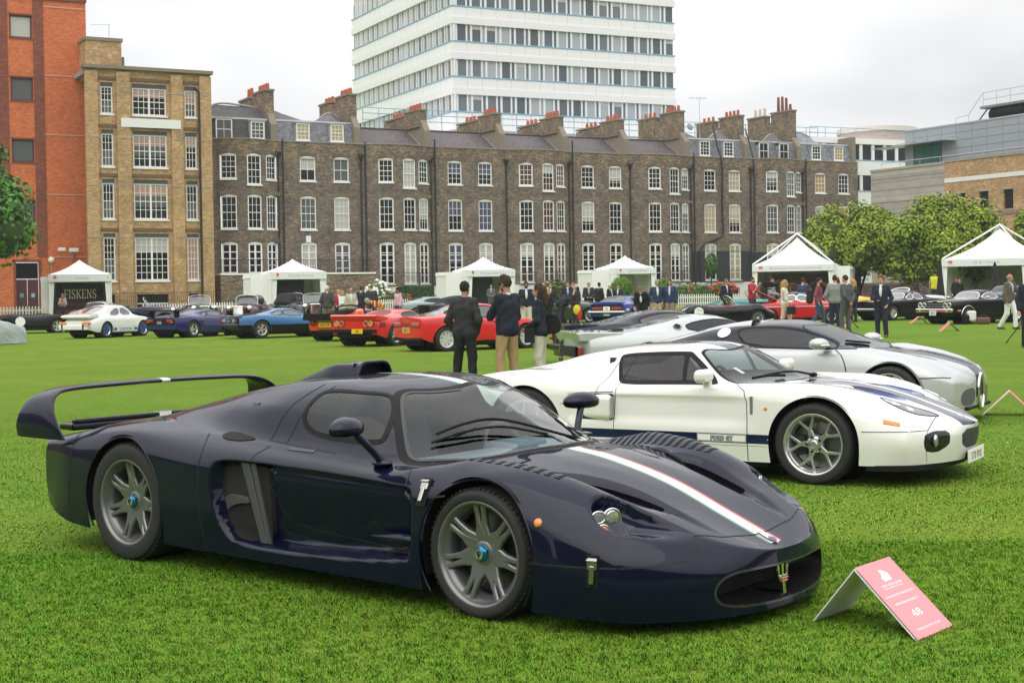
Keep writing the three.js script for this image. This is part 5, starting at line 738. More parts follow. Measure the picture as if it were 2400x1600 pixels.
  each(car, 'bonnet_vent', ventBlack, phys([0.002, 0.002, 0.004], { roughness: 1, specularIntensity: 0.1 }));
  each(car, 'side_intake', intake, std([0.008, 0.008, 0.009], 0.8));
  // mesh and struts of the intake
  const wires = []; const inPoly = sdPoly([[-0.50, 0.62], [-0.45, 0.65], [-0.15, 0.65], [-0.13, 0.45], [-0.12, 0.24], [-0.35, 0.232], [-0.43, 0.28], [-0.51, 0.5]]);
  for (const s of [-1, 1]) for (let k = -34; k < 34; k++) { let run = null; for (let t = 0; t <= 60; t++) { const x = -0.53 + t * 0.0075, y = 0.45 + k * 0.018 + s * (x + 0.32) * 0.9, inn = inPoly(x, y) < 0; if (inn && !run) run = [x, y]; if ((!inn || t === 60) && run) { wires.push(rod([run[0], run[1], 0.948], [x, y, 0.938], 0.0016, 3)); run = null; } } }
  each(car, 'intake_mesh', both(merge(wires)), std([0.10, 0.10, 0.10], 0.5, 0.6));
  const strut = merge([extr([[-0.345, 0.665], [-0.285, 0.665], [-0.145, 0.225], [-0.185, 0.225]], 0.02, 0.004), extr(chaikin([[-0.515, 0.475], [-0.30, 0.47], [-0.29, 0.435], [-0.36, 0.435], [-0.45, 0.41], [-0.49, 0.37]], 1), 0.014, 0.003), extr([[-0.27, 0.665], [-0.235, 0.665], [-0.115, 0.225], [-0.14, 0.225]], 0.016, 0.003)]); strut.translate(0, 0, 0.945);
  each(car, 'intake_strut', both(strut), std([0.06, 0.062, 0.065], 0.5));
  // shut lines, window seals
  const sm = (pts, dir = 'z', w = 0.009, cl = false, s = 2) => { const q = ribbon(find, pts, dir, w, cl, 0.0018, s); return dir === 'z' ? both(q) : [q]; };
  const seams = [...sm([[-0.622, 0.135], [-0.638, 0.4], [-0.645, 0.66], [-0.665, 0.74], [-0.75, 0.80]]), ...sm([[-2.03, 0.18], [-2.02, 0.4], [-1.995, 0.70], [-1.99, 0.745]]), ...sm([[-0.245, 0.665], [-0.24, 0.71], [-0.20, 0.758]]), ...sm([[0.93, 0.625], [0.925, 0.66], [0.89, 0.72]]),
    ...sm([[1.02, 0.592], [1.15, 0.585], [1.22, 0.60]]), ...sm([[1.76, 0.325], [2.1, 0.325], [2.38, 0.34], [2.43, 0.37], [2.415, 0.42]], 'z'), ...sm([[-0.09, 0.66], [-0.085, 0.5], [0.0, 0.37], [0.12, 0.335], [0.5, 0.30], [0.9, 0.277], [0.94, 0.29]]),
    ...sm([[-0.25, 0.785], [-0.2, 0.95], [-0.07, 1.09]]), ...sm([[-0.11, 0.775], [-0.07, 0.92], [0.03, 1.085]]), ...sm([[-0.25, 0.785], [-0.11, 0.775], [0.3, 0.745]]),
    ...sm([[2.376, -0.514], [2.395, -0.44], [2.43, -0.33], [2.425, -0.2], [2.44, 0], [2.425, 0.2], [2.43, 0.33], [2.395, 0.44], [2.376, 0.514]], 'y', 0.008, false, 1)];
  each(car, 'panel_gap', seams, seamMat);
  each(car, 'window_seal', both(ribbon(find, swP, 'z', 0.03, true, 0.003)), black);
  part(car, 'windscreen_seal', [1, -1].map(s => ribbon(find, chaikin(wsP.filter(p => p[1] > -0.2), 2, false).map(p => [p[0], s * p[1]]), 'y', 0.02, false, 0.003, 0)), std([0.03, 0.03, 0.032], 0.4));
  for (const s of [1, -1]) for (const [ax, ay, ar] of [[-1.4, 0.36, 0.395], [1.41, 0.325, 0.365]]) {
    const pts = []; for (let i = 0; i <= 30; i++) { const a = mix(-0.62, Math.PI + 0.62, i / 30), x = ax + Math.cos(a) * ar * 1.004; const cy = Math.sin(a) * ar; const y = ay + (cy > 0 ? cy : cy / 0.55 * 0.55); const h = find(x, y, s > 0 ? 'z' : '-z'); if (h) pts.push(h.p.clone().addScaledVector(V3(0, 0, s), -0.004)); }
    part(car, 'arch_lip', tube(pts, 0.007, 6, 60), navy);
  }
  each(car, 'arch_liner', [archLiner(-1.4, 0.36, 0.41, 0.55, 0.99), archLiner(1.41, 0.325, 0.378, 0.55, 0.95)].flatMap(both), black);
  part(car, 'underbody', [bx(-2.35, 2.35, 0.12, 0.22, -0.56, 0.56), bx(-0.95, 0.98, 0.12, 0.26, -0.86, 0.86), bx(-2.3, -0.75, 0.2, 0.62, -0.54, 0.54)], black);
  // front intake
  { const O = chaikin([...grille.slice(0, -1), [-0.3, 0.105], [-0.50, 0.125], [-0.54, 0.20], [-0.47, 0.27], [-0.3, 0.28]], 2), R = [1, 0.97, 0.9, 0.8, 0.6, 0.3, 0.02], pos = [], idx = [], n = O.length;
    const S = O.map(p => find(p[0], p[1], 'x')?.p || V3(2.5, p[1], p[0])); R.forEach((r, k) => S.forEach(p => pos.push(mix(p.x, 2.30, Math.min(1, k / 3)) - (k > 3 ? 0.02 * (k - 3) : 0), 0.19 + (p.y - 0.19) * Math.min(1, r * 1.02), p.z * r)));
    for (let k = 0; k < R.length - 1; k++) for (let i = 0; i < n; i++) { const a = k * n + i, b2 = k * n + (i + 1) % n; idx.push(a, b2, a + n, b2, b2 + n, a + n); }
    const q = new THREE.BufferGeometry(); q.setAttribute('position', new THREE.Float32BufferAttribute(pos, 3)); q.setIndex(idx); q.computeVertexNormals(); part(car, 'grille_recess', q, std([0.014, 0.014, 0.015], 0.35)); }
  part(car, 'grille_rim', ribbon(find, [[-0.3, 0.28], [-0.47, 0.27], [-0.54, 0.20], [-0.50, 0.125], [-0.3, 0.105], [0, 0.10], [0.3, 0.105], [0.50, 0.125], [0.54, 0.20], [0.47, 0.27], [0.3, 0.28], [0, 0.275]], 'x', 0.012, true, 0.002), std([0.10, 0.10, 0.11], 0.2, 0.7));
  const tr = trident(0.085, 0.014); tr.rotateY(Math.PI / 2); tr.rotateZ(0.1); tr.translate(2.545, 0.195, 0); part(car, 'grille_emblem', tr, chrome); part(car, 'emblem_post', [rod([2.35, 0.11, 0], [2.55, 0.11, 0], 0.012)], chrome); part(car, 'emblem_band', [box(0.012, 0.004, 0.07, 2.566, 0.188, 0), box(0.012, 0.004, 0.06, 2.566, 0.174, 0)], redStripe);
  const oval = (rx, rz) => { const c = new THREE.CircleGeometry(1, 28); c.scale(rz, rx, 1); c.rotateZ(0); return c; };
  const badge = (f, lift) => { const h = find(2.475, 0, 'y'), q = new THREE.Quaternion().setFromUnitVectors(V3(0, 0, 1), h.n), g2 = f; g2.rotateZ(-Math.PI / 2); g2.applyQuaternion(new THREE.Quaternion().setFromEuler(new THREE.Euler(0, 0, 0))); g2.rotateX(-Math.PI / 2); const q2 = new THREE.Quaternion().setFromUnitVectors(V3(0, 1, 0), h.n); g2.applyQuaternion(q2); g2.translate(h.p.x + h.n.x * lift, h.p.y + h.n.y * lift, h.p.z); return g2; };
  part(car, 'nose_badge', [badge(oval(0.062, 0.034), 0.006)], chrome); part(car, 'badge_enamel', [badge(oval(0.055, 0.029), 0.008)], whitePaint);
  { const c = new THREE.CircleGeometry(1, 20, 0.35, Math.PI - 0.7); c.scale(0.027, 0.052, 1); part(car, 'badge_field', [badge(c, 0.010)], paint([0.02, 0.04, 0.25])); }
  // lamps
  for (const s of [1, -1]) {
    const L = (x, y, z, r, m, nm, sx = 1) => { const q = sph(r * 0.92, 0, 0, 0, 1, 1, 0.32, 20); q.scale(sx, 1, 1); q.rotateY(Math.PI / 2 - 0.45); q.translate(x, y, z); const rr = new THREE.TorusGeometry(r, 0.006, 8, 24); rr.scale(sx, 1, 1); rr.rotateY(Math.PI / 2 - 0.45); rr.translate(x, y, z); part(car, nm, s > 0 ? q : mirrorZ(q), m); part(car, 'lamp_bezel', s > 0 ? rr : mirrorZ(rr), chrome); };
    L(2.035, 0.522, 0.700, 0.047, lampGlass, 'headlamp'); L(2.005, 0.532, 0.768, 0.028, lampGlass, 'side_lamp', 1.3); L(2.04, 0.47, 0.782, 0.032, amberGlass, 'indicator');
    const rf = sph(0.036, 0, 0, 0, 1, 1, 0.25, 16); rf.rotateY(Math.PI / 2 - 0.45); rf.translate(2.032, 0.528, 0.692); part(car, 'lamp_reflector', s > 0 ? rf : mirrorZ(rf), chrome);
  }
  each(car, 'side_marker', both(onBody(find, 1.79, 0.515, 'z', sph(0.022, 0, 0, 0, 1, 1, 0.5))), amberGlass);
  for (const [x, y] of [[1.072, 0.612], [2.08, 0.315]]) { const f = () => [rbox(0.05, 0.055, 0.018, 0.006, 0, 0.03, 0.008), rbox(0.026, 0.085, 0.022, 0.006, 0, -0.02, 0.01), rod([-0.026, 0.045, 0.016], [0.026, 0.045, 0.016], 0.007)]; each(car, 'latch', both(onBody(find, x, y, 'z', merge(f()))), std([0.42, 0.43, 0.40], 0.18, 1)); each(car, 'latch_recess', both(onBody(find, x, y - 0.005, 'z', rbox(0.062, 0.15, 0.006, 0.003))), black); }
  // rear wing
  const wing = []; { const S = [[0.985, 0.70, -2.60, -2.045], [0.99, 0.76, -2.61, -2.09], [0.985, 0.82, -2.60, -2.14], [0.965, 0.895, -2.57, -2.20], [0.92, 0.955, -2.53, -2.25], [0.85, 0.99, -2.50, -2.29], [0.75, 1.005, -2.49, -2.305], [0.4, 1.016, -2.485, -2.30], [0, 1.02, -2.485, -2.295]];
    const full = [...S, ...S.slice(0, -1).reverse().map(s => [-s[0], s[1], s[2], s[3]])], cv = full.map(s => V3(...s.slice(0, 2), 0)), N = 90, M = 20;
    const cz = new THREE.CatmullRomCurve3(full.map(s => V3(s[0], s[1], s[2])), false, 'centripetal'), cf = new THREE.CatmullRomCurve3(full.map(s => V3(s[0], s[1], s[3])), false, 'centripetal');
    const pos = [], idx = [];
    for (let i = 0; i <= N; i++) { const a = cz.getPoint(i / N), b = cf.getPoint(i / N), t = cz.getTangent(i / N), n = V3(-t.y, t.x, 0).normalize(); for (let j = 0; j < M; j++) { const u = j / M * Math.PI * 2, c = 0.5 - 0.5 * Math.cos(u), th = Math.sin(u) * 0.017 * (1.3 - c * 0.6); pos.push(mix(b.z, a.z, c), mix(b.y, a.y, c) + n.y * th + 0 * c, mix(b.x, a.x, c) + n.x * th); } }
    for (let i = 0; i < N; i++) for (let j = 0; j < M; j++) { const a = i * M + j, b = i * M + (j + 1) % M; idx.push(a, b, a + M, b, b + M, a + M); }
    let w = new THREE.BufferGeometry(); w.setAttribute('position', new THREE.Float32BufferAttribute(pos, 3)); w.setIndex(idx); w.computeVertexNormals();
    let s; const bands = [['green_stripe', greenStripe, 0.035, 0.06], ['white_stripe', whitePaint, -0.035, 0.035], ['red_stripe', redStripe, -0.06, -0.035]];
    for (const [nm, m, a, b] of bands) { [s, w] = split(w, (x, y, z) => Math.max(a - z, z - b)); if (s.index.count) part(car, 'wing_' + nm, s, m); }
    part(car, 'rear_wing', w, navy); }
  part(car, 'tail_ledge', [rbox(0.17, 0.05, 1.5, 0.02, -2.40, 0.75, 0), rbox(0.05, 0.03, 1.46, 0.01, -2.34, 0.785, 0)], navyDark);
  part(car, 'ledge_stripe', [box(0.18, 0.052, 0.10, -2.40, 0.7515, 0), box(0.052, 0.032, 0.10, -2.34, 0.7865, 0)], whitePaint);
  part(car, 'ledge_green_stripe', [box(0.18, 0.0525, 0.03, -2.40, 0.7515, 0.066)], greenStripe); part(car, 'ledge_red_stripe', [box(0.18, 0.0525, 0.03, -2.40, 0.7515, -0.066)], redStripe);
  // roof scoop
  const sc = shell({ x0: -0.93, x1: -0.235, nu: 30, seg: 6, lines: [[[-0.93, 1.0, 0.03], [-0.7, 1.03, 0.09], [-0.45, 1.06, 0.14], [-0.235, 1.07, 0.15]], [[-0.93, 1.03, 0.03], [-0.7, 1.08, 0.08], [-0.45, 1.13, 0.125], [-0.235, 1.13, 0.135]], [[-0.93, 1.045, 0.02], [-0.7, 1.115, 0.06], [-0.45, 1.175, 0.10], [-0.235, 1.18, 0.11]], [[-0.93, 1.05, 0], [-0.7, 1.125, 0], [-0.45, 1.185, 0], [-0.33, 1.192, 0], [-0.235, 1.188, 0]]] });
  part(car, 'roof_scoop', sc, navy);
  part(car, 'scoop_rim', tube([[-0.235, 1.10, 0.145], [-0.235, 1.13, 0.135], [-0.235, 1.178, 0.105], [-0.235, 1.188, 0], [-0.235, 1.178, -0.105], [-0.235, 1.13, -0.135], [-0.235, 1.10, -0.145]], 0.012, 8, 40), navy);
  part(car, 'scoop_mouth', (() => { const q = new THREE.PlaneGeometry(0.25, 0.1); q.rotateY(Math.PI / 2); q.translate(-0.29, 1.135, 0); return q; })(), black);
  // mirrors
  for (const s of [1, -1]) {
    const h = sph(1, 0, 0, 0, 0.085, 0.062, 0.135, 24), p = h.attributes.position; for (let i = 0; i < p.count; i++) { if (p.getX(i) < -0.02) p.setX(i, -0.02 + (p.getX(i) + 0.02) * 0.35); if (p.getY(i) < -0.03) p.setY(i, -0.03 + (p.getY(i) + 0.03) * 0.4); } h.computeVertexNormals(); h.rotateY(0.25); h.translate(0.57, 0.905, 1.03);
    const arm = tube([[0.67, 0.715, 0.86], [0.65, 0.76, 0.885], [0.60, 0.88, 0.99]], 0.022, 10, 14), foot = sph(0.055, 0.67, 0.715, 0.865, 1.2, 0.35, 0.8);
    part(car, 'door_mirror', s > 0 ? h : mirrorZ(h), navy); part(car, 'mirror_arm', s > 0 ? merge([arm, foot]) : mirrorZ(merge([arm, foot])), navy);
  }
  // bonnet louvres, rear quarter vents, side fairings
  for (const s of [1, -1]) for (let i = 0; i < 15; i++) { const t = i / 14, x = mix(0.98, 1.74, t), z = mix(0.785, 0.695, t), wd = mix(0.03, 0.075, Math.sin(t * 2.6)); part(car, 'louvre_slot', ribbon(find, [[x, s * (z - wd)], [x + 0.012, s * (z + wd)]], 'y', 0.016, false, 0.002, 0), black); part(car, 'louvre', ribbon(find, [[x - 0.018, s * (z - wd)], [x - 0.006, s * (z + wd)]], 'y', 0.02, false, 0.0035, 0), navy); }
  { const vp = chaikin([[-0.66, 0.80], [-0.58, 0.815], [-0.45, 0.80], [-0.34, 0.785], [-0.44, 0.772], [-0.58, 0.775]], 2); const q = []; for (const p of vp) { const h = find(p[0], p[1], 'z'); if (h) q.push(h.p.clone().addScaledVector(h.n, 0.004)); } const c = q.reduce((a, b) => a.add(b), V3(0, 0, 0)).multiplyScalar(1 / q.length), pos = []; for (let i = 0; i < q.length; i++) pos.push(...c.toArray(), ...q[i].toArray(), ...q[(i + 1) % q.length].toArray()); const f = new THREE.BufferGeometry(); f.setAttribute('position', new THREE.Float32BufferAttribute(pos, 3)); f.computeVertexNormals(); part(car, 'quarter_vent', [f, (() => { const m = f.clone(); m.scale(1, 1, -1); return m; })()], black); }
  { const q = sph(1, 0, 0, 0, 0.17, 0.045, 0.045, 18), p = q.attributes.position; for (let i = 0; i < p.count; i++) { const t = SM(0.17, -0.17, p.getX(i)); p.setY(i, p.getY(i) * mix(1, 0.25, t)); p.setZ(i, p.getZ(i) * mix(1, 0.3, t)); } q.computeVertexNormals(); q.translate(0.83, 0.345, 0.945); each(car, 'side_fairing', both(q), navy); }
  each(car, 'door_handle', both(onBody(find, 0.05, 0.748, 'z', rbox(0.2, 0.03, 0.008, 0.004))), navyDark);
  // wiper
  const onWs = (x, z, l) => { const h = find(x, z, 'y'); return h.p.clone().addScaledVector(h.n, l); };
  each(car, 'wiper', [tube([onWs(0.80, 0.62, 0.02), onWs(0.88, 0.44, 0.04), onWs(0.97, 0.25, 0.045), onWs(1.13, 0.04, 0.02)], 0.007, 6, 24), tube([onWs(0.78, 0.56, 0.025), onWs(0.84, 0.42, 0.05), onWs(0.92, 0.25, 0.06), onWs(1.20, -0.12, 0.025)], 0.008, 6, 24), tube([onWs(0.86, 0.5, 0.025), onWs(0.9, 0.38, 0.045)], 0.005, 5, 6)], black);
  // cabin
  part(car, 'dashboard', [rbox(0.5, 0.16, 1.3, 0.06, 0.78, 0.62, 0), rbox(0.3, 0.1, 0.42, 0.05, 0.62, 0.68, -0.36), bx(-0.5, 1.0, 0.25, 0.32, -0.8, 0.8), rbox(0.9, 0.25, 0.22, 0.06, 0.2, 0.42, 0), bx(-0.55, -0.5, 0.3, 0.98, -0.7, 0.7)], std([0.13, 0.17, 0.20], 0.6));
  part(car, 'seat', seat(-0.08, 0.36)); part(car, 'seat', seat(-0.08, -0.36)); car.children.slice(-2).forEach(m => m.material = leather);
  part(car, 'steering_wheel', steering(0.5, 0.66, -0.36), std([0.05, 0.055, 0.06], 0.5));
  const wk = { rim: 0.257, kind: 'split', n: 7, mat: rimGrey, cap: 0.042, capN: 6, capMat: std([0.02, 0.22, 0.40], 0.25, 0.8), badge: true, hub: 0.07, tread: true };
  for (const s of [1, -1]) { putWheel(car, -1.4, s * (1.0 - 0.1725), { ...wk, R: 0.362, w: 0.345, dish: 0.05 }, 0.12); putWheel(car, 1.4, s * (0.955 - 0.1225), { ...wk, R: 0.327, w: 0.245, dish: 0.035 }, 0.05); }
  return car;
}
mc12();
// ---------- the white sports car with blue stripes ----------
const plate = (parent, txt, x, y, z, turn, w = 0.52, h = 0.11, bg = '#f4f2e8', fg = '#16181c', name = 'number_plate') => {
  const g = rbox(w, h, 0.008, 0.003); g.rotateY(turn); g.translate(x, y, z); const m = part(parent, name, g, std(bg, 0.5));
  const t = canvasTex(256, 56, (c, W, H) => { c.fillStyle = bg; c.fillRect(0, 0, W, H); c.fillStyle = fg; c.font = 'bold 46px sans-serif'; c.textAlign = 'center'; c.textBaseline = 'middle'; c.fillText(txt, W / 2, H / 2 + 2, W - 16); });
  const p = new THREE.PlaneGeometry(w * 0.97, h * 0.9); p.translate(0, 0, 0.006); p.rotateY(turn); p.translate(x, y, z); part(parent, 'plate_text', p, std(0xffffff, 0.5, 0, { map: t }));
};
function gt() {
  const car = thing('sports_car', 'white mid-engined sports car with twin dark blue racing stripes, parked behind the dark blue supercar', 'car', [1.756, 0, -13.156], -0.5462);
  const blue = paint([0.008, 0.015, 0.055]), vblue = paint([0.015, 0.05, 0.26]), body = paint([0.78, 0.78, 0.74], { roughness: 0.5, specularIntensity: 0.3 });
  const vent = sdPoly(chaikin([[1.40, 0.22], [1.50, 0.47], [1.88, 0.42], [1.98, 0.24], [1.9, 0.19]], 1)), scoopV = sdPoly(chaikin([[-1.12, 0.60], [-0.9, 0.76], [-0.72, 0.74], [-0.72, 0.62], [-0.9, 0.56]], 1));
  const body0 = shell({
    x0: -2.2, x1: 2.1, nu: 190, seg: 11,
    lines: [
      [[-2.2, 0.32, 0.82], [-1.8, 0.24, 0.93], [-1.0, 0.17, 0.955], [0.9, 0.165, 0.95], [1.8, 0.175, 0.935], [2.1, 0.18, 0.80]],
      [[-2.2, 0.45, 0.86], [-1.37, 0.45, 0.975], [-0.5, 0.36, 0.972], [0.9, 0.36, 0.97], [1.37, 0.40, 0.97], [1.8, 0.36, 0.955], [2.1, 0.34, 0.84]],
      [[-2.2, 0.62, 0.86], [-1.37, 0.66, 0.98], [-0.5, 0.665, 0.965], [0.5, 0.69, 0.955], [1.37, 0.62, 0.965], [1.8, 0.52, 0.93], [2.1, 0.44, 0.81]],
      [[-2.2, 0.75, 0.80], [-1.37, 0.82, 0.93], [-0.5, 0.75, 0.935], [0.5, 0.765, 0.935], [1.0, 0.765, 0.92], [1.37, 0.735, 0.92], [1.8, 0.61, 0.86], [2.1, 0.505, 0.70]],
      [[-2.2, 0.79, 0.68], [-1.4, 0.885, 0.76], [-0.9, 0.84, 0.84], [-0.45, 0.79, 0.86], [0.5, 0.795, 0.86], [0.9, 0.81, 0.83], [1.2, 0.81, 0.77], [1.6, 0.76, 0.70], [1.9, 0.665, 0.60], [2.1, 0.575, 0.48]],
      [[-2.2, 0.79, 0.5], [-1.4, 0.88, 0.58], [-1.0, 0.895, 0.64], [-0.5, 0.83, 0.80], [0, 0.815, 0.83], [0.5, 0.81, 0.83], [0.7, 0.80, 0.78], [1.0, 0.80, 0.62], [1.4, 0.78, 0.5], [1.8, 0.695, 0.42], [2.1, 0.595, 0.33]],
      [[-2.2, 0.79, 0.36], [-1.4, 0.895, 0.44], [-0.9, 0.96, 0.54], [-0.5, 0.97, 0.69], [0, 0.96, 0.725], [0.3, 0.92, 0.72], [0.55, 0.85, 0.68], [0.8, 0.80, 0.56], [1.1, 0.79, 0.42], [1.5, 0.755, 0.35], [1.9, 0.665, 0.27], [2.1, 0.60, 0.22]],
      [[-2.2, 0.79, 0.2], [-1.4, 0.925, 0.3], [-0.9, 1.03, 0.42], [-0.45, 1.085, 0.53], [0, 1.095, 0.56], [0.19, 1.066, 0.55], [0.45, 0.965, 0.5], [0.75, 0.83, 0.42], [1.0, 0.797, 0.3], [1.5, 0.76, 0.2], [1.9, 0.67, 0.15], [2.1, 0.60, 0.12]],
      [[-2.2, 0.79], [-1.4, 0.945], [-0.9, 1.06], [-0.4, 1.118], [0, 1.128], [0.25, 1.116], [0.42, 1.075], [0.7, 0.95], [0.97, 0.805], [1.3, 0.795], [1.6, 0.75], [1.9, 0.67], [2.1, 0.60]],
    ],
    nose: { b: 0.335, p: 2.3, h: 0.71, y: 0.18, n: 26, lean: -0.06 }, tail: { b: 0.08, p: 3, n: 8 },
    deform: p => { const [x, y, z] = p; if (x > 1.3 && y > 0.5) p[1] -= 0.05 * SM(0.01, -0.03, vent(x, z)) * SM(1.95, 1.55, x); if (x < -0.6 && y > 0.7) { const e = SM(0.01, -0.06, scoopV(x, z)); p[1] -= 0.05 * e * SM(-0.7, -1.05, x); } if (z > 0.8 && y > 0.28 && y < 0.7 && x > -0.9 && x < 0.95) p[2] -= 0.018 * SM(0.705, 0.66, y) * SM(0.42, 0.52, y) * SM(0.95, 0.6, x); },
  });
  const find = finder(body0); let g = body0, r; const cutOut = f => { [r, g] = split(g, f); return r; };
  cutOut(arch(-1.355, 0.3675, 0.388)); cutOut(arch(1.362, 0.334, 0.38));
  const wsP = [[0.40, -0.3], [0.40, 0.1], [0.36, 0.3], [0.20, 0.535], [0.40, 0.665], [0.62, 0.785], [0.74, 0.76], [0.88, 0.48], [0.95, 0.2], [0.955, -0.3]], swP = [[-0.53, 1.0], [-0.50, 1.035], [-0.2, 1.055], [0.13, 1.062], [0.17, 1.05], [0.50, 0.805], [0.485, 0.79], [0.1, 0.785], [-0.38, 0.775], [-0.45, 0.80], [-0.48, 0.84]];
  const ws = cutOut(plan(wsP, 1, 0.7)), wsT = cutOut((x, y, z) => plan(wsP, 1, 0.7)(x, y, z) - 0.03);
  let sw = cutOut(side(swP, 1, 0.4)), bar; { const f = side(swP, 1, 0.4); [sw, bar] = split(sw, (x, y, z) => Math.max(f(x, y, z) + 0.035, -(Math.abs(x - 0.12 - (1.06 - y) * 0.2) - 0.02))); }
  const hlP = [[1.80, 0.59], [1.84, 0.66], [1.95, 0.655], [2.08, 0.57], [2.2, 0.42], [2.225, 0.34], [2.12, 0.37], [1.95, 0.49]], hl = cutOut(plan(hlP, 2, 0.45));
  const fog = cutOut(side([[2.195, 0.445], [2.36, 0.43], [2.37, 0.40], [2.29, 0.275], [2.21, 0.27], [2.19, 0.32]], 1, 0.45));
  const mouth = cutOut(front([[-0.1, 0.43], [0.30, 0.43], [0.26, 0.27], [-0.1, 0.265]], 1, 2.1));
  const louv = cutOut((x, y, z) => Math.max(vent(x, Math.abs(z)) + 0.008, 0.5 - y, x - 1.93));
  let top; [top, g] = split(g, (x, y, z) => Math.max(0.035 - Math.abs(z), Math.abs(z) - 0.25, 0.46 - y));
  let st; [st, g] = split(g, (x, y, z) => Math.max(0.316 - y, y - 0.393, 0.7 - Math.abs(z), x - 1.2, -1.2 - x)); let gap; [gap, st] = split(st, (x, y, z) => Math.abs(y - 0.3545) - 0.0055);
  part(car, 'body', g, body); part(car, 'body_gap_line', gap, body); part(car, 'racing_stripe', top, blue); each(car, 'side_stripe', st, blue); each(car, 'bonnet_vent', louv, vblue);
  part(car, 'windscreen', ws, clearGlass); part(car, 'windscreen_surround', wsT, black); each(car, 'side_window', sw, phys([0.34, 0.42, 0.42], { transmission: 1, roughness: 0, thickness: 0 })); each(car, 'window_frame', bar, black);
  each(car, 'headlamp', hl, phys([0.16, 0.17, 0.18], { roughness: 0.12, metalness: 0.7, clearcoat: 1 })); each(car, 'headlamp_edge', both(ribbon(find, hlP, 'y', 0.012, true, 0.002)), black); each(car, 'fog_lamp_recess', fog, std([0.015, 0.02, 0.015], 0.15)); part(car, 'front_intake', mouth, std([0.05, 0.05, 0.05], 0.7));
  for (const s of [1, -1]) { for (const [x, z, rr] of [[1.93, 0.58, 0.05], [2.03, 0.52, 0.04], [1.87, 0.60, 0.035]]) { const h = onBody(find, x, s * z, 'y', sph(rr, 0, 0, 0, 1, 1, 0.25), -0.004); part(car, 'lamp_reflector', h, chrome); } const f = sph(0.04, 2.262, 0.365, s * 0.63, 0.5, 1.3, 0.8); part(car, 'fog_lamp', f, alu); }
  const sm = (pts, w = 0.006, s = 2) => both(ribbon(find, pts, 'z', w, false, 0.0016, s));
  each(car, 'panel_gap', [...sm([[-0.445, 0.17], [-0.445, 0.45], [-0.43, 0.72], [-0.42, 0.85], [-0.33, 1.06]]), ...sm([[-0.62, 0.71], [-0.58, 0.83], [-0.48, 1.03]]), ...sm([[0.80, 0.175], [0.80, 0.4], [0.79, 0.735], [0.68, 0.80]], 0.007, 1), ...sm([[1.76, 0.447], [2.0, 0.447], [2.205, 0.447], [2.21, 0.56]], 0.006, 0), ...sm([[2.205, 0.447], [2.2, 0.2]], 0.004, 0), ...sm([[-0.79, 0.70], [-0.45, 0.715]], 0.008, 0), ...sm([[-0.97, 0.60], [-0.80, 0.60]], 0.006, 0), ...sm([[-0.4, 0.297], [0.97, 0.297]], 0.003, 0)], seamMat);
  for (const s of [1, -1]) {
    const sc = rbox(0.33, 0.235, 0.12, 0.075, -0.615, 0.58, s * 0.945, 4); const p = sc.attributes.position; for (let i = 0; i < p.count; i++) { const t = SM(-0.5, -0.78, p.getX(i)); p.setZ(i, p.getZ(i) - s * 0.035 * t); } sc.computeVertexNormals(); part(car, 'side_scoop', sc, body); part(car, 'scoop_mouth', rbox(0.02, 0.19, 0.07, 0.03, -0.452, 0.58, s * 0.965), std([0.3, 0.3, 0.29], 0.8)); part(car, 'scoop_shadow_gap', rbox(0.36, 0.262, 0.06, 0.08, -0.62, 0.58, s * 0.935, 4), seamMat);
    part(car, 'door_mirror', (() => { const m = rbox(0.11, 0.115, 0.24, 0.05, 0.42, 0.87, s * 0.98, 4), a = rbox(0.07, 0.1, 0.06, 0.02, 0.42, 0.80, s * 0.90); return merge([m, a]); })(), body);
    const hinge = rbox(0.028, 0.155, 0.02, 0.006, 0.835, 0.635, s * 0.955); part(car, 'door_hinge', hinge, alu);
  }
  each(car, 'side_marker', both(onBody(find, 1.97, 0.513, 'z', rbox(0.14, 0.042, 0.012, 0.015, 0, 0, 0, 3))), amberGlass); each(car, 'indicator', both(onBody(find, 0.96, 0.61, 'z', sph(0.017, 0, 0, 0, 1, 1, 0.5))), amberGlass);
  // splitter, plate, lettering
  const sp = (() => { const o = [[1.79, 0.935], [2.0, 0.90], [2.16, 0.78], [2.26, 0.55], [2.31, 0.3], [2.33, 0]], P = [...o, ...o.slice(0, -1).reverse().map(p => [p[0], -p[1]])], q = extr(P.map(p => [p[0], -p[1]]), 0.045); q.rotateX(-Math.PI / 2); q.translate(0, 0.135, 0); return q; })(); part(car, 'front_splitter', sp, black);
  plate(car, 'S70 PXX', 2.425, 0.205, 0, Math.PI / 2); part(car, 'plate_bracket', rbox(0.1, 0.06, 0.3, 0.01, 2.37, 0.2, 0), black); part(car, 'nose_badge', onBody(find, 2.30, 0, 'y', sph(0.045, 0, 0, 0, 0.8, 1.3, 0.2)), chrome);
  { const t = canvasTex(512, 72, (c, W, H) => { c.fillStyle = '#e8e7e0'; c.fillRect(0, 0, W, H); c.strokeStyle = '#2b3138'; c.lineWidth = 4; c.strokeRect(5, 5, W - 10, H - 10); c.font = 'bold 56px sans-serif'; c.textAlign = 'center'; c.textBaseline = 'middle'; c.lineWidth = 9; c.strokeText('FORD GT', W / 2, H / 2 + 3, W - 40); c.fillStyle = '#9aa0a4'; c.fillText('FORD GT', W / 2, H / 2 + 3, W - 40); });
    for (const s of [1, -1]) { const q = new THREE.PlaneGeometry(0.44, 0.062); if (s < 0) q.rotateY(Math.PI); q.translate(0.57, 0.356, s * 0.9735); part(car, 'lettering_panel', q, std(0xffffff, 0.4, 0, { map: t })); } }
  each(car, 'arch_liner', [archLiner(-1.355, 0.3675, 0.40, 0.5, 0.955), archLiner(1.362, 0.334, 0.392, 0.5, 0.94)].flatMap(both), black);
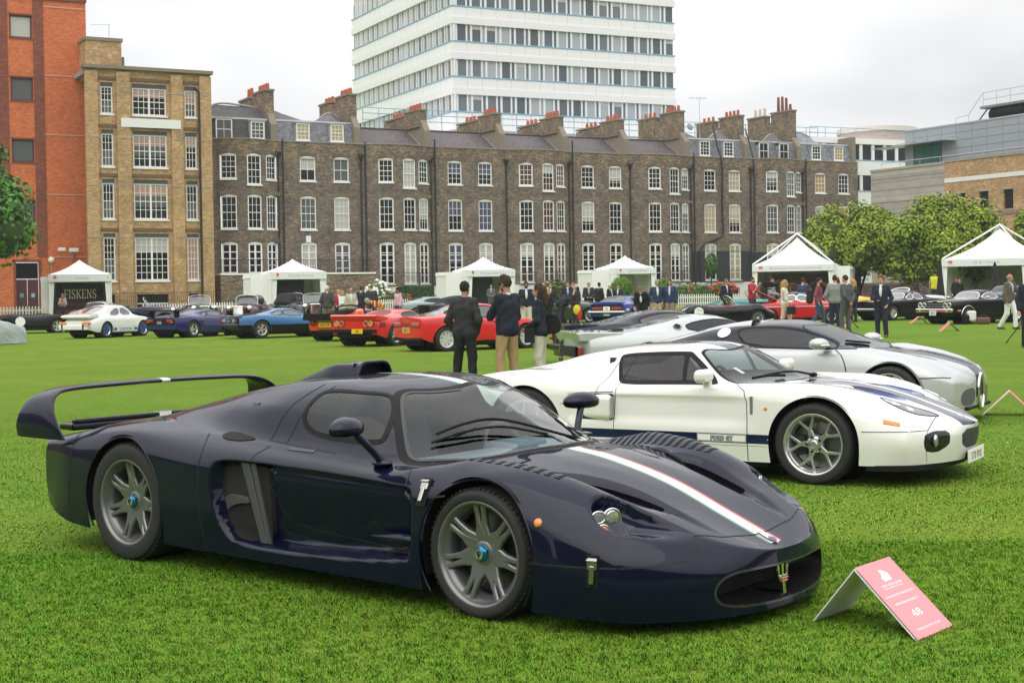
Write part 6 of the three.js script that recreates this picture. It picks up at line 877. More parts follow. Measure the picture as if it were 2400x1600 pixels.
  part(car, 'underbody', [bx(-2.0, 2.1, 0.13, 0.25, -0.5, 0.5), bx(-0.95, 0.95, 0.12, 0.26, -0.9, 0.9), bx(1.4, 2.2, 0.2, 0.42, -0.45, 0.45)], black);
  part(car, 'dashboard', [rbox(0.5, 0.2, 1.35, 0.07, 0.62, 0.68, 0), bx(-0.75, 0.9, 0.25, 0.33, -0.75, 0.75), bx(-0.62, -0.57, 0.3, 1.0, -0.68, 0.68)], std([0.03, 0.033, 0.035], 0.7));
  part(car, 'seat', seat(-0.12, 0.36, black), std([0.03, 0.032, 0.035], 0.6)); part(car, 'seat', seat(-0.12, -0.36, black), std([0.03, 0.032, 0.035], 0.6)); part(car, 'steering_wheel', steering(0.36, 0.76, 0.36), black);
  const W = (x, z, l) => { const h = find(x, z, 'y'); return h ? h.p.clone().addScaledVector(h.n, l) : V3(x, 0.85, z); };
  part(car, 'wiper_blade', tube([W(0.70, 0.60, 0.02), W(0.78, 0.45, 0.035), W(0.86, 0.25, 0.02)], 0.012, 6, 20), black); part(car, 'wiper_arm', tube([W(0.76, 0.47, 0.04), W(0.88, 0.15, 0.05), W(1.0, -0.1, 0.03)], 0.009, 6, 16), black); part(car, 'wiper_motor', rbox(0.06, 0.035, 0.07, 0.015, 0.99, 0.83, -0.12), black);
  part(car, 'windscreen_sticker', (() => { const a = W(0.55, 0.5, -0.02), q = new THREE.PlaneGeometry(0.1, 0.07); q.rotateX(-Math.PI / 2); q.rotateZ(-0.5); q.translate(a.x, a.y, a.z); return q; })(), white);
  const wk = { kind: 'y', n: 5, rim: 0.245, mat: rimSilver, hub: 0.07, cap: 0.035, capN: 24, lugs: 5, lugR: 0.06, dish: 0.03, tread: true, lugMat: std([0.05, 0.05, 0.05], 0.3, 0.6) };
  for (const s of [1, -1]) { putWheel(car, -1.355, s * 0.80, { ...wk, R: 0.3675, rim: 0.257, w: 0.315 }, 0.4); putWheel(car, 1.355, s * 0.832, { ...wk, R: 0.334, w: 0.235 }, 0.33); }
}
gt();
// ---------- other cars: built from a profile, a plan and a shoulder line ----------
// S: { plan [[x, z]], sill, crest [[x, y, inset]], top [[x, y]], roofZ, side: [window polygons], ws, rw: plan polygons, R, rim, wb, wz, ... }
function makeCar(S) {
  const car = thing(S.name || 'parked_car', S.label, S.category || 'car', [S.at[0], gy(-S.at[1]), S.at[1]], S.at[2], S.group || GROUPS[S.name || 'parked_car']);
  const fz = pchip(S.plan.map(p => p[0]), S.plan.map(p => p[1])), fc = pchip(S.crest.map(p => p[0]), S.crest.map(p => p[1])), fi = pchip(S.crest.map(p => p[0]), S.crest.map(p => p[2] ?? 0.09)), ft = pchip(S.top.map(p => p[0]), S.top.map(p => p[1]));
  const x0 = S.plan[0][0], x1 = S.plan[S.plan.length - 1][0], N = 46, L = Array.from({ length: 8 }, () => []), sill = S.sill || 0.17, fs = Array.isArray(sill) ? pchip(sill.map(p => p[0]), sill.map(p => p[1])) : () => sill;
  for (let i = 0; i <= N; i++) {
    const x = mix(x0, x1, i / N), W = fz(x), c = fc(x), t = ft(x), s = fs(x), cab = Math.max(0, t - c), k = Math.min(1, cab / 0.22), ins = fi(x);
    const hz = mix(W * 0.42, S.roofZ, k), fzz = mix(W * 0.80, W - (S.shoulder || 0.14), k);
    L[0].push([x, s, W - 0.03]); L[1].push([x, mix(s, c, 0.32), W]); L[2].push([x, mix(s, c, 0.70), W - (S.tumble ?? 0.012)]); L[3].push([x, c - 0.055, W - ins * 0.45]); L[4].push([x, c, W - ins]);
    const fy = mix(mix(c, t, 0.35), c + 0.018, k); L[5].push([x, fy, Math.min(W - ins - 0.03, fzz)]); const hy = t - mix(0.006, 0.045, k) - (S.crown || 0) * k; L[6].push([x, hy, hz]); L[7].push([x, t, 0]);
  }
  const body0 = shell({ x0, x1, nu: S.nu || 110, seg: S.seg || 7, lines: L, nose: S.nose && { n: 14, y: fs(x1), ...S.nose }, tail: S.tail && { n: 12, y: fs(x0), ...S.tail }, deform: S.deform });
  const find = finder(body0); let g = body0, r; const cutOut = f => { [r, g] = split(g, f); return r; }, R = S.R || 0.31, xf = S.wb / 2 + (S.ax || 0), xr = -S.wb / 2 + (S.ax || 0), ar = S.archR || R + 0.045, Rr = S.Rr || R, arr = S.archRr || Rr + 0.045;
  const P = typeof S.paint === 'object' && S.paint.isMaterial ? S.paint : paint(S.paint, { specularIntensity: 0.3 });
  cutOut(arch(xf, R, ar)); cutOut(arch(xr, Rr, arr));
  const glass = S.glass || darkGlass;
  (S.side || []).forEach(p => { const f = side(p, S.smooth ?? 1, 0.3), w = cutOut(f); each(car, 'side_window', w, glass); if (S.winTrim !== false) { const [t, g2] = split(g, (x, y, z) => f(x, y, z) - (S.trim || 0.025)); g = g2; each(car, 'window_trim', t, S.trimMat || black); } });
  if (S.ws) { const f = plan(S.ws, 1, S.wsY || 0.6); part(car, 'windscreen', cutOut(f), glass); part(car, 'windscreen_trim', cutOut((x, y, z) => f(x, y, z) - 0.025), S.trimMat || black); }
  if (S.rw) { const f = plan(S.rw, 1, S.wsY || 0.6); part(car, 'rear_window', cutOut(f), glass); if (S.winTrim !== false) part(car, 'rear_window_trim', cutOut((x, y, z) => f(x, y, z) - 0.025), S.trimMat || black); }
  for (const [n, f, m] of S.cuts || []) part(car, n, cutOut(f), m);
  part(car, 'body', g, P);
  for (const s of [1, -1]) for (const [x, y, rr] of [[xf, R, ar], [xr, Rr, arr]]) { const pts = []; for (let i = 0; i <= 18; i++) { const a = mix(-0.45, Math.PI + 0.45, i / 18), h = find(x + Math.cos(a) * rr * 1.006, y + Math.sin(a) * rr * 1.006, s > 0 ? 'z' : '-z'); if (h) pts.push(h.p); } if (pts.length > 3) part(car, 'arch_lip', tube(pts, S.lip || 0.012, 5, 26), S.lipMat || P); }
  const wz = S.wz || (fz(xr) - 0.13); const zz = Math.min(fz(xf), fz(xr)) - 0.03;
  each(car, 'arch_liner', [archLiner(xf, R, ar + 0.012, 0.42, zz), archLiner(xr, Rr, arr + 0.012, 0.42, zz)].flatMap(both), black);
  part(car, 'underbody', [bx(x0 + 0.25, x1 - 0.25, 0.15, 0.45, -0.42, 0.42), bx(xr + arr + 0.02, xf - ar - 0.02, 0.14, 0.3, -(zz - 0.05), zz - 0.05)], black);
  if (S.seams) each(car, 'panel_gap', S.seams.flatMap(q => both(ribbon(find, q, 'z', 0.012, false, 0.003, 1))), seamMat);
  const w = { R, rim: S.rim || R * 0.66, w: S.ww || 0.2, kind: 'five', n: 5, plain: true, dish: 0.03, ...S.wheel };
  for (const s of [1, -1]) { putWheel(car, xf, s * (S.wzf || wz), w, 0.3); putWheel(car, xr, s * wz, { ...w, ...(S.wheelR || {}), R: Rr, rim: S.rimR || w.rim }, 0.9); }
  if (S.extra) S.extra(car, find, P);
  return car;
}
const bar = (x0, x1, y, z, r, m) => rod([x0, y, z], [x1, y, z], r);
const RED = paint([0.62, 0.02, 0.018], { specularIntensity: 0.3 }), carBlack = paint([0.004, 0.004, 0.0045], { clearcoat: 0.65 }), silver = paint([0.50, 0.52, 0.53], { metalness: 0.35, roughness: 0.4 }), nightBlue = paint([0.006, 0.008, 0.019], { clearcoat: 0.65 });
const blk = (car, n, gs, m) => each(car, n, gs, m);
const lampAt = (car, find, y, z, r, m, n = 'tail_lamp', dir = '-x', sx = 1) => { for (const s of [1, -1]) part(car, n, onBody(find, s * z, y, dir, (() => { const g = new THREE.CylinderGeometry(r, r, 0.03, 18); g.rotateX(Math.PI / 2); g.scale(sx, 1, 1); return g; })(), 0.004), m); };
const slab = (x, y, z, w, h, d, r = 0.02) => rbox(w, h, d, r, x, y, z, 2);
const pair = (x, y, z, w, h, d, r) => [slab(x, y, z, w, h, d, r), slab(x, y, -z, w, h, d, r)];
// silver and dark blue car, third in the near row
makeCar({ name: 'sports_car', label: 'silver and dark blue two-tone supercar with curved cabin, behind the white sports car', at: [3.70, -17.86], yaw: 0, at2: 0, ...{ at: [3.62, -17.9, -0.54] }, paint: silver, wb: 2.71, R: 0.345, rim: 0.262, archR: 0.385, ww: 0.27, nu: 150, seg: 9,
  plan: [[-2.1, 0.84], [-1.7, 0.95], [-1.36, 0.995], [-0.4, 0.975], [0.9, 0.975], [1.36, 0.985], [1.8, 0.92], [2.05, 0.78]], sill: [[-2.1, 0.3], [-1.7, 0.2], [1.8, 0.15], [2.05, 0.17]],
  crest: [[-2.1, 0.80, 0.16], [-1.4, 0.89, 0.2], [-0.6, 0.85, 0.09], [0.2, 0.845, 0.08], [0.7, 0.86, 0.10], [1.0, 0.885, 0.18], [1.33, 0.845, 0.26], [1.75, 0.745, 0.30], [2.05, 0.62, 0.32]],
  top: [[-2.1, 0.85], [-1.6, 1.0], [-1.0, 1.14], [-0.5, 1.195], [-0.15, 1.204], [0.15, 1.18], [0.45, 1.095], [0.8, 0.95], [1.06, 0.86], [1.4, 0.82], [1.8, 0.74], [2.05, 0.66]], roofZ: 0.53, crown: 0.01,
  nose: { b: 0.11, p: 2.3, h: 0.8, lean: -0.02 }, tail: { b: 0.1, p: 3 },
  side: [[[-0.62, 1.07], [-0.5, 1.10], [-0.14, 1.115], [0.2, 1.075], [0.5, 0.985], [0.72, 0.895], [0.6, 0.885], [-0.42, 0.90]]], ws: [[0.34, -0.3], [0.33, 0.1], [0.28, 0.3], [0.14, 0.50], [0.42, 0.64], [0.66, 0.76], [0.80, 0.72], [0.98, 0.4], [1.06, 0.1], [1.06, -0.3]],
  cuts: [['grille_mesh', (x, y, z) => Math.max(sdPoly(chaikin([[0.22, 0.43], [0.62, 0.40], [0.66, 0.27], [0.6, 0.22], [0.22, 0.22]], 1))(Math.abs(z), y), 1.9 - x), std([0.10, 0.10, 0.11], 0.6)], ['headlamp', (x, y, z) => Math.max(sdPoly(chaikin([[1.74, 0.735], [1.80, 0.74], [2.0, 0.62], [1.98, 0.57], [1.87, 0.565]], 1))(x, y), 0.42 - Math.abs(z)), phys([0.5, 0.52, 0.54], { roughness: 0.08, metalness: 0.4, clearcoat: 1 })],
    ['dark_panel', (x, y, z) => { const belt = 0.87 + 0.02 * SM(0, -1.4, x) - 0.08 * SM(-1.3, -2.1, x); const cab = Math.max(belt - y, x - 0.95, -(Math.max(x + 0.42, -(y - (0.90 + 0.26 * SM(-1.9, -0.5, x)))))); const hood = Math.max(0.9 - x, Math.abs(z) - (0.40 - 0.2 * SM(1.2, 2.1, x)), 0.3 - y); return Math.min(cab, hood); }, nightBlue]],
  seams: [[[0.86, 0.17], [0.88, 0.5], [0.82, 0.78], [0.7, 0.87]], [[1.68, 0.55], [1.9, 0.56], [2.0, 0.55]], [[-0.50, 0.9], [-0.62, 1.07]]], wheel: { kind: 'five', n: 9, plain: false },
  extra: (car, find) => {
    for (const s of [1, -1]) { const m = sph(1, 0.56, 0.94, s * 1.04, 0.12, 0.068, 0.11); part(car, 'door_mirror', m, silver); part(car, 'mirror_lamp', sph(1, 0.63, 0.925, s * 1.06, 0.07, 0.022, 0.08), chrome); part(car, 'mirror_arm', slab(0.60, 0.89, s * 0.93, 0.1, 0.03, 0.12), black); const sc = shell({ x0: -1.45, x1: -0.47, nu: 16, seg: 5, lines: [[[-1.45, 0.98, 0.14], [-0.47, 1.08, 0.19]], [[-1.45, 0.99, 0.12], [-0.9, 1.14, 0.16], [-0.47, 1.19, 0.17]], [[-1.45, 1.0, 0.06], [-0.9, 1.17, 0.1], [-0.47, 1.235, 0.11]], [[-1.45, 1.0], [-0.9, 1.175], [-0.47, 1.24]]] }); sc.translate(0, -0.03, s * 0.36); part(car, 'roof_intake', sc, silver); part(car, 'intake_mouth', slab(-0.475, 1.12, s * 0.36, 0.01, 0.13, 0.26, 0.005), black); }
    part(car, 'fuel_cap', onBody(find, -0.78, 1.05, 'z', new THREE.CylinderGeometry(0.085, 0.085, 0.015, 28).rotateX(Math.PI / 2), 0.004), chrome);
    const hs = new THREE.TorusGeometry(0.16, 0.022, 8, 28); hs.scale(0.8, 1.25, 1); hs.rotateY(Math.PI / 2); hs.translate(2.155, 0.36, 0); part(car, 'grille_frame', hs, chrome); part(car, 'front_lip', slab(2.07, 0.19, 0, 0.16, 0.04, 1.1), black); part(car, 'wiper', tube([onPt(find, 0.72, 0.55), onPt(find, 0.9, 0.2)], 0.014, 5, 6), black);
  } });
function onPt(find, x, z, l = 0.02) { const h = find(x, z, 'y'); return h ? h.p.clone().addScaledVector(h.n, l) : V3(x, 0.9, z); }
// low silver car and the dark one beyond it
const lowPlan = [[-2.35, 0.86], [-1.8, 0.96], [-1.32, 1.0], [0, 0.98], [1.32, 0.97], [1.9, 0.88], [2.2, 0.7]], lowCrest = [[-2.35, 0.80, 0.10], [-1.4, 0.84, 0.14], [-0.6, 0.80, 0.10], [0.5, 0.78, 0.1], [1.3, 0.78, 0.14], [2.2, 0.52, 0.2]], lowTop = [[-2.35, 0.82], [-1.6, 0.90], [-1.1, 1.0], [-0.6, 1.11], [-0.2, 1.15], [0.15, 1.13], [0.5, 1.02], [1.1, 0.80], [1.4, 0.76], [2.2, 0.55]];
makeCar({ name: 'sports_car', label: 'pale silver low wide supercar seen from behind, ribbed grille between its tail lamps', at: [3.45, -25.9, 0.2], paint: paint([0.47, 0.51, 0.51], { metalness: 0.3, roughness: 0.4 }), wb: 2.64, R: 0.33, ww: 0.27, nu: 120, plan: lowPlan, crest: lowCrest, top: lowTop, roofZ: 0.5, tail: { b: 0.18, p: 2.6 }, nose: { b: 0.2, h: 0.8 },
  side: [[[-0.62, 0.93], [-0.35, 1.02], [0.1, 1.06], [0.4, 0.98], [0.75, 0.84], [-0.3, 0.86]]], rw: [[-1.55, -0.3], [-1.55, 0.2], [-1.3, 0.34], [-0.62, 0.42], [-0.55, 0.2], [-0.55, -0.3]], ws: [[0.28, -0.3], [0.25, 0.3], [0.12, 0.48], [0.7, 0.68], [0.95, 0.4], [1.02, -0.3]],
  extra: (car, find, P) => { part(car, 'tail_grille', slab(-2.515, 0.54, 0, 0.04, 0.19, 1.2, 0.015), black); for (let i = 0; i < 8; i++) part(car, 'grille_bar', slab(-2.54, 0.46 + i * 0.023, 0, 0.02, 0.008, 1.18, 0.003), std([0.05, 0.05, 0.05], 0.5)); blk(car, 'tail_lamp', pair(-2.475, 0.545, 0.69, 0.06, 0.17, 0.17), redGlass); part(car, 'rear_spoiler', (() => { const g = extr([[-2.5, 0.74], [-2.54, 0.85], [-2.44, 0.865], [-1.75, 0.85], [-1.7, 0.74]], 1.6, 0.02); g.translate(0, 0, -0.8); return g; })(), P); part(car, 'rear_bumper', slab(-2.45, 0.36, 0, 0.14, 0.10, 1.5, 0.03), carBlack); plate(car, 'J220', -2.54, 0.37, 0, -Math.PI / 2, 0.52, 0.11, '#d8b21c'); part(car, 'fuel_cap', onBody(find, -0.72, 0.94, 'z', new THREE.CylinderGeometry(0.075, 0.075, 0.012, 24).rotateX(Math.PI / 2), 0.004), black); for (let i = 0; i < 9; i++) { const a = i / 9 * 6.283; part(car, 'cap_bolt', onBody(find, -0.72 + Math.cos(a) * 0.055, 0.94 + Math.sin(a) * 0.05, 'z', sph(0.011), 0.011), chrome); } each(car, 'engine_louvre', [0, 1, 2].map(k => slab(-1.62 - k * 0.07, 0.905, 0, 0.05, 0.02, 0.7, 0.008)), black); part(car, 'side_strake', slab(-1.62, 0.55, 0.985, 0.26, 0.015, 0.02, 0.005), alu); } });
makeCar({ name: 'sports_car', label: 'black supercar with dark domed cabin and square orange tail lamps, beyond the pale silver one', at: [3.4, -32.0, 0.2], paint: nightBlue, wb: 2.7, R: 0.33, ww: 0.28, plan: lowPlan, crest: lowCrest, top: lowTop.map(p => [p[0], p[0] > -1.3 && p[0] < 0.5 ? p[1] + 0.01 : p[1]]), roofZ: 0.5, tail: { b: 0.1, p: 3 }, nose: { b: 0.2, h: 0.8 },
  side: [[[-0.85, 0.93], [-0.4, 1.05], [0.1, 1.07], [0.45, 0.98], [0.8, 0.84], [-0.7, 0.85]]], ws: [[0.28, -0.3], [0.25, 0.3], [0.12, 0.48], [0.7, 0.68], [0.95, 0.4], [1.02, -0.3]], rw: [[-1.3, -0.3], [-1.2, 0.3], [-0.65, 0.42], [-0.55, 0.2], [-0.55, -0.3]], glass: phys([0.03, 0.022, 0.02], { roughness: 0.03, clearcoat: 1 }),
  extra: (car, find, P) => { blk(car, 'tail_lamp', pair(-2.43, 0.60, 0.70, 0.06, 0.19, 0.2), amberGlass); blk(car, 'brake_lamp', pair(-2.44, 0.545, 0.70, 0.06, 0.08, 0.2), redGlass); part(car, 'tail_panel', slab(-2.42, 0.60, 0, 0.05, 0.24, 1.16), black); plate(car, 'JR 15', -2.46, 0.56, 0.30, -Math.PI / 2, 0.34, 0.16, '#23302c', '#d8dcd8'); part(car, 'rear_bumper', slab(-2.42, 0.36, 0, 0.2, 0.16, 1.75, 0.05), carBlack); part(car, 'rear_spoiler', (() => { const g = extr([[-2.42, 0.72], [-2.48, 0.84], [-2.38, 0.855], [-1.75, 0.845], [-1.7, 0.72]], 1.6, 0.02); g.translate(0, 0, -0.8); return g; })(), P); } });
// ---- row of cars seen from behind, left of the standing group ----
const rowGroup = null;
makeCar({ label: 'white rear-engined coupe with ducktail spoiler, blue wheels and blue side script, at the left', at: [-16.36, -58.41, 1.15], paint: paint([0.74, 0.76, 0.72]), wb: 2.27, R: 0.315, rim: 0.2, ww: 0.2, plan: [[-2.0, 0.66], [-1.7, 0.78], [-1.135, 0.85], [-0.4, 0.80], [0.6, 0.79], [1.135, 0.81], [1.7, 0.73], [2.0, 0.58]], sill: [[-2.0, 0.34], [-1.6, 0.24], [1.7, 0.2], [2, 0.24]], crest: [[-2, 0.66], [-1.6, 0.76], [-1.135, 0.83], [-0.5, 0.82], [0.5, 0.82], [0.9, 0.83], [1.2, 0.81], [1.6, 0.74], [2, 0.6]], top: [[-2, 0.70], [-1.6, 0.90], [-1.2, 1.07], [-0.7, 1.24], [-0.2, 1.32], [0.2, 1.30], [0.5, 1.19], [0.85, 0.95], [1.0, 0.85], [1.5, 0.74], [2, 0.62]], roofZ: 0.48, tail: { b: 0.12 }, nose: { b: 0.1, h: 0.8 },
  side: [[[-0.82, 0.88], [-0.45, 1.14], [-0.12, 1.19], [-0.12, 0.88]], [[-0.06, 0.88], [-0.06, 1.19], [0.28, 1.18], [0.66, 0.89]]], rw: [[-1.45, -0.3], [-1.4, 0.35], [-0.78, 0.42], [-0.66, 0.2], [-0.66, -0.3]], ws: [[0.42, -0.3], [0.4, 0.35], [0.78, 0.55], [0.86, -0.3]], trimMat: chrome, glass: phys([0.10, 0.12, 0.12], { roughness: 0.04, clearcoat: 1 }),
  wheel: { kind: 'fuchs', n: 5, mat: std([0.012, 0.07, 0.30], 0.4), lipMat: rimSilver, hub: 0.05 },
  extra: (car, find, P) => { part(car, 'ducktail', (() => { const g = extr([[-2.12, 0.86], [-1.98, 0.90], [-1.45, 0.97], [-1.45, 0.86], [-2.0, 0.80]], 1.3, 0.02); g.translate(0, 0, -0.65); return g; })(), P); blk(car, 'tail_lamp', pair(-2.06, 0.60, 0.58, 0.14, 0.11, 0.36, 0.03), amberGlass); part(car, 'rear_bumper', slab(-2.14, 0.44, 0, 0.12, 0.2, 1.42, 0.04), P); blk(car, 'overrider', pair(-2.2, 0.46, 0.52, 0.06, 0.2, 0.06), black); part(car, 'bumper_rubber', slab(-2.2, 0.5, 0.62, 0.03, 0.03, 0.3), black);
    const t = canvasTex(256, 40, (c, W, H) => { c.fillStyle = '#d8d9d2'; c.fillRect(0, 0, W, H); c.fillStyle = '#1d5fae'; c.fillRect(0, 10, W, 22); c.fillStyle = '#d8d9d2'; c.fillRect(30, 0, 190, H); c.fillStyle = '#1d5fae'; c.font = 'italic bold 34px serif'; c.textAlign = 'center'; c.fillText('Carrera', 125, 31); }); for (const s of [1, -1]) { const q = new THREE.PlaneGeometry(1.42, 0.2); if (s < 0) q.rotateY(Math.PI); q.translate(-0.02, 0.34, s * 0.845); part(car, 'side_script', q, std(0xffffff, 0.4, 0, { map: t })); } } });
makeCar({ label: 'dark blue wedge-shaped coupe with black rear wing and wide deep-dish wheels', at: [-12.45, -57.19, 1.02], paint: paint([0.014, 0.018, 0.10]), wb: 2.5, R: 0.33, rim: 0.2, ww: 0.3, wz: 0.78, plan: [[-2.1, 0.80], [-1.6, 0.90], [-1.25, 0.94], [-0.4, 0.86], [0.6, 0.84], [1.25, 0.90], [2.1, 0.76]], sill: [[-2.1, 0.34], [-1.5, 0.22], [2.1, 0.2]], crest: [[-2.1, 0.78, 0.08], [-1.25, 0.83, 0.12], [-0.3, 0.79], [0.5, 0.76], [1.25, 0.75], [2.1, 0.56]], top: [[-2.1, 0.80], [-1.4, 0.86], [-0.9, 0.96], [-0.45, 1.07], [0, 1.10], [0.3, 1.08], [1.0, 0.79], [1.4, 0.75], [2.1, 0.58]], roofZ: 0.52, tail: { b: 0.05, p: 4 }, nose: { b: 0.12, h: 0.8 },
  side: [[[-0.68, 0.84], [-0.4, 0.98], [-0.28, 0.98], [-0.28, 0.84]], [[-0.22, 0.84], [-0.2, 1.0], [0.28, 1.0], [0.66, 0.82]]], ws: [[0.32, -0.3], [0.3, 0.4], [0.84, 0.6], [0.95, -0.3]], wheel: { kind: 'five', n: 5, lipMat: rimSilver, mat: rimSilver, dish: 0.09 }, glass: phys([0.10, 0.12, 0.13], { roughness: 0.04, clearcoat: 1 }),
  extra: (car) => { part(car, 'tail_panel', slab(-2.12, 0.62, 0, 0.06, 0.24, 1.5), black); blk(car, 'tail_lamp', pair(-2.14, 0.66, 0.52, 0.06, 0.11, 0.32), redGlass); blk(car, 'indicator', pair(-2.145, 0.62, 0.62, 0.05, 0.05, 0.14), amberGlass); part(car, 'rear_wing', slab(-2.0, 1.06, 0, 0.42, 0.045, 1.66), black); blk(car, 'wing_post', pair(-1.9, 0.93, 0.66, 0.3, 0.26, 0.04), black); part(car, 'rear_valance', slab(-2.06, 0.40, 0, 0.1, 0.18, 1.4), std([0.03, 0.025, 0.022], 0.7)); plate(car, 'QSX 968L', -2.17, 0.6, 0, -Math.PI / 2, 0.3, 0.18, '#101216', '#d0d0cc'); } });
makeCar({ label: 'metallic blue two-tone coupe with black lower body and silver wheels, nose behind the orange-red car', at: [-8.78, -54.61, 0.64], paint: paint([0.035, 0.14, 0.30], { metalness: 0.4, roughness: 0.35 }), wb: 2.5, R: 0.335, rim: 0.2, ww: 0.24, plan: [[-2.1, 0.82], [-1.25, 0.91], [0, 0.88], [1.25, 0.88], [2.2, 0.74]], sill: [[-2.1, 0.32], [-1.5, 0.2], [2.2, 0.22]], crest: [[-2.1, 0.80, 0.08], [-1.25, 0.86, 0.10], [-0.3, 0.80], [0.5, 0.76], [1.25, 0.74], [2.2, 0.52]], top: [[-2.1, 0.81], [-1.4, 0.90], [-0.8, 1.02], [-0.3, 1.11], [0, 1.12], [0.25, 1.09], [1.0, 0.79], [1.3, 0.74], [2.2, 0.54]], roofZ: 0.5, tail: { b: 0.05, p: 4 }, nose: { b: 0.2, h: 0.85 },
  cuts: [['black_lower_body', (x, y, z) => y - 0.50, carBlack], ['engine_cover', plan([[-1.7, -0.3], [-1.7, 0.42], [-0.9, 0.4], [-0.5, 0.3], [-0.5, -0.3]], 0, 0.85), black]], side: [[[-0.82, 0.86], [-0.5, 1.0], [-0.3, 1.02], [-0.3, 0.86]], [[-0.24, 0.85], [-0.24, 1.02], [0.22, 1.01], [0.62, 0.82]], [[0.3, 0.985], [0.68, 0.82], [0.8, 0.80]]].slice(0, 2), ws: [[0.28, -0.3], [0.26, 0.4], [0.8, 0.6], [0.95, -0.3]], wheel: { kind: 'five', n: 5, mat: rimSilver }, glass: phys([0.13, 0.16, 0.17], { roughness: 0.04, clearcoat: 1 }),
  extra: (car, find) => { part(car, 'tail_panel', slab(-2.12, 0.66, 0, 0.05, 0.2, 1.5), black); for (const z of [0.40, 0.56]) for (const s of [1, -1]) part(car, 'tail_lamp', new THREE.CylinderGeometry(0.07, 0.07, 0.04, 18).rotateZ(Math.PI / 2).translate(-2.15, 0.67, s * z), z < 0.5 ? amberGlass : redGlass); part(car, 'rear_bumper', slab(-2.14, 0.48, 0, 0.12, 0.09, 1.62), carBlack); blk(car, 'engine_louvre', [0, 1, 2, 3, 4].map(k => slab(-1.0 - k * 0.14, 0.975 - k * 0.03, 0, 0.06, 0.02, 0.66)), black); plate(car, '512 BB', -2.16, 0.66, 0, -Math.PI / 2, 0.3, 0.16, '#15171a', '#c8c8c4'); part(car, 'tail_spoiler', slab(-2.08, 0.83, 0, 0.2, 0.05, 1.6), paint([0.035, 0.14, 0.30], { metalness: 0.4 })); } });
makeCar({ label: 'orange-red short wedge coupe with black upturned tail spoiler and roof louvres', at: [-5.45, -50.25, 1.05], paint: paint([0.64, 0.055, 0.012]), wb: 2.18, R: 0.31, rim: 0.185, ww: 0.3, wz: 0.74, plan: [[-1.7, 0.74], [-1.09, 0.88], [-0.3, 0.83], [0.6, 0.82], [1.09, 0.86], [1.75, 0.70]], sill: [[-1.7, 0.36], [-1.2, 0.22], [1.75, 0.2]], crest: [[-1.7, 0.72], [-1.09, 0.82], [-0.3, 0.78], [0.5, 0.74], [1.09, 0.74], [1.75, 0.5]], top: [[-1.7, 0.76], [-1.2, 0.88], [-0.6, 1.02], [-0.1, 1.10], [0.15, 1.10], [0.4, 1.02], [0.9, 0.78], [1.75, 0.54]], roofZ: 0.46, tail: { b: 0.06, p: 4 }, nose: { b: 0.15, h: 0.8 },
  side: [[[-0.35, 0.82], [-0.3, 0.98], [0.15, 1.02], [0.62, 0.80]]], ws: [[0.22, -0.3], [0.2, 0.42], [0.66, 0.62], [0.84, -0.3]], cuts: [['engine_cover', plan([[-1.5, -0.3], [-1.5, 0.34], [-0.5, 0.36], [-0.3, 0.2], [-0.3, -0.3]], 0, 0.8), black]], wheel: { kind: 'five', n: 8, mat: std([0.5, 0.36, 0.12], 0.4, 0.6), lipMat: rimSilver },
  extra: (car) => { part(car, 'tail_spoiler', (() => { const o = [[-0.82, 0], [-0.78, 0.2], [0.78, 0.2], [0.82, 0], [0.6, -0.02], [-0.6, -0.02]], g = extr(o, 0.16, 0.01); g.rotateY(Math.PI / 2); g.translate(-1.95, 0.74, 0); return g; })(), black); for (let i = 0; i < 6; i++) part(car, 'roof_louvre', slab(-0.55 - i * 0.14, 1.075 - i * 0.035, 0, 0.12, 0.025, 0.86), black); for (const s of [1, -1]) { part(car, 'tail_lamp', new THREE.CylinderGeometry(0.10, 0.10, 0.05, 20).rotateZ(Math.PI / 2).translate(-1.79, 0.66, s * 0.52), redGlass); part(car, 'lamp_ring', new THREE.TorusGeometry(0.105, 0.014, 8, 24).rotateY(Math.PI / 2).translate(-1.815, 0.66, s * 0.52), black); } plate(car, 'GBX 412P', -1.80, 0.56, 0, -Math.PI / 2, 0.52, 0.16, '#e0b818'); part(car, 'exhaust', [slab(-1.72, 0.34, 0, 0.3, 0.12, 0.6, 0.05)], black); part(car, 'roof_hoop', tube([[-0.35, 0.95, -0.66], [-0.35, 1.14, -0.5], [-0.35, 1.14, 0.5], [-0.35, 0.95, 0.66]], 0.03, 6, 24), black); part(car, 'tail_strip', slab(-1.78, 0.70, 0, 0.03, 0.05, 0.7), std([0.4, 0.38, 0.4], 0.4)); } });
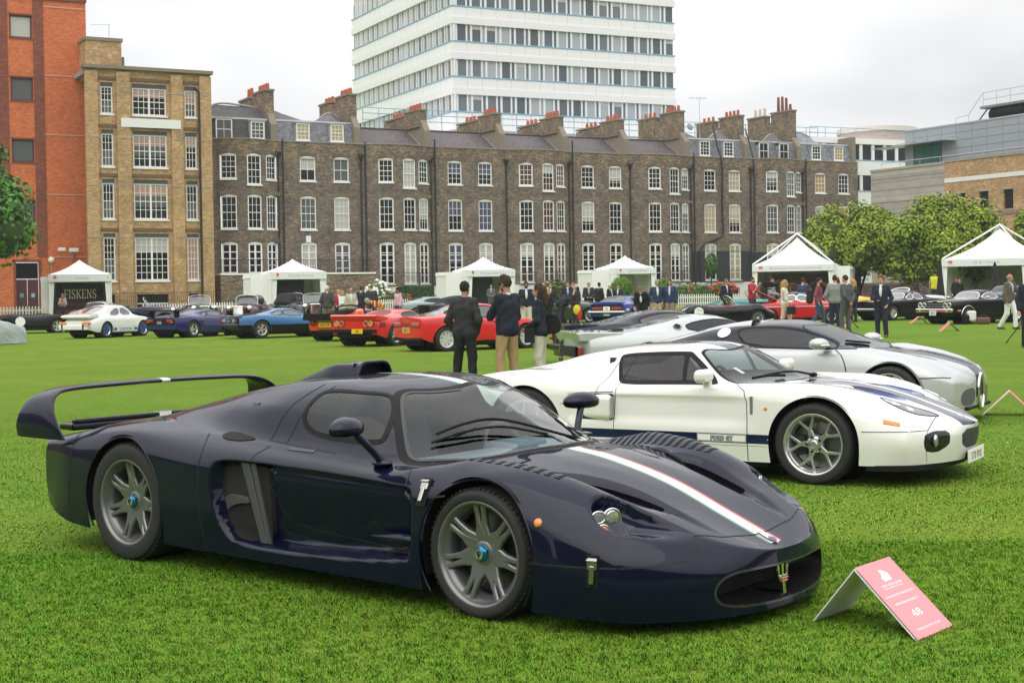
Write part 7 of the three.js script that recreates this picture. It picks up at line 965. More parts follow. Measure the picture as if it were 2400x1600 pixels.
makeCar({ label: 'red coupe with three slashes behind its rear wheel and four round tail lamps', at: [-3.69, -45.06, 1.02], paint: RED, wb: 2.45, R: 0.335, rim: 0.205, ww: 0.28, wz: 0.84, plan: [[-2.0, 0.86], [-1.22, 0.97], [-0.4, 0.90], [0.6, 0.87], [1.22, 0.92], [2.05, 0.76]], sill: [[-2.0, 0.36], [-1.5, 0.24], [2.05, 0.2]], crest: [[-2.0, 0.80, 0.08], [-1.22, 0.88, 0.14], [-0.3, 0.82], [0.5, 0.76], [1.22, 0.78], [2.05, 0.52]], top: [[-2.0, 0.86], [-1.6, 0.86], [-0.9, 0.97], [-0.4, 1.10], [0, 1.12], [0.3, 1.08], [1.0, 0.78], [2.05, 0.55]], roofZ: 0.5, tail: { b: 0.05, p: 4 }, nose: { b: 0.15, h: 0.8 },
  side: [[[-0.62, 0.88], [-0.35, 1.0], [0.25, 1.02], [0.66, 0.82]]], ws: [[0.3, -0.3], [0.28, 0.42], [0.8, 0.6], [0.95, -0.3]], wheel: { kind: 'five', n: 5, mat: rimSilver, dish: 0.05, cap: 0.03, capN: 20 }, cuts: [['engine_cover', plan([[-1.5, -0.3], [-1.5, 0.4], [-0.7, 0.4], [-0.45, 0.2], [-0.45, -0.3]], 0, 0.85), std([0.22, 0.012, 0.012], 0.5)]],
  extra: (car, find, P) => { part(car, 'tail_spoiler', (() => { const g = extr([[-2.12, 0.92], [-2.06, 0.95], [-1.5, 0.87], [-1.5, 0.80], [-2.05, 0.80]], 1.7, 0.02); g.translate(0, 0, -0.85); return g; })(), P); for (const z of [0.46, 0.64]) for (const s of [1, -1]) { part(car, 'tail_lamp', new THREE.CylinderGeometry(0.075, 0.075, 0.04, 20).rotateZ(Math.PI / 2).translate(-2.06, 0.70, s * z), z > 0.5 ? amberGlass : redGlass); part(car, 'lamp_ring', new THREE.TorusGeometry(0.08, 0.012, 8, 20).rotateY(Math.PI / 2).translate(-2.08, 0.70, s * z), std([0.5, 0.4, 0.3], 0.3, 0.6)); } part(car, 'rear_bumper', slab(-2.08, 0.48, 0, 0.16, 0.11, 1.66, 0.03), black); part(car, 'rear_grille', slab(-2.02, 0.36, 0, 0.08, 0.16, 1.3), black); plate(car, '288', -2.17, 0.47, 0.2, -Math.PI / 2, 0.42, 0.14, '#e0b818'); for (let i = 0; i < 3; i++) part(car, 'side_slash', (() => { const g = slab(0, 0, 0, 0.035, 0.17, 0.02, 0.006); g.rotateZ(-0.35); return onBody(find, -1.72 - i * 0.085, 0.66, 'z', g, 0.004); })(), black); } });
makeCar({ label: 'bright red angular coupe with big white disc wheels, right behind the three standing people', at: [-1.18, -40.37, 0.58], paint: RED, wb: 2.61, R: 0.34, rim: 0.225, ww: 0.25, plan: [[-2.0, 0.80], [-1.3, 0.93], [0, 0.90], [1.3, 0.92], [2.05, 0.76]], sill: [[-2.0, 0.36], [-1.6, 0.24], [2.05, 0.22]], crest: [[-2.0, 0.90, 0.06], [-1.3, 0.93, 0.08], [0, 0.86, 0.07], [1.3, 0.84, 0.08], [2.05, 0.66]], top: [[-2.0, 0.96], [-1.5, 1.0], [-0.9, 1.14], [-0.4, 1.28], [0, 1.31], [0.3, 1.29], [0.55, 1.2], [1.05, 0.90], [1.4, 0.88], [2.05, 0.70]], roofZ: 0.54, tail: { b: 0.05, p: 4 }, nose: { b: 0.15, h: 0.85 },
  side: [[[-1.28, 0.97], [-0.75, 1.16], [-0.42, 1.2], [-0.42, 0.92]], [[-0.36, 0.92], [-0.36, 1.2], [0.34, 1.2], [0.78, 0.90]]], rw: [[-1.75, -0.3], [-1.7, 0.5], [-0.85, 0.48], [-0.65, 0.2], [-0.65, -0.3]], ws: [[0.45, -0.3], [0.42, 0.42], [0.9, 0.64], [1.02, -0.3]], glass: phys([0.10, 0.11, 0.11], { roughness: 0.04, clearcoat: 1 }), wheel: { kind: 'disc', n: 8, mat: std([0.6, 0.61, 0.6], 0.35, 0.3), hub: 0.06 }, seams: [[[0.75, 0.26], [0.78, 0.6], [0.75, 0.88]], [[-0.6, 0.3], [-0.55, 0.6], [-0.4, 0.9]]],
  extra: (car) => { part(car, 'tail_panel', slab(-2.03, 0.72, 0, 0.04, 0.16, 1.4), std([0.3, 0.02, 0.02], 0.3)); blk(car, 'tail_lamp', pair(-2.05, 0.74, 0.5, 0.04, 0.1, 0.4), std([0.4, 0.12, 0.1], 0.2)); plate(car, 'B20 V', -2.06, 0.58, 0.0, -Math.PI / 2, 0.42, 0.16, '#c9a23a'); part(car, 'rear_valance', slab(-1.98, 0.34, 0, 0.14, 0.1, 1.5), black); part(car, 'sill_trim', [slab(0, 0.24, 0.86, 1.7, 0.12, 0.04), slab(0, 0.24, -0.86, 1.7, 0.12, 0.04)], carBlack); } });
// ---- behind and to the right ----
makeCar({ label: 'bright blue fastback muscle car with full-width red tail lamps and chrome bumper', at: [5.15, -67.6, 1.2], paint: paint([0.012, 0.05, 0.30]), wb: 2.74, R: 0.335, rim: 0.19, ww: 0.2, plan: [[-2.25, 0.84], [-1.3, 0.93], [0, 0.90], [1.4, 0.90], [2.35, 0.80]], sill: [[-2.25, 0.36], [-1.6, 0.26], [2.35, 0.28]], crest: [[-2.25, 0.92, 0.06], [-1.3, 0.95, 0.09], [-0.3, 0.90, 0.07], [1.3, 0.88, 0.07], [2.35, 0.78]], top: [[-2.25, 0.97], [-1.8, 1.0], [-1.0, 1.18], [-0.4, 1.28], [0, 1.30], [0.2, 1.27], [0.8, 0.96], [1.4, 0.94], [2.35, 0.82]], roofZ: 0.55, tail: { b: 0.04, p: 4 }, nose: { b: 0.15, h: 0.9 },
  side: [[[-0.75, 0.96], [-0.55, 1.16], [0.08, 1.19], [0.52, 0.94]]], rw: [[-1.6, -0.3], [-1.55, 0.5], [-0.75, 0.5], [-0.6, 0.2], [-0.6, -0.3]], ws: [[0.28, -0.3], [0.26, 0.45], [0.66, 0.65], [0.78, -0.3]], wheel: { kind: 'five', n: 5, mat: alu },
  extra: (car, find, P) => { part(car, 'tail_panel', slab(-2.28, 0.72, 0, 0.04, 0.2, 1.5), black); blk(car, 'tail_lamp', pair(-2.30, 0.72, 0.46, 0.04, 0.11, 0.5), redGlass); part(car, 'tail_grille', slab(-2.285, 0.89, 0, 0.06, 0.07, 1.5), black); part(car, 'rear_bumper', slab(-2.34, 0.56, 0, 0.14, 0.1, 1.76, 0.04), chrome); plate(car, '9 EBP', -2.33, 0.72, 0, -Math.PI / 2, 0.32, 0.16); part(car, 'exhaust', slab(-2.3, 0.42, 0, 0.1, 0.1, 0.3), alu); part(car, 'tail_spoiler', slab(-2.18, 0.99, 0, 0.22, 0.05, 1.66), P); part(car, 'side_stripe', [slab(-1.95, 0.66, 0.895, 0.5, 0.09, 0.02), slab(0.2, 0.5, 0.905, 1.9, 0.07, 0.02)], white); } });
const redCar = makeCar({ label: 'red notchback coupe with black roof and its boot lid and bonnet open', at: [12.6, -62.9, -0.16], paint: paint([0.50, 0.012, 0.014]), wb: 2.6, R: 0.32, rim: 0.19, ww: 0.17, plan: [[-2.15, 0.72], [-1.3, 0.84], [0, 0.84], [1.4, 0.82], [2.1, 0.70]], sill: [[-2.15, 0.36], [-1.6, 0.26], [2.1, 0.3]], crest: [[-2.15, 0.80, 0.08], [-1.3, 0.90, 0.08], [0, 0.92, 0.06], [1.3, 0.88, 0.09], [2.1, 0.76]], top: [[-2.15, 0.84], [-1.3, 0.97], [-0.95, 1.06], [-0.6, 1.30], [-0.2, 1.38], [0.2, 1.36], [0.45, 1.25], [0.8, 0.99], [1.4, 0.94], [2.1, 0.80]], roofZ: 0.52, tail: { b: 0.1, p: 3 }, nose: { b: 0.12, h: 0.85 },
  side: [[[-0.8, 1.0], [-0.52, 1.22], [-0.2, 1.26], [-0.2, 0.98]], [[-0.14, 0.98], [-0.14, 1.26], [0.22, 1.24], [0.6, 0.98]]], rw: [[-1.05, -0.3], [-1.0, 0.5], [-0.66, 0.5], [-0.6, -0.3]], ws: [[0.46, -0.3], [0.44, 0.4], [0.72, 0.6], [0.8, -0.3]], trimMat: chrome, cuts: [['black_roof', (x, y, z) => Math.max(1.0 - y, -0.9 - x, x - 0.75), paint([0.008, 0.008, 0.009])]], wheel: { kind: 'wire', n: 16, mat: rimSilver }, glass: phys([0.16, 0.18, 0.18], { roughness: 0.04, clearcoat: 1 }),
  extra: (car, find, P) => { part(car, 'boot_lid', (() => { const g = rbox(1.05, 0.05, 1.25, 0.03); g.rotateZ(-0.45); g.translate(-1.48, 1.26, 0); return g; })(), P); part(car, 'boot_lining', (() => { const g = rbox(0.95, 0.04, 1.12, 0.02); g.rotateZ(-0.45); g.translate(-1.5, 1.22, 0); return g; })(), std([0.02, 0.012, 0.011], 0.9)); part(car, 'boot_opening', slab(-1.6, 0.92, 0, 0.9, 0.06, 1.1), black); part(car, 'open_bonnet', (() => { const g = rbox(1.2, 0.05, 1.3, 0.03); g.rotateZ(1.85); g.translate(1.78, 1.42, 0); return g; })(), P); part(car, 'bonnet_lining', (() => { const g = rbox(1.1, 0.02, 1.2, 0.01); g.rotateZ(1.85); g.translate(1.745, 1.41, 0); return g; })(), std([0.03, 0.01, 0.01], 0.9)); part(car, 'rear_bumper', tube([[-1.9, 0.68, 0.84], [-2.2, 0.68, 0.78], [-2.34, 0.68, 0.4], [-2.36, 0.68, 0], [-2.34, 0.68, -0.4], [-2.2, 0.68, -0.78]], 0.055, 8, 40), chrome); blk(car, 'side_trim', pair(-0.2, 0.74, 0.845, 3.0, 0.03, 0.02), chrome); blk(car, 'tail_lamp', pair(-2.2, 0.78, 0.6, 0.08, 0.1, 0.1), redGlass); } });
makeCar({ label: 'black race-prepared open roadster with white number roundel and red cockpit', at: [8.9, -60.5, 0.12], paint: carBlack, wb: 2.59, R: 0.33, rim: 0.2, ww: 0.16, plan: [[-2.0, 0.5], [-1.3, 0.78], [-0.3, 0.74], [0.6, 0.72], [1.3, 0.78], [2.0, 0.5]], sill: [[-2, 0.4], [-1.4, 0.24], [2, 0.26]], crest: [[-2, 0.58, 0.2], [-1.3, 0.92, 0.22], [-0.5, 0.78, 0.10], [0.2, 0.78, 0.10], [0.7, 0.82, 0.14], [1.3, 0.93, 0.24], [2, 0.62, 0.2]], top: [[-2, 0.6], [-1.3, 0.86], [-0.7, 0.90], [0, 0.88], [0.5, 0.92], [1.3, 0.92], [2, 0.66]], roofZ: 0.4, tail: { b: 0.15, p: 2.2 }, nose: { b: 0.2, h: 0.8 },
  cuts: [['cockpit', plan([[-0.75, -0.3], [-0.72, 0.5], [0.35, 0.55], [0.4, -0.3]], 1, 0.72), std([0.20, 0.012, 0.02], 0.6)]], wheel: { kind: 'wire', n: 16, mat: rimSilver },
  extra: (car, find) => { blk(car, 'number_roundel', both(onBody(find, -1.25, 0.62, 'z', new THREE.CircleGeometry(0.2, 24), 0.006)), white); part(car, 'windscreen', [quadGeo([0.36, 0.9, -0.6], [0.36, 0.9, 0.6], [0.14, 1.2, 0.52], [0.14, 1.2, -0.52])], clearGlass); part(car, 'screen_frame', tube([[0.4, 0.88, 0.62], [0.14, 1.2, 0.53], [0.14, 1.2, -0.53], [0.4, 0.88, -0.62]], 0.018, 6, 30), chrome); part(car, 'steering_wheel', steering(0.1, 0.95, 0.3), black); part(car, 'race_number', onBody(find, -1.7, 0.2, 'y', new THREE.CircleGeometry(0.15, 20), 0.008), white); } });
makeCar({ label: 'turquoise open car half hidden behind the black roadster', at: [12.3, -75, 0.3], paint: paint([0.03, 0.26, 0.27]), wb: 2.5, R: 0.31, plan: [[-2, 0.65], [-1.25, 0.8], [1.25, 0.8], [2, 0.62]], crest: [[-2, 0.7], [-1.2, 0.86], [0, 0.82], [1.2, 0.86], [2, 0.66]], top: [[-2, 0.72], [-0.8, 0.92], [0, 0.9], [0.6, 0.92], [2, 0.7]], roofZ: 0.4, tail: { b: 0.1 }, nose: { b: 0.15 }, cuts: [['cockpit', plan([[-0.75, -0.3], [-0.72, 0.5], [0.35, 0.55], [0.4, -0.3]], 1, 0.7), black]], extra: car => { part(car, 'windscreen', quadGeo([0.4, 0.9, -0.62], [0.4, 0.9, 0.62], [0.12, 1.25, 0.54], [0.12, 1.25, -0.54]), clearGlass); part(car, 'screen_frame', tube([[0.42, 0.88, 0.62], [0.12, 1.25, 0.54], [0.12, 1.25, -0.54], [0.42, 0.88, -0.62]], 0.02, 6, 24), chrome); part(car, 'owner_board', slab(0.9, 1.25, 0.2, 0.04, 0.35, 0.6), black); } });
const musclePlan = [[-2.4, 0.86], [-1.4, 0.95], [0, 0.94], [1.4, 0.94], [2.3, 0.88]];
makeCar({ label: 'black muscle coupe with vinyl roof, half behind the man in the navy suit', at: [17.95, -66.4, 3.69], paint: carBlack, wb: 2.79, R: 0.335, rim: 0.19, ww: 0.2, plan: musclePlan, sill: [[-2.4, 0.38], [-1.6, 0.26], [2.3, 0.3]], crest: [[-2.4, 0.88, 0.06], [-1.3, 0.95, 0.07], [0, 0.90, 0.05], [1.4, 0.88, 0.06], [2.3, 0.82]], top: [[-2.4, 0.92], [-1.6, 0.97], [-1.2, 1.06], [-0.7, 1.27], [-0.2, 1.31], [0.1, 1.28], [0.7, 0.97], [1.4, 0.94], [2.3, 0.86]], roofZ: 0.56, tail: { b: 0.05, p: 4 }, nose: { b: 0.08, p: 3.5 }, side: [[[-0.72, 0.97], [-0.5, 1.19], [-0.12, 1.2], [-0.1, 0.96]], [[-0.05, 0.96], [-0.05, 1.2], [0.08, 1.19], [0.46, 0.95]]], ws: [[0.2, -0.3], [0.18, 0.46], [0.58, 0.66], [0.7, -0.3]], trimMat: chrome, glass: phys([0.12, 0.13, 0.13], { roughness: 0.04, clearcoat: 1 }), wheel: { kind: 'disc', n: 5, mat: alu, lipMat: chrome }, extra: car => { part(car, 'front_bumper', slab(2.38, 0.5, 0, 0.12, 0.12, 1.8, 0.05), chrome); part(car, 'front_grille', slab(2.35, 0.68, 0, 0.06, 0.2, 1.6), black); } });
makeCar({ name: 'pickup_car', label: 'black car-based pickup with two white bonnet stripes, four round headlamps and chrome bumper', at: [19.1, -59.3, 3.69], paint: carBlack, wb: 2.95, R: 0.345, rim: 0.19, ww: 0.22, plan: [[-2.6, 0.88], [-1.5, 0.96], [0, 0.95], [1.5, 0.96], [2.3, 0.92]], sill: [[-2.6, 0.4], [-1.6, 0.28], [2.3, 0.32]], crest: [[-2.6, 0.95, 0.06], [-1.4, 1.0, 0.07], [0, 0.96, 0.05], [1.4, 0.95, 0.06], [2.3, 0.90]], top: [[-2.6, 0.96], [-1.2, 0.99], [-0.75, 1.05], [-0.5, 1.33], [-0.1, 1.38], [0.2, 1.34], [0.7, 1.03], [1.4, 1.0], [2.3, 0.93]], roofZ: 0.58, tail: { b: 0.04, p: 4 }, nose: { b: 0.06, p: 4 }, side: [[[-0.55, 1.02], [-0.4, 1.24], [0.1, 1.26], [0.5, 1.02]]], ws: [[0.3, -0.3], [0.28, 0.48], [0.62, 0.7], [0.72, -0.3]], trimMat: chrome, glass: phys([0.14, 0.15, 0.15], { roughness: 0.04, clearcoat: 1 }), lipMat: chrome, lip: 0.025,
  cuts: [['bonnet_stripe', (x, y, z) => Math.max(0.78 - x, 0.12 - Math.abs(z), Math.abs(z) - 0.42, 0.9 - y), whitePaint]], wheel: { kind: 'five', n: 5, mat: alu, lipMat: chrome },
  extra: car => { part(car, 'front_bumper', slab(2.40, 0.56, 0, 0.14, 0.16, 1.9, 0.05), chrome); part(car, 'front_grille', slab(2.365, 0.76, 0, 0.05, 0.17, 1.1), black); each(car, 'grille_bar', [0.70, 0.76, 0.82].map(y => slab(2.395, y, 0, 0.012, 0.012, 1.1, 0.004)), alu); for (const z of [0.54, 0.76]) for (const s of [1, -1]) { part(car, 'headlamp', sph(0.09, 2.36, 0.77, s * z, 0.5), lampGlass); part(car, 'headlamp_ring', new THREE.TorusGeometry(0.095, 0.018, 8, 24).rotateY(Math.PI / 2).translate(2.385, 0.77, s * z), chrome); } plate(car, 'EAN 1K', 2.49, 0.46, 0, Math.PI / 2, 0.36, 0.2, '#d8d8d2'); part(car, 'red_plate', slab(2.48, 0.55, -0.35, 0.02, 0.1, 0.3, 0.005), std([0.5, 0.05, 0.06], 0.5)); for (const s of [1, -1]) part(car, 'bumper_light', sph(0.06, 2.46, 0.53, s * 0.7, 0.4), amberGlass); blk(car, 'door_mirror', pair(0.42, 1.06, 1.02, 0.14, 0.1, 0.14, 0.04), chrome); part(car, 'side_marker', slab(2.0, 0.55, -0.945, 0.2, 0.06, 0.02), amberGlass); } });
makeCar({ label: 'white convertible with its roof down beside the yellow supercar at the right', at: [20.6, -75.5, 3.6], paint: paint([0.74, 0.75, 0.75]), wb: 2.6, R: 0.33, plan: [[-2.1, 0.8], [-1.3, 0.92], [1.3, 0.92], [2.2, 0.8]], crest: [[-2.1, 0.9], [-1.3, 0.96], [0, 0.88], [1.3, 0.82], [2.2, 0.66]], top: [[-2.1, 0.95], [-0.9, 1.0], [-0.3, 0.92], [0.5, 0.95], [1.2, 0.86], [2.2, 0.7]], roofZ: 0.5, tail: { b: 0.05 }, nose: { b: 0.2 }, cuts: [['cockpit', plan([[-0.7, -0.3], [-0.7, 0.6], [0.5, 0.66], [0.6, -0.3]], 1, 0.7), std([0.10, 0.012, 0.012], 0.7)]], extra: car => { part(car, 'windscreen', quadGeo([0.85, 0.9, -0.72], [0.85, 0.9, 0.72], [0.15, 1.3, 0.58], [0.15, 1.3, -0.58]), phys([0.6, 0.7, 0.7], { transmission: 0.85, roughness: 0 })); part(car, 'screen_frame', tube([[0.88, 0.88, 0.74], [0.15, 1.3, 0.6], [0.15, 1.3, -0.6], [0.88, 0.88, -0.74]], 0.03, 6, 30), white); blk(car, 'seat_back', pair(-0.35, 1.0, 0.36, 0.16, 0.4, 0.42, 0.06), std([0.25, 0.02, 0.02], 0.7)); } });
makeCar({ label: 'yellow wedge supercar between the walking man and the blonde woman', at: [17.2, -75, 2.7], paint: paint([0.75, 0.42, 0.015]), wb: 2.5, R: 0.33, plan: [[-2, 0.86], [-1.25, 0.94], [1.25, 0.92], [2.1, 0.78]], crest: [[-2, 0.85], [-1.2, 0.88], [0, 0.8], [1.25, 0.72], [2.1, 0.5]], top: [[-2, 0.88], [-1, 1.0], [-0.3, 1.15], [0.1, 1.15], [1.1, 0.76], [2.1, 0.54]], roofZ: 0.5, tail: { b: 0.04 }, nose: { b: 0.2, h: 0.8 }, side: [[[-0.6, 0.92], [-0.2, 1.06], [0.2, 1.05], [0.75, 0.84]]], ws: [[0.2, -0.3], [0.18, 0.46], [0.85, 0.64], [1.0, -0.3]], extra: (car, f, P) => blk(car, 'door_mirror', pair(0.65, 0.95, 1.05, 0.12, 0.1, 0.2, 0.04), P) });
makeCar({ label: 'dark slate-blue saloon partly hidden behind the black pickup and the man on the phone', at: [26.2, -76, 3.6], paint: paint([0.03, 0.035, 0.06]), wb: 2.8, R: 0.33, plan: musclePlan, crest: [[-2.4, 0.95], [0, 0.96], [2.3, 0.9]], top: [[-2.4, 0.98], [-1.3, 1.05], [-0.7, 1.4], [0.1, 1.42], [0.9, 1.02], [2.3, 0.93]], roofZ: 0.58, tail: { b: 0.05 }, nose: { b: 0.1 }, side: [[[-0.9, 1.03], [-0.55, 1.3], [0.1, 1.32], [0.6, 1.02]]], ws: [[0.25, -0.3], [0.2, 0.5], [0.7, 0.68], [0.85, -0.3]], trimMat: chrome });
makeCar({ label: 'pale grey-green coupe at the picket fence beside the clipped hedge', at: [-4.3, -79, 0.45], paint: paint([0.26, 0.33, 0.32], { metalness: 0.3 }), wb: 2.7, R: 0.34, plan: [[-2.1, 0.8], [-1.3, 0.92], [1.3, 0.92], [2.2, 0.76]], crest: [[-2.1, 0.92], [-1.2, 0.95], [0, 0.88], [1.3, 0.82], [2.2, 0.62]], top: [[-2.1, 0.95], [-1.4, 1.08], [-0.5, 1.26], [0, 1.27], [0.3, 1.22], [1.1, 0.88], [2.2, 0.66]], roofZ: 0.52, tail: { b: 0.08 }, nose: { b: 0.2 }, side: [[[-0.95, 0.98], [-0.5, 1.15], [0.2, 1.15], [0.7, 0.92]]], rw: [[-1.5, -0.3], [-1.4, 0.45], [-0.8, 0.46], [-0.7, -0.3]], ws: [[0.4, -0.3], [0.36, 0.44], [0.86, 0.64], [1.0, -0.3]] });
makeCar({ label: 'dark convertible with black fabric roof just left of the green-lined tent', at: [-2.6, -73, 0.5], paint: carBlack, wb: 2.6, R: 0.33, plan: [[-2.1, 0.8], [1.3, 0.9], [2.1, 0.76]], crest: [[-2.1, 0.9], [0, 0.9], [2.1, 0.7]], top: [[-2.1, 0.92], [-1.3, 1.0], [-0.9, 1.25], [-0.2, 1.36], [0.3, 1.32], [0.9, 0.96], [2.1, 0.74]], roofZ: 0.52, tail: { b: 0.08 }, nose: { b: 0.15 }, side: [[[-0.7, 1.0], [-0.55, 1.2], [0.2, 1.22], [0.6, 0.98]]], cuts: [['fabric_roof', (x, y, z) => Math.max(0.98 - y, x - 0.4), std([0.015, 0.015, 0.016], 0.9)]] });
makeCar({ label: 'dark green old open car with bright wheels behind the man bending over', at: [3.0, -69.5, 2.6], paint: paint([0.02, 0.045, 0.02]), wb: 2.6, R: 0.36, plan: [[-2, 0.7], [-1.3, 0.84], [1.3, 0.84], [2, 0.66]], crest: [[-2, 0.8], [0, 0.95], [2, 0.78]], top: [[-2, 0.85], [-0.6, 1.05], [0.6, 1.05], [2, 0.85]], roofZ: 0.4, tail: { b: 0.1 }, nose: { b: 0.1 }, wheel: { kind: 'wire', n: 16, mat: rimSilver }, extra: car => part(car, 'windscreen', [quadGeo([0.5, 1.05, -0.6], [0.5, 1.05, 0.6], [0.3, 1.4, 0.55], [0.3, 1.4, -0.55])], phys([0.4, 0.45, 0.45], { transmission: 0.7, roughness: 0 })) });
makeCar({ label: 'silver-grey classic coupe facing out from the tent with the black banner', at: [-21.4, -74.5, 4.55], paint: paint([0.33, 0.35, 0.36], { metalness: 0.4 }), wb: 2.5, R: 0.33, plan: [[-2.1, 0.7], [-1.2, 0.83], [1.2, 0.82], [2.1, 0.68]], crest: [[-2.1, 0.8], [0, 0.9], [1.2, 0.88], [2.1, 0.74]], top: [[-2.1, 0.84], [-0.9, 1.18], [-0.3, 1.33], [0.2, 1.31], [0.7, 0.96], [2.1, 0.8]], roofZ: 0.5, tail: { b: 0.1 }, nose: { b: 0.12 }, side: [[[-0.6, 1.0], [-0.3, 1.2], [0.15, 1.2], [0.5, 0.98]]], ws: [[0.3, -0.3], [0.26, 0.46], [0.62, 0.62], [0.7, -0.3]], trimMat: chrome, extra: car => { for (const s of [1, -1]) part(car, 'headlamp', sph(0.1, 2.0, 0.72, s * 0.52, 0.6), lampGlass); part(car, 'front_bumper', slab(2.26, 0.48, 0, 0.08, 0.1, 1.5, 0.03), chrome); part(car, 'front_grille', slab(2.22, 0.6, 0, 0.06, 0.16, 0.7), chrome); } });
// covered car at the left edge
{ const c = thing('covered_car', 'car under a loose pale grey cloth cover at the left edge', 'covered car', [-19.25, 0, -50.2], 1.1), g = shell({ x0: -2, x1: 2.1, nu: 60, seg: 10, lines: [[[-2, 0.02, 0.95], [2.1, 0.02, 0.95]], [[-2, 0.4, 0.98], [0, 0.45, 1.0], [2.1, 0.38, 0.93]], [[-2, 0.75, 0.86], [0, 0.95, 0.85], [1.2, 0.8, 0.85], [2.1, 0.6, 0.8]], [[-2, 0.9, 0.5], [-0.4, 1.22, 0.55], [0.4, 1.2, 0.5], [1.2, 0.85, 0.5], [2.1, 0.62, 0.4]], [[-2, 0.92], [-0.3, 1.28], [0.4, 1.24], [1.2, 0.9], [2.1, 0.65]]], nose: { b: 0.25 }, tail: { b: 0.25 }, deform: p => { const n = fbm(p[0] * 2.2 + p[1] * 3, p[1] * 2 - p[0] * 2, p[2] * 2.5, 3) * 0.09, k = Math.sin(p[0] * 9 + p[1] * 5 + n * 20) * 0.018 * SM(0.9, 0.2, p[1]); p[2] += n * 0.7 + k; p[1] += n * 0.35 * SM(0.1, 0.6, p[1]); } }); part(c, 'cloth_cover', g, std([0.40, 0.43, 0.44], 0.7)); part(c, 'tyre', new THREE.TorusGeometry(0.25, 0.09, 8, 20).translate(-1.3, 0.3, 0.99), rubber); }
// ---- pre-war cars along the fence ----
function vintage(S) {
  const car = thing('vintage_car', S.label, 'vintage car', [S.at[0], gy(-S.at[1]), S.at[1]], S.at[2]), P = paint(S.paint), R = 0.38;
  const body = shell({ x0: -1.7, x1: 1.75, nu: 60, seg: 6, lines: [[[-1.7, 0.5, 0.5], [0, 0.4, 0.6], [0.5, 0.42, 0.5], [1.75, 0.45, 0.3]], [[-1.7, 0.75, 0.55], [0, 0.75, 0.66], [0.5, 0.75, 0.52], [1.75, 0.75, 0.32]], [[-1.7, 0.9, 0.45], [-1, 1.08, 0.58], [0, 1.08, 0.62], [0.5, 1.1, 0.46], [1.75, 1.02, 0.28]], [[-1.7, 0.95], [-1, 1.1], [0, 1.1], [0.5, 1.2], [1.75, 1.1]]], tail: { b: 0.2 }, nose: { b: 0.03, p: 4 } });
  let g = body; if (!S.roof) { const [c, o] = split(g, plan([[-1.0, -0.3], [-0.95, 0.45], [0.3, 0.5], [0.4, -0.3]], 1, 0.9)); part(car, 'cockpit', c, std([0.03, 0.02, 0.015], 0.8)); g = o; }
  part(car, 'body', g, P);
  for (const s of [1, -1]) { for (const [x, a] of [[1.3, 1], [-1.3, -1]]) { const pts = []; for (let i = 0; i <= 10; i++) { const t = mix(a > 0 ? 2.9 : 0.2, a > 0 ? 0.1 : 3.0, i / 10); pts.push(V3(x + Math.cos(t) * 0.5, R + Math.sin(t) * 0.48, s * 0.68)); } const f = new THREE.TubeGeometry(new THREE.CatmullRomCurve3(pts), 24, 0.17, 8); f.scale(1, 1, 1); const p = f.attributes.position; for (let i = 0; i < p.count; i++) { const dx = p.getX(i) - x, dy = p.getY(i) - R, r = Math.hypot(dx, dy); if (r < 0.46) { p.setX(i, x + dx / r * 0.46); p.setY(i, R + dy / r * 0.46); } } f.computeVertexNormals(); part(car, 'mudguard', f, P); } part(car, 'running_board', slab(0, 0.36, s * 0.7, 1.7, 0.05, 0.22), P); part(car, 'headlamp', sph(0.14, 1.62, 0.95, s * 0.5, 0.8), chrome); for (const x of [1.3, -1.3]) putWheel(car, x, s * 0.68, { R, rim: 0.27, w: 0.14, kind: 'wire', n: 16, plain: true, mat: rimSilver, dish: 0.02 }); }
  part(car, 'radiator', slab(1.78, 0.82, 0, 0.06, 0.5, 0.5, 0.05), chrome); part(car, 'windscreen', quadGeo([0.45, 1.12, -0.5], [0.45, 1.12, 0.5], [0.3, 1.5, 0.47], [0.3, 1.5, -0.47]), phys([0.5, 0.55, 0.55], { transmission: 0.7, roughness: 0 })); part(car, 'screen_frame', tube([[0.45, 1.1, 0.52], [0.3, 1.5, 0.49], [0.3, 1.5, -0.49], [0.45, 1.1, -0.52]], 0.012, 6, 24), chrome);
  if (S.roof) { const r = shell({ x0: -1.35, x1: 0.4, nu: 24, seg: 6, lines: [[[-1.35, 1.0, 0.5], [0.4, 1.08, 0.52]], [[-1.35, 1.1, 0.48], [-0.8, 1.35, 0.5], [0.4, 1.35, 0.46]], [[-1.35, 1.15, 0.3], [-0.8, 1.55, 0.35], [0.3, 1.56, 0.35], [0.4, 1.5, 0.35]], [[-1.35, 1.16], [-0.8, 1.6], [0.3, 1.6], [0.4, 1.53]]], tail: { b: 0.2 } }); part(car, S.fabric ? 'fabric_hood' : 'roof', r, S.fabric ? std([0.014, 0.014, 0.015], 0.95) : P); blk(car, 'side_window', pair(-0.35, 1.25, 0.5, 0.7, 0.2, 0.03), darkGlass); }
  if (S.spare) part(car, 'spare_wheel', new THREE.TorusGeometry(0.29, 0.1, 10, 28).rotateY(Math.PI / 2).translate(-2.0, 0.85, 0), rubber);
  if (S.tonneau) part(car, 'tonneau_cover', (() => { const q = rbox(1.1, 0.2, 1.1, 0.1, -0.95, 1.15, 0, 4); return q; })(), std([0.12, 0.10, 0.08], 0.9));
}
vintage({ label: 'dark blue pre-war open tourer with brown tonneau cover and spare wheel at its tail', at: [-17.3, -66.5, 0.15], paint: [0.008, 0.01, 0.03], spare: true, tonneau: true });
vintage({ label: 'black pre-war tourer with bright headlamps parked nose-out before the yellow building', at: [-15.6, -71.5, 5.1], paint: [0.01, 0.01, 0.011] });
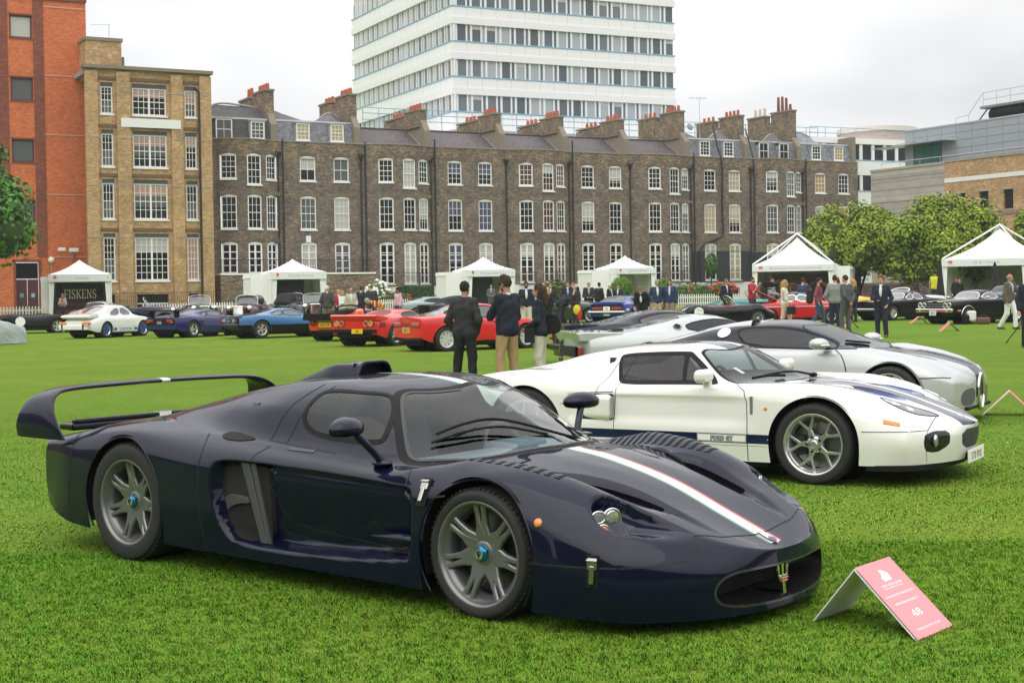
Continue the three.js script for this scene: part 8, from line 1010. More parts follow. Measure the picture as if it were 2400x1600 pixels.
vintage({ label: 'maroon pre-war coupe with split windscreen by the picket fence', at: [-12.7, -69.5, 4.6], paint: [0.045, 0.008, 0.008], roof: true });
vintage({ label: 'black pre-war drophead with raised fabric hood before the tent numbered 7', at: [-11.9, -78, 1.3], paint: [0.008, 0.008, 0.012], roof: true, fabric: true });
vintage({ label: 'dark blue pre-war roadster facing out beside the white-haired man in grey', at: [-10.0, -72.5, 4.9], paint: [0.008, 0.012, 0.03] });
{ const c = makeCar({ label: 'small black open race car with a white roundel behind the covered car', at: [-22.2, -66, 0.5], paint: carBlack, wb: 2.3, R: 0.32, ww: 0.2, plan: [[-1.8, 0.6], [-1.15, 0.82], [0, 0.76], [1.15, 0.82], [1.8, 0.6]], crest: [[-1.8, 0.72], [-1.1, 0.86], [0, 0.76], [1.15, 0.84], [1.8, 0.62]], top: [[-1.8, 0.75], [-0.8, 0.9], [0, 0.86], [0.6, 0.9], [1.8, 0.66]], roofZ: 0.4, tail: { b: 0.12 }, nose: { b: 0.2 }, cuts: [['cockpit', plan([[-0.7, -0.3], [-0.7, 0.5], [0.3, 0.5], [0.35, -0.3]], 1, 0.7), black]], extra: (car, find) => { blk(car, 'number_roundel', both(onBody(find, -0.5, 0.55, 'z', new THREE.CircleGeometry(0.22, 24), 0.006)), white); part(car, 'windscreen', quadGeo([0.4, 0.9, -0.6], [0.4, 0.9, 0.6], [0.25, 1.15, 0.55], [0.25, 1.15, -0.55]), clearGlass); } }); }
// ---------- people ----------
// surface nets: mesh of f(x, y, z) = 0 in a box
function nets(f, lo, hi, c) {
  const n = [0, 1, 2].map(k => Math.ceil((hi[k] - lo[k]) / c) + 1), [nx, ny, nz] = n, v = new Float32Array(nx * ny * nz), I = (i, j, k) => i + nx * (j + ny * k);
  for (let k = 0; k < nz; k++) for (let j = 0; j < ny; j++) for (let i = 0; i < nx; i++) v[I(i, j, k)] = f(lo[0] + i * c, lo[1] + j * c, lo[2] + k * c);
  const id = new Int32Array(nx * ny * nz).fill(-1), pos = [], idx = [];
  for (let k = 0; k < nz - 1; k++) for (let j = 0; j < ny - 1; j++) for (let i = 0; i < nx - 1; i++) {
    let m = 0, sx = 0, sy = 0, sz = 0, cnt = 0; const q = []; for (let b = 0; b < 8; b++) { const d = v[I(i + (b & 1), j + (b >> 1 & 1), k + (b >> 2))]; q.push(d); if (d < 0) m |= 1 << b; } if (m === 0 || m === 255) continue;
    for (let a = 0; a < 8; a++) for (const e of [1, 2, 4]) { const b = a | e; if (b === a) continue; if ((q[a] < 0) === (q[b] < 0)) continue; const t = q[a] / (q[a] - q[b]); sx += (a & 1) + (e === 1 ? t : 0); sy += (a >> 1 & 1) + (e === 2 ? t : 0); sz += (a >> 2) + (e === 4 ? t : 0); cnt++; }
    id[I(i, j, k)] = pos.length / 3; pos.push(lo[0] + (i + sx / cnt) * c, lo[1] + (j + sy / cnt) * c, lo[2] + (k + sz / cnt) * c);
  }
  const quad = (a, b, d, e, fl) => { if (a < 0 || b < 0 || d < 0 || e < 0) return; fl ? idx.push(a, b, d, a, d, e) : idx.push(a, d, b, a, e, d); };
  for (let k = 1; k < nz - 1; k++) for (let j = 1; j < ny - 1; j++) for (let i = 1; i < nx - 1; i++) { const s = v[I(i, j, k)] < 0;
    if (s !== v[I(i + 1, j, k)] < 0) quad(id[I(i, j - 1, k - 1)], id[I(i, j, k - 1)], id[I(i, j, k)], id[I(i, j - 1, k)], s); if (s !== v[I(i, j + 1, k)] < 0) quad(id[I(i - 1, j, k - 1)], id[I(i - 1, j, k)], id[I(i, j, k)], id[I(i, j, k - 1)], s); if (s !== v[I(i, j, k + 1)] < 0) quad(id[I(i - 1, j - 1, k)], id[I(i, j - 1, k)], id[I(i, j, k)], id[I(i - 1, j, k)], s); }
  const g = new THREE.BufferGeometry(); g.setAttribute('position', new THREE.Float32BufferAttribute(pos, 3)); g.setIndex(idx); g.computeVertexNormals(); return g;
}
const smin = (a, b, k) => { const h = Math.max(k - Math.abs(a - b), 0) / k; return Math.min(a, b) - h * h * k / 4; };
const cap = (a, b, ra, rb) => { const dx = b[0] - a[0], dy = b[1] - a[1], dz = b[2] - a[2], L = dx * dx + dy * dy + dz * dz || 1e-9; return (x, y, z) => { const px = x - a[0], py = y - a[1], pz = z - a[2], t = Math.max(0, Math.min(1, (px * dx + py * dy + pz * dz) / L)); return Math.hypot(px - dx * t, py - dy * t, pz - dz * t) - (ra + (rb - ra) * t); }; };
const ell = (c, r) => (x, y, z) => { const a = (x - c[0]) / r[0], b = (y - c[1]) / r[1], d = (z - c[2]) / r[2], k = Math.hypot(a, b, d); return (k - 1) * Math.min(...r); };
const joinF = (fs, k) => (x, y, z) => { let d = fs[0](x, y, z); for (let i = 1; i < fs.length; i++) d = smin(d, fs[i](x, y, z), k); return d; };
const bounds = (pts, r) => [[0, 1, 2].map(k => Math.min(...pts.map(p => p[k])) - r), [0, 1, 2].map(k => Math.max(...pts.map(p => p[k])) + r)];
// poses: joints for a 1.75 m figure facing +z (its left is +x); arms as [elbow, hand] for left and right
const ARM = { down: [[0.27, 1.13, -0.03], [0.28, 0.87, 0.06]], pocket: [[0.31, 1.12, -0.06], [0.20, 0.93, 0.09]], back: [[0.27, 1.12, -0.13], [0.07, 0.93, -0.17]], chin: [[0.21, 1.13, 0.20], [0.04, 1.44, 0.17]], fold: [[0.26, 1.13, 0.08], [-0.05, 1.17, 0.21]], front: [[0.25, 1.12, 0.04], [0.10, 1.06, 0.27]], phone: [[0.30, 1.20, 0.13], [0.13, 1.52, 0.06]], camera: [[0.25, 1.15, 0.18], [0.09, 1.40, 0.32]], swing: [[0.28, 1.14, -0.12], [0.29, 0.92, -0.02]], reach: [[0.26, 1.13, 0.16], [0.22, 0.98, 0.40]], hold: [[0.27, 1.12, 0.0], [0.24, 0.98, 0.22]] };
const LEG = { stand: [[[0.10, 0.93, 0], [0.115, 0.50, 0.02], [0.12, 0.085, -0.02]], [[-0.10, 0.93, 0], [-0.115, 0.50, 0.02], [-0.12, 0.085, -0.02]]], wide: [[[0.10, 0.93, 0], [0.15, 0.50, 0.02], [0.19, 0.085, -0.02]], [[-0.10, 0.93, 0], [-0.13, 0.50, 0.02], [-0.15, 0.085, -0.02]]], walk: [[[0.10, 0.93, 0], [0.10, 0.52, 0.16], [0.09, 0.10, 0.16]], [[-0.10, 0.93, 0], [-0.10, 0.50, -0.04], [-0.09, 0.12, -0.30]]], contra: [[[0.10, 0.93, 0], [0.12, 0.51, 0.09], [0.15, 0.085, 0.06]], [[-0.10, 0.93, 0], [-0.11, 0.50, 0.0], [-0.11, 0.085, -0.03]]] };
const bodyCache = {};
function figure(leg, armL, armR, S) { // S: cell, coat length, bend, skirt
  const key = [leg, armL, armR, S.cell, S.coat, S.bend, S.skirt, S.woman, S.sleeve, S.hair].join('|'); if (bodyCache[key]) return bodyCache[key];
  const b = S.bend || 0, bend = p => { if (p[1] < 0.95 || !b) return p; const y = p[1] - 0.95, c = Math.cos(b), s = Math.sin(b); return [p[0], 0.95 + y * c - p[2] * s, p[2] * c + y * s - 0.10 * b]; };
  const wm = S.woman ? 0.88 : 1, shx = 0.185 * wm, sh = s => bend([s * shx, 1.42, -0.01]), arm = (a, s) => [sh(s), bend([a[0][0] * s * (S.woman ? 0.92 : 1), a[0][1], a[0][2]]), bend([a[1][0] * s * (S.woman ? 0.92 : 1), a[1][1], a[1][2]])];
  const AL = arm(ARM[armL], 1), AR = arm(ARM[armR], -1), [LL, LR] = LEG[leg], head = bend([0, 1.63, 0.035]), neck = bend([0, 1.47, 0.0]), chestL = bend([0.085 * wm, 1.30, 0.0]), chestR = bend([-0.085 * wm, 1.30, 0.0]), waistL = bend([0.07, 1.06, 0.0]), waistR = bend([-0.07, 1.06, 0.0]), hipL = [0.085, 0.95, -0.01 - 0.06 * b], hipR = [-0.085, 0.95, -0.01 - 0.06 * b];
  const torso = g => [cap(chestL, waistL, 0.125 * wm + g, (S.woman ? 0.088 : 0.112) + g), cap(chestR, waistR, 0.125 * wm + g, (S.woman ? 0.088 : 0.112) + g), cap(waistL, hipL, 0.11 + g, 0.115 + g), cap(waistR, hipR, 0.11 + g, 0.115 + g), cap(sh(1), sh(-1), 0.062 + g, 0.062 + g)];
  const limb = (P, r, g) => [cap(P[0], P[1], r[0] + g, r[1] + g), cap(P[1], P[2], r[1] + g, r[2] + g)];
  const ra = S.woman ? [0.048, 0.040, 0.028] : [0.058, 0.047, 0.033], rl = S.woman ? [0.092, 0.060, 0.042] : [0.098, 0.066, 0.048];
  const all = [head, neck, chestL, waistL, hipL, hipR, ...AL, ...AR, ...LL, ...LR], c = S.cell || 0.024, G = {};
  // head with face, neck, and the body under the clothes: one surface
  const hx = p => { const d = [p[0], p[1] - 1.63, p[2] - 0.035]; return d; };
  const H = (x, y, z) => bend([x, y, z]);
  const skull = [ell(H(0, 1.655, 0.025), [0.074, 0.098, 0.094]), ell(H(0, 1.585, 0.06), [0.055, 0.065, 0.058]), cap(H(0, 1.635, 0.118), H(0, 1.60, 0.138), 0.010, 0.015), cap(H(0, 1.50, -0.005), H(0, 1.58, 0.01), 0.055 * (S.woman ? 0.85 : 1), 0.052), ell(H(0.078, 1.63, 0.02), [0.012, 0.030, 0.02]), ell(H(-0.078, 1.63, 0.02), [0.012, 0.030, 0.02]), ell(H(0, 1.563, 0.105), [0.024, 0.012, 0.014])];
  const hc = Math.max(0.009, c * 0.5), hb = bounds([H(0, 1.47, 0), H(0, 1.76, 0), head, H(0, 1.6, 0.14)], 0.10);
  const headG = nets(joinF(skull, 0.018), hb[0], hb[1], hc);
  const bodyF = joinF([...torso(-0.02), ...limb(AL, ra, -0.012), ...limb(AR, ra, -0.012), ...limb(LL, rl, -0.014), ...limb(LR, rl, -0.014), cap(neck, H(0, 1.54, 0.0), 0.055, 0.05)], 0.05), bb = bounds(all, 0.16);
  const hand = (P, s) => { const w = P[2], e = P[1], d = V3(w[0] - e[0], w[1] - e[1], w[2] - e[2]).normalize(), up = Math.abs(d.y) > 0.9 ? V3(0, 0, 1) : V3(0, 1, 0), sd = d.clone().cross(up).normalize(), n = sd.clone().cross(d), at = (a, q, r) => [w[0] + d.x * a + sd.x * q + n.x * r, w[1] + d.y * a + sd.y * q + n.y * r, w[2] + d.z * a + sd.z * q + n.z * r]; const F = [cap(at(0, 0, 0), at(0.075, -0.02, 0), 0.028, 0.020), cap(at(0, 0, 0), at(0.075, 0.02, 0), 0.028, 0.020), cap(at(0.02, s * 0.03, 0.01), at(0.065, s * 0.055, 0.02), 0.013, 0.009)]; [-0.032, -0.011, 0.011, 0.032].forEach((o, i) => F.push(cap(at(0.08, o, 0), at(0.115 + [0.012, 0.022, 0.018, 0][i], o * 1.05, 0.012), 0.0105, 0.0095), cap(at(0.115 + [0.012, 0.022, 0.018, 0][i], o * 1.05, 0.012), at(0.14 + [0.01, 0.02, 0.016, 0][i], o, 0.035), 0.0095, 0.008))); const B = bounds([at(-0.03, 0, 0), at(0.17, 0, 0.04), at(0.05, 0.06, 0), at(0.05, -0.06, 0)], 0.035); return nets(joinF(F, 0.008), B[0], B[1], Math.max(0.007, c * 0.36)); };
  G.skin = merge([nets(bodyF, bb[0], bb[1], Math.max(c, 0.02)), headG, hand(AL, -1), hand(AR, 1)].map(g => { g.setAttribute('uv', new THREE.BufferAttribute(new Float32Array(g.attributes.position.count * 2), 2)); return g; }));
  // top: jacket or shirt
  const short = S.sleeve === 'short' || S.sleeve === 'none', sl = (P) => short ? [cap(P[0], [mix(P[0][0], P[1][0], S.sleeve === 'none' ? 0.15 : 0.75), mix(P[0][1], P[1][1], S.sleeve === 'none' ? 0.15 : 0.75), mix(P[0][2], P[1][2], S.sleeve === 'none' ? 0.15 : 0.75)], ra[0] + 0.016, ra[1] + 0.022)] : [cap(P[0], P[1], ra[0] + 0.016, ra[1] + 0.017), cap(P[1], [mix(P[1][0], P[2][0], 0.94), mix(P[1][1], P[2][1], 0.94), mix(P[1][2], P[2][2], 0.94)], ra[1] + 0.017, ra[2] + 0.020)];
  const hem = S.coat || 0.86, flare = [cap(hipL, [0.105, hem + 0.10, -0.01 - 0.06 * b], 0.125, 0.125), cap(hipR, [-0.105, hem + 0.10, -0.01 - 0.06 * b], 0.125, 0.125)];
  const wr = (x, y, z) => 0.004 * Math.sin(y * 38 + x * 21 + z * 17) * (c < 0.02 ? 1 : 0.3), topU = joinF([...torso(0.012), ...sl(AL), ...sl(AR), ...(hem < 0.92 ? flare : [])], 0.035), topF = (x, y, z) => Math.max(topU(x, y, z) + wr(x, y, z), hem - y, b ? -1 : y - 1.50 + Math.max(0, z) * 0.2 - Math.abs(x) * 0.15);
  G.top = nets(topF, bb[0], bb[1], c);
  // shirt front and collar seen in the opening
  G.shirt = nets(joinF([ell(bend([0, 1.31, 0.096]), [0.052, 0.165, 0.056]), cap(H(0, 1.475, -0.012), H(0, 1.478, 0.012), 0.058, 0.056)], 0.02), ...bounds([bend([0, 1.15, 0.1]), H(0, 1.55, 0), H(0, 1.45, 0.1), H(0.08, 1.5, -0.06), H(-0.08, 1.5, -0.06)], 0.06), Math.min(c, 0.016));
  const an = P => [P[0], P[1], [P[2][0], P[2][1] - 0.02, P[2][2]]];
  if (S.skirt) G.trousers = nets((x, y, z) => Math.max(joinF([cap([0.06, 0.98, 0], [0.085, 0.52, 0], 0.125, 0.15), cap([-0.06, 0.98, 0], [-0.085, 0.52, 0], 0.125, 0.15)], 0.06)(x, y, z), 0.52 - y), bb[0], bb[1], c);
  else G.trousers = nets((() => { const f = joinF([cap(hipL, waistL, 0.112, 0.105), cap(hipR, waistR, 0.112, 0.105), ...limb(an(LL), [rl[0] + 0.016, rl[1] + 0.017, rl[2] + 0.022], 0), ...limb(an(LR), [rl[0] + 0.016, rl[1] + 0.017, rl[2] + 0.022], 0)], 0.03); return (x, y, z) => Math.max(f(x, y, z) + wr(y, x, z) * 1.2, 0.05 - y, y - 1.06); })(), bb[0], bb[1], c);
  const shoe = P => { const a = P[2]; return merge([nets((x, y, z) => Math.max(joinF([cap([a[0], 0.045, a[2] - 0.05], [a[0], 0.035, a[2] + 0.15], 0.047, 0.040), cap([a[0], 0.06, a[2] - 0.03], [a[0], 0.10, a[2] - 0.02], 0.046, 0.045)], 0.03)(x, y, z), 0.002 - y), [a[0] - 0.08, -0.02, a[2] - 0.13], [a[0] + 0.08, 0.16, a[2] + 0.23], 0.014)].map(g => { g.setAttribute('uv', new THREE.BufferAttribute(new Float32Array(g.attributes.position.count * 2), 2)); return g; })); };
  G.shoes = [shoe(LL), shoe(LR)];
  // hair
  const hs = joinF([ell(H(0, 1.668, 0.012), [0.085, 0.105, 0.104]), ...(S.hair === 'long' ? [cap(H(0.03, 1.64, -0.05), H(0.04, 1.36, -0.11), 0.075, 0.05), cap(H(-0.03, 1.64, -0.05), H(-0.04, 1.36, -0.11), 0.075, 0.05), cap(H(0.07, 1.62, 0.0), H(0.09, 1.38, 0.02), 0.03, 0.03), cap(H(-0.07, 1.62, 0.0), H(-0.09, 1.38, 0.02), 0.03, 0.03)] : []), ...(S.hair === 'tuft' ? [ell(H(0, 1.74, 0.04), [0.075, 0.05, 0.085]), ell(H(0.03, 1.76, 0.06), [0.05, 0.045, 0.05])] : [])], 0.02);
  const inv = p => p; const faceCut = ell(H(0, 1.60, 0.125), [0.072, 0.098, 0.075]);
  G.hair = nets((x, y, z) => { const yy = b ? y : y, rel = b ? 1 : y - (1.60 + 0.55 * Math.max(0, z - 0.03) + (z > 0.02 ? 0.04 : 0)); return Math.max(hs(x, y, z) + 0.006 * Math.sin(x * 90 + y * 70) * Math.sin(z * 80), -faceCut(x, y, z), S.hair === 'long' || b ? -1 : S.hair === 'bald' ? Math.max(-(rel - 0.0), y - 1.68 + 0.0) : -rel); }, ...bounds([H(0, 1.78, 0), H(0, S.hair === 'long' ? 1.32 : 1.55, -0.1), H(0.1, 1.6, 0.1), H(-0.1, 1.6, -0.1)], 0.06), Math.max(0.010, c * 0.55));
  G.eyes = [sph(0.010, ...H(0.030, 1.643, 0.105)), sph(0.010, ...H(-0.030, 1.643, 0.105))]; G.mouth = (() => { const g = sph(1, 0, 0, 0, 0.024, 0.006, 0.008, 8); g.translate(...H(0, 1.572, 0.117)); return g; })(); G.brow = [[0.032, 1], [-0.032, -1]].map(([x, s]) => { const g = box(0.032, 0.006, 0.01); g.rotateZ(-0.12 * s); g.translate(...H(x, 1.664, 0.108)); return g; });
  G.P = { AL, AR, head, H, bend }; return bodyCache[key] = G;
}
const SK = { pale: [0.50, 0.27, 0.19], tan: [0.40, 0.21, 0.14], dark: [0.07, 0.035, 0.022], mid: [0.22, 0.11, 0.07] }, HR = { brown: [0.035, 0.02, 0.012], black: [0.010, 0.008, 0.007], grey: [0.30, 0.29, 0.28], white: [0.55, 0.54, 0.52], blonde: [0.38, 0.23, 0.09], sandy: [0.20, 0.10, 0.04] };
const cloth = {}, cl = c => cloth[c.join()] ||= std(c, 0.88), NAVY = [0.010, 0.013, 0.028], CHAR = [0.022, 0.022, 0.024], BLACK = [0.007, 0.007, 0.008], WHITE = [0.70, 0.71, 0.72], KHAKI = [0.36, 0.24, 0.12], CREAM = [0.56, 0.52, 0.44], BLUEJ = [0.02, 0.035, 0.085], GREYS = [0.085, 0.09, 0.10];
function person(label, x, d, h, yaw, o = {}) {
  const S = { cell: d < 30 ? 0.014 : 0.026, coat: o.coat, bend: o.bend, skirt: o.skirt, woman: o.woman, sleeve: o.sleeve, hair: o.hairStyle }, G = figure(o.leg || 'stand', o.armL || 'down', o.armR || 'down', S), p = thing('person', label, 'person', [x, gy(d), -d], yaw), k = h / 1.75; p.scale.set(k * 0.93, k, k * 0.95);
  part(p, 'body', G.skin, cl(SK[o.skin || 'pale'])); part(p, o.topName || 'jacket', G.top, o.topMat || cl(o.top || NAVY)); part(p, o.skirt ? 'skirt' : 'trousers', G.trousers, cl(o.legs || o.top || NAVY)); if (o.shirt !== null) part(p, 'shirt', G.shirt, cl(o.shirt || WHITE));
  each(p, 'shoe', G.shoes, cl(o.shoes || [0.02, 0.013, 0.01])); part(p, 'hair', G.hair, cl(HR[o.hair || 'brown'])); each(p, 'eye', G.eyes, cl(BLACK)); part(p, 'mouth', G.mouth, cl([0.30, 0.10, 0.08])); each(p, 'eyebrow', G.brow, cl(HR[o.hair === 'white' ? 'grey' : o.hair || 'brown']));
  if (o.glasses) part(p, 'glasses', [box(0.15, 0.03, 0.008, ...G.P.H(0, 1.645, 0.122)), box(0.006, 0.01, 0.11, ...G.P.H(0.078, 1.65, 0.06)), box(0.006, 0.01, 0.11, ...G.P.H(-0.078, 1.65, 0.06))], black);
  if (o.tie) part(p, 'tie', (() => { const g = extr([[-0.016, 1.46], [0.016, 1.46], [0.026, 1.2], [0, 1.16], [-0.026, 1.2]], 0.012); g.translate(0, 0, 0.142); return g; })(), cl(o.tie));
  if (o.beard) part(p, 'beard', nets(ell(G.P.H(0, 1.57, 0.075), [0.060, 0.045, 0.058]), ...bounds([G.P.H(0, 1.57, 0.07)], 0.09), 0.012), cl(HR[o.hair || 'brown']));
  return p;
}
function held(name, label, cat, x, d, y, yaw, parts) { const t = thing(name, label, cat, [x, y, -d], yaw); for (const [n, g, m] of parts) part(t, n, g, m); return t; }
const T = Math.PI;
// the three people standing behind the supercars
person('man in charcoal jacket and black trousers seen from behind, hands in pockets', -0.79, 24, 1.77, T * 0.86, { top: CHAR, legs: BLACK, shirt: CHAR, armL: 'pocket', armR: 'pocket', hair: 'black', skin: 'tan', leg: 'wide', coat: 0.80 });
person('man in navy blazer and tan chinos with glasses, hand at his chin', -0.08, 24, 1.84, T * 1.22, { top: NAVY, legs: KHAKI, shirt: WHITE, armL: 'chin', armR: 'front', hair: 'brown', skin: 'tan', glasses: true, leg: 'wide', coat: 0.80, beard: true, hairStyle: 'tuft' });
person('woman with long brown hair in navy jacket and cream trousers, carrying a black bag', 0.48, 24.5, 1.72, T * 1.42, { top: NAVY, legs: CREAM, shirt: NAVY, armL: 'hold', armR: 'down', hair: 'brown', hairStyle: 'long', woman: true, coat: 0.84 });
held('shoulder_bag', 'black leather bucket bag on the shoulder of the long-haired woman', 'bag', 0.68, 24.55, 0, -0.2, [['bag_body', (() => { const g = extr(chaikin([[-0.15, -0.15], [0.15, -0.15], [0.12, 0.12], [0.06, 0.15], [-0.06, 0.15], [-0.12, 0.12]], 2), 0.1, 0.02); g.translate(0, 1.04, -0.05); return g; })(), cl(BLACK)], ['strap', tube([[-0.12, 1.2, 0], [-0.16, 1.42, 0.02], [-0.1, 1.45, 0.0], [0.1, 1.2, 0]], 0.008, 5, 20), cl(BLACK)]]);
held('brochure', 'black brochure held by the long-haired woman', 'brochure', 0.29, 24.25, 0, 0.3, [['cover', box(0.18, 0.26, 0.012, 0, 0.86, 0), cl([0.012, 0.012, 0.013])], ['pages', box(0.175, 0.255, 0.008, 0.002, 0.86, -0.008), cl([0.5, 0.5, 0.5])]]);
held('phone', 'dark phone held against the navy blazer', 'phone', -0.24, 23.75, 0, 0.3, [['phone_body', rbox(0.08, 0.15, 0.012, 0.01, 0, 1.14, 0), black], ['screen', box(0.07, 0.13, 0.003, 0, 1.14, 0.008), darkGlass]]);
// people by the tents and cars, left part
person('bearded man in navy cardigan, white shirt and beige trousers behind the three', 0.55, 55, 1.96, 0.1, { legs: CREAM, armL: 'down', armR: 'pocket', hair: 'black', skin: 'mid', beard: true });
person('man in grey suit and blue tie standing inside the green-lined tent', -1.32, 92.5, 1.88, 0, { top: GREYS, legs: GREYS, tie: [0.03, 0.06, 0.2], armL: 'front', armR: 'front', hair: 'brown' });
person('white-haired man in a grey jacket seen from behind near the tent numbered 7', -8.47, 66, 1.95, T, { top: [0.05, 0.05, 0.05], legs: [0.17, 0.12, 0.08], hair: 'white', armL: 'pocket', armR: 'pocket', coat: 0.8 });
person('man in brown jacket half hidden behind the white-haired man', -8.86, 68.5, 1.85, 2.4, { top: [0.10, 0.05, 0.03], legs: [0.12, 0.09, 0.06], hair: 'white' });
person('stout man in a red shirt right of the white-haired man', -8.39, 69.5, 1.77, 0.6, { top: [0.36, 0.03, 0.03], legs: [0.05, 0.05, 0.06], hair: 'grey', hairStyle: 'bald', armL: 'hold', armR: 'hold' });
person('blonde woman in a white top between the red shirt and the cream jacket', -8.02, 68, 1.71, 0.9, { top: WHITE, legs: WHITE, shirt: WHITE, hair: 'blonde', hairStyle: 'long', woman: true, armL: 'hold', armR: 'fold' });
person('man in cream jacket and sunglasses leaning on a car', -7.49, 67, 1.84, 0.2, { top: [0.45, 0.41, 0.33], legs: [0.4, 0.36, 0.3], hair: 'grey', hairStyle: 'bald', glasses: true, armL: 'hold', armR: 'down' });
person('man in navy jacket behind the cream jacket', -7.64, 73, 1.88, 2.8, { hair: 'brown' });
person('man in dark jacket with sandy hair facing away towards the roses', -7.02, 72, 1.97, T, { top: [0.03, 0.032, 0.033], legs: [0.04, 0.04, 0.04], hair: 'sandy' });
const stripes = canvasTex(64, 128, (c, W, H) => { ['#b8301f', '#d7a227', '#7c1f1a', '#e0b84a', '#b8301f', '#51201c', '#d7a227', '#b8301f'].forEach((k, i) => { c.fillStyle = k; c.fillRect(0, i * 16, W, 16); }); });
{ const G = person('man in red and yellow striped rugby shirt bending over an open car', -5.6, 61, 1.85, -1.35, { bend: 1.15, topName: 'rugby_shirt', top: [0.5, 0.12, 0.04], legs: KHAKI, shirt: null, hair: 'grey', armL: 'reach', armR: 'reach', coat: 0.95 }); G.children[1].geometry = G.children[1].geometry.clone(); const p = G.children[1].geometry.attributes.position, u = new Float32Array(p.count * 2); for (let i = 0; i < p.count; i++) { u[i * 2] = 0.5; u[i * 2 + 1] = (p.getZ(i) * 2.2 + 20) % 1; } G.children[1].geometry.setAttribute('uv', new THREE.BufferAttribute(u, 2)); G.children[1].material = std(0xffffff, 0.9, 0, { map: stripes }); stripes.wrapS = stripes.wrapT = THREE.RepeatWrapping; }
person('person in a pink shirt with dark curly hair by the picket fence', -5.70, 72, 1.78, -0.9, { top: [0.62, 0.36, 0.46], legs: [0.05, 0.05, 0.07], shirt: null, hair: 'black', skin: 'mid', hairStyle: 'tuft' });
person('woman in sunglasses, pink scarf and navy dress before the black banner', -26.3, 84.2, 1.70, 0.1, { top: [0.42, 0.30, 0.27], legs: [0.012, 0.013, 0.025], shirt: [0.45, 0.03, 0.12], skirt: true, woman: true, hair: 'sandy', hairStyle: 'long', armL: 'fold', armR: 'fold', glasses: true, coat: 0.98 });
// middle
person('bald man in dark jacket left of a taller man in white shirt', 1.55, 71, 1.92, 0.4, { top: CHAR, hairStyle: 'bald', hair: 'grey' }); person('man in dark suit with white shirt and pale tie beside the blonde in black', 1.92, 70.5, 1.90, -0.3, { top: CHAR, tie: [0.2, 0.3, 0.3], hair: 'sandy' });
person('blonde woman in a black top facing away behind the long-haired woman', 1.60, 64, 1.73, T, { top: BLACK, legs: BLACK, shirt: BLACK, hair: 'blonde', hairStyle: 'long', woman: true });
person('man in navy suit and pale blue tie left of the bald man in grey', 2.72, 70, 1.98, 0.1, { tie: [0.25, 0.35, 0.5], hair: 'brown' }); person('dark-haired man just behind the navy suit', 3.15, 73, 2.0, -0.2, { top: BLACK, hair: 'black', skin: 'tan' });
person('bald man in dark jacket and pink shirt turned to the left', 2.96, 67, 1.82, -0.8, { top: CHAR, shirt: [0.6, 0.4, 0.42], hairStyle: 'bald', hair: 'grey' }); person('bald man in black suit with green tie behind the blue fastback', 3.78, 70.5, 1.96, 0, { top: CHAR, tie: [0.06, 0.2, 0.15], hairStyle: 'bald', hair: 'brown', armL: 'front', armR: 'front' });
person('man in black seen from behind left of the topiary', 4.62, 76, 1.88, 2.5, { top: BLACK, hair: 'black' }); person('white-haired man in black jacket left of the ball tree', 5.37, 79, 1.80, 1.2, { top: BLACK, hair: 'white' }); person('man with brown hair and white shirt below the ball tree', 5.86, 79, 1.77, -0.4, { top: CHAR, hair: 'brown' });
person('dark-skinned man in navy suit bending over a green car with a yellow cloth', 2.05, 60, 1.9, 1.2, { bend: 1.2, top: NAVY, legs: NAVY, hair: 'black', skin: 'dark', armL: 'reach', armR: 'reach', shirt: null });
held('duster', 'yellow and red cloth in the hand of the bending man', 'cloth', 2.75, 59.8, 0.17, 0, [['yellow_cloth', sph(0.16, -0.05, 0.62, 0, 1, 1.3, 0.5), cl([0.7, 0.5, 0.03])], ['red_cloth', sph(0.15, 0.06, 0.42, 0, 0.7, 1.6, 0.5), cl([0.5, 0.02, 0.02])]]);
person('man in dark navy raincoat leaning forward beside the blue fastback', 5.08, 56, 1.9, -0.3, { bend: 0.7, top: [0.010, 0.012, 0.018], legs: BLACK, hair: 'sandy', armL: 'down', armR: 'down' });
person('grey-haired man in blue jacket and khaki trousers, hands in pockets', 6.06, 60, 1.98, 0.15, { top: BLUEJ, legs: [0.50, 0.38, 0.22], hair: 'grey', armL: 'pocket', armR: 'pocket', skin: 'tan' }); person('man in blue blazer and pale blue shirt with dark belt and beige trousers', 6.60, 60, 1.99, -0.25, { top: BLUEJ, legs: [0.26, 0.20, 0.14], shirt: [0.50, 0.58, 0.70], hair: 'brown', skin: 'tan', armL: 'down', armR: 'down' });
// right
person('man in dark suit and purple tie with sunglasses behind the black roadster', 10.14, 68, 1.98, 0.5, { top: NAVY, tie: [0.10, 0.03, 0.12], glasses: true, hair: 'sandy' });
person('bearded man in red polo shirt filming with a large camera', 11.04, 66, 2.05, 0.9, { top: [0.36, 0.02, 0.04], topName: 'polo_shirt', shirt: null, legs: [0.03, 0.04, 0.07], sleeve: 'short', armL: 'camera', armR: 'camera', hair: 'brown', beard: true });
held('video_camera', 'black video camera held by the man in red', 'camera', 11.75, 65.7, 0.17, 0.9, [['camera_body', rbox(0.24, 0.26, 0.42, 0.04, 0, 1.55, 0), black], ['lens', new THREE.CylinderGeometry(0.09, 0.09, 0.3, 14).rotateX(T / 2).translate(0, 1.55, 0.35), black], ['grip', rbox(0.4, 0.06, 0.1, 0.02, 0, 1.36, 0), black]]);
person('man in grey hooded top with a brown shoulder strap', 12.37, 68.5, 2.02, 1.0, { top: [0.26, 0.26, 0.27], topName: 'hooded_top', legs: [0.04, 0.05, 0.07], shirt: [0.25, 0.25, 0.26], hair: 'brown', armL: 'front', armR: 'front' });
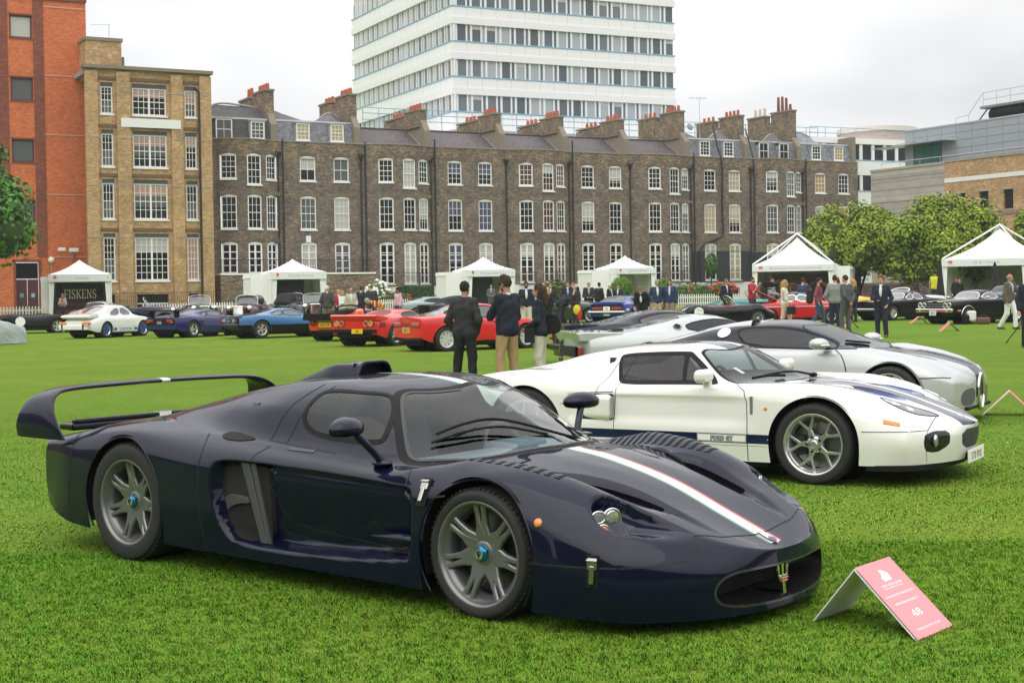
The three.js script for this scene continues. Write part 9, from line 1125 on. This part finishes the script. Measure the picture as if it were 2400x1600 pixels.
person('blonde woman in cream top and trousers walking with a phone in her hand', 9.87, 52, 1.85, 1.15, { top: [0.68, 0.66, 0.58], topName: 'blouse', sleeve: 'none', legs: [0.55, 0.43, 0.34], shirt: null, hair: 'blonde', hairStyle: 'long', woman: true, armL: 'front', armR: 'hold', coat: 0.94, leg: 'walk' });
held('handbag', 'black handbag on the arm of the blonde woman in cream', 'bag', 10.05, 51.7, 0, 0.3, [['bag_body', (() => { const g = extr([[-0.16, 0], [0.16, 0], [0.12, 0.24], [-0.12, 0.24]], 0.12, 0.02); g.translate(0, 0.64, -0.06); return g; })(), cl(BLACK)], ['handle', new THREE.TorusGeometry(0.1, 0.012, 6, 16, T).translate(0, 0.89, 0), cl(BLACK)]]);
person('man in blue suit seen from behind photographing the open bonnet', 12.96, 64, 1.98, 2.6, { top: [0.03, 0.05, 0.10], hair: 'brown', armL: 'camera', armR: 'camera' });
const plaid = canvasTex(64, 64, (c, W, H) => { c.fillStyle = '#7d3b4c'; c.fillRect(0, 0, W, H); c.fillStyle = '#b77a86'; c.fillRect(0, 10, W, 5); c.fillRect(10, 0, 5, H); c.fillStyle = '#46283c'; c.fillRect(0, 38, W, 10); c.fillRect(38, 0, 10, H); });
person('man in checked purple shirt and jeans walking right with a rucksack', 11.74, 55, 1.93, 1.35, { top: [0.20, 0.05, 0.085], topName: 'checked_shirt', shirt: null, legs: [0.035, 0.075, 0.12], hair: 'black', beard: true, armL: 'hold', armR: 'swing', leg: 'walk' });
held('rucksack', 'black and red rucksack on the back of the man in checked shirt', 'bag', 11.48, 55.1, 0, 1.35, [['bag_body', rbox(0.36, 0.56, 0.24, 0.09, 0, 1.22, -0.06, 3), cl([0.02, 0.018, 0.02])], ['red_panel', rbox(0.2, 0.2, 0.05, 0.03, 0.02, 1.1, -0.18), cl([0.35, 0.02, 0.03])]]);
held('still_camera', 'camera on a red strap carried by the man in checked shirt', 'camera', 12.08, 54.7, 0, 1.2, [['camera_body', rbox(0.16, 0.12, 0.12, 0.02, 0, 1.1, 0.05), black], ['lens', new THREE.CylinderGeometry(0.05, 0.05, 0.14, 12).rotateX(T / 2).translate(0, 1.1, 0.16), cl([0.5, 0.03, 0.03])]]);
person('man in pale grey blazer and dark jeans seen from behind by the open bonnet', 11.69, 52, 1.99, 2.85, { top: [0.22, 0.225, 0.215], legs: [0.012, 0.02, 0.045], hair: 'brown', armL: 'pocket', armR: 'front' });
person('man in mid-grey suit looking down, hands together behind his back', 11.62, 50, 1.97, 3.9, { top: [0.075, 0.08, 0.09], legs: [0.075, 0.08, 0.09], hair: 'brown', armL: 'back', armR: 'back', leg: 'contra' });
person('woman with long fair hair in navy coat behind the grey-suited man', 15.2, 64, 1.90, 3.6, { top: [0.018, 0.026, 0.05], legs: [0.02, 0.03, 0.05], shirt: NAVY, hair: 'blonde', hairStyle: 'long', woman: true, coat: 0.7 });
person('young man in slim navy suit and open white shirt with curly hair, walking forward', 11.43, 44.5, 1.90, -0.35, { top: [0.012, 0.016, 0.034], legs: [0.012, 0.016, 0.034], hair: 'sandy', hairStyle: 'tuft', shoes: [0.22, 0.075, 0.03], armL: 'pocket', armR: 'front', leg: 'contra', coat: 0.82 });
held('phone', 'dark phone in the hand of the young man in the slim navy suit', 'phone', 11.2, 44.2, 0, -0.3, [['phone_body', rbox(0.09, 0.16, 0.014, 0.01, 0, 1.16, 0), black], ['screen', box(0.08, 0.14, 0.003, 0, 1.16, 0.009), darkGlass]]);
person('balding man in brown tweed jacket and white trousers talking on a phone', 17.48, 50.5, 1.93, 0.75, { top: [0.11, 0.085, 0.06], legs: [0.70, 0.71, 0.72], shirt: [0.4, 0.5, 0.65], hair: 'grey', hairStyle: 'bald', shoes: [0.12, 0.045, 0.03], armL: 'phone', armR: 'down', leg: 'walk', skin: 'tan', coat: 0.78 });
person('person in navy suit cut off by the right edge of the picture', 12.95, 36, 1.85, 0, { armL: 'down', armR: 'down', hair: 'brown' });
person('dark-haired woman sitting inside the right-edge tent, left of another', 26.70, 86.5, 1.80, 0.2, { top: BLACK, legs: BLACK, shirt: BLACK, hair: 'brown', hairStyle: 'long', woman: true }); person('woman with fair brown hair inside the right-edge tent, right of the dark-haired one', 27.1, 87, 1.74, -0.6, { top: BLACK, legs: BLACK, shirt: BLACK, hair: 'sandy', hairStyle: 'long', woman: true });
person('man in dark cap and navy shirt behind the white convertible', 23.10, 82, 1.82, 1.2, { top: [0.012, 0.016, 0.028], legs: NAVY, shirt: null, hair: 'black', skin: 'dark', armL: 'hold', armR: 'hold' }); person('steward in yellow high-visibility vest among the leaves by the round trees', 27.4, 93.0, 2.3, 2.8, { top: [0.65, 0.65, 0.02], legs: [0.02, 0.03, 0.05], shirt: null, hair: 'brown', sleeve: 'none' });
renderer.render(scene, camera);
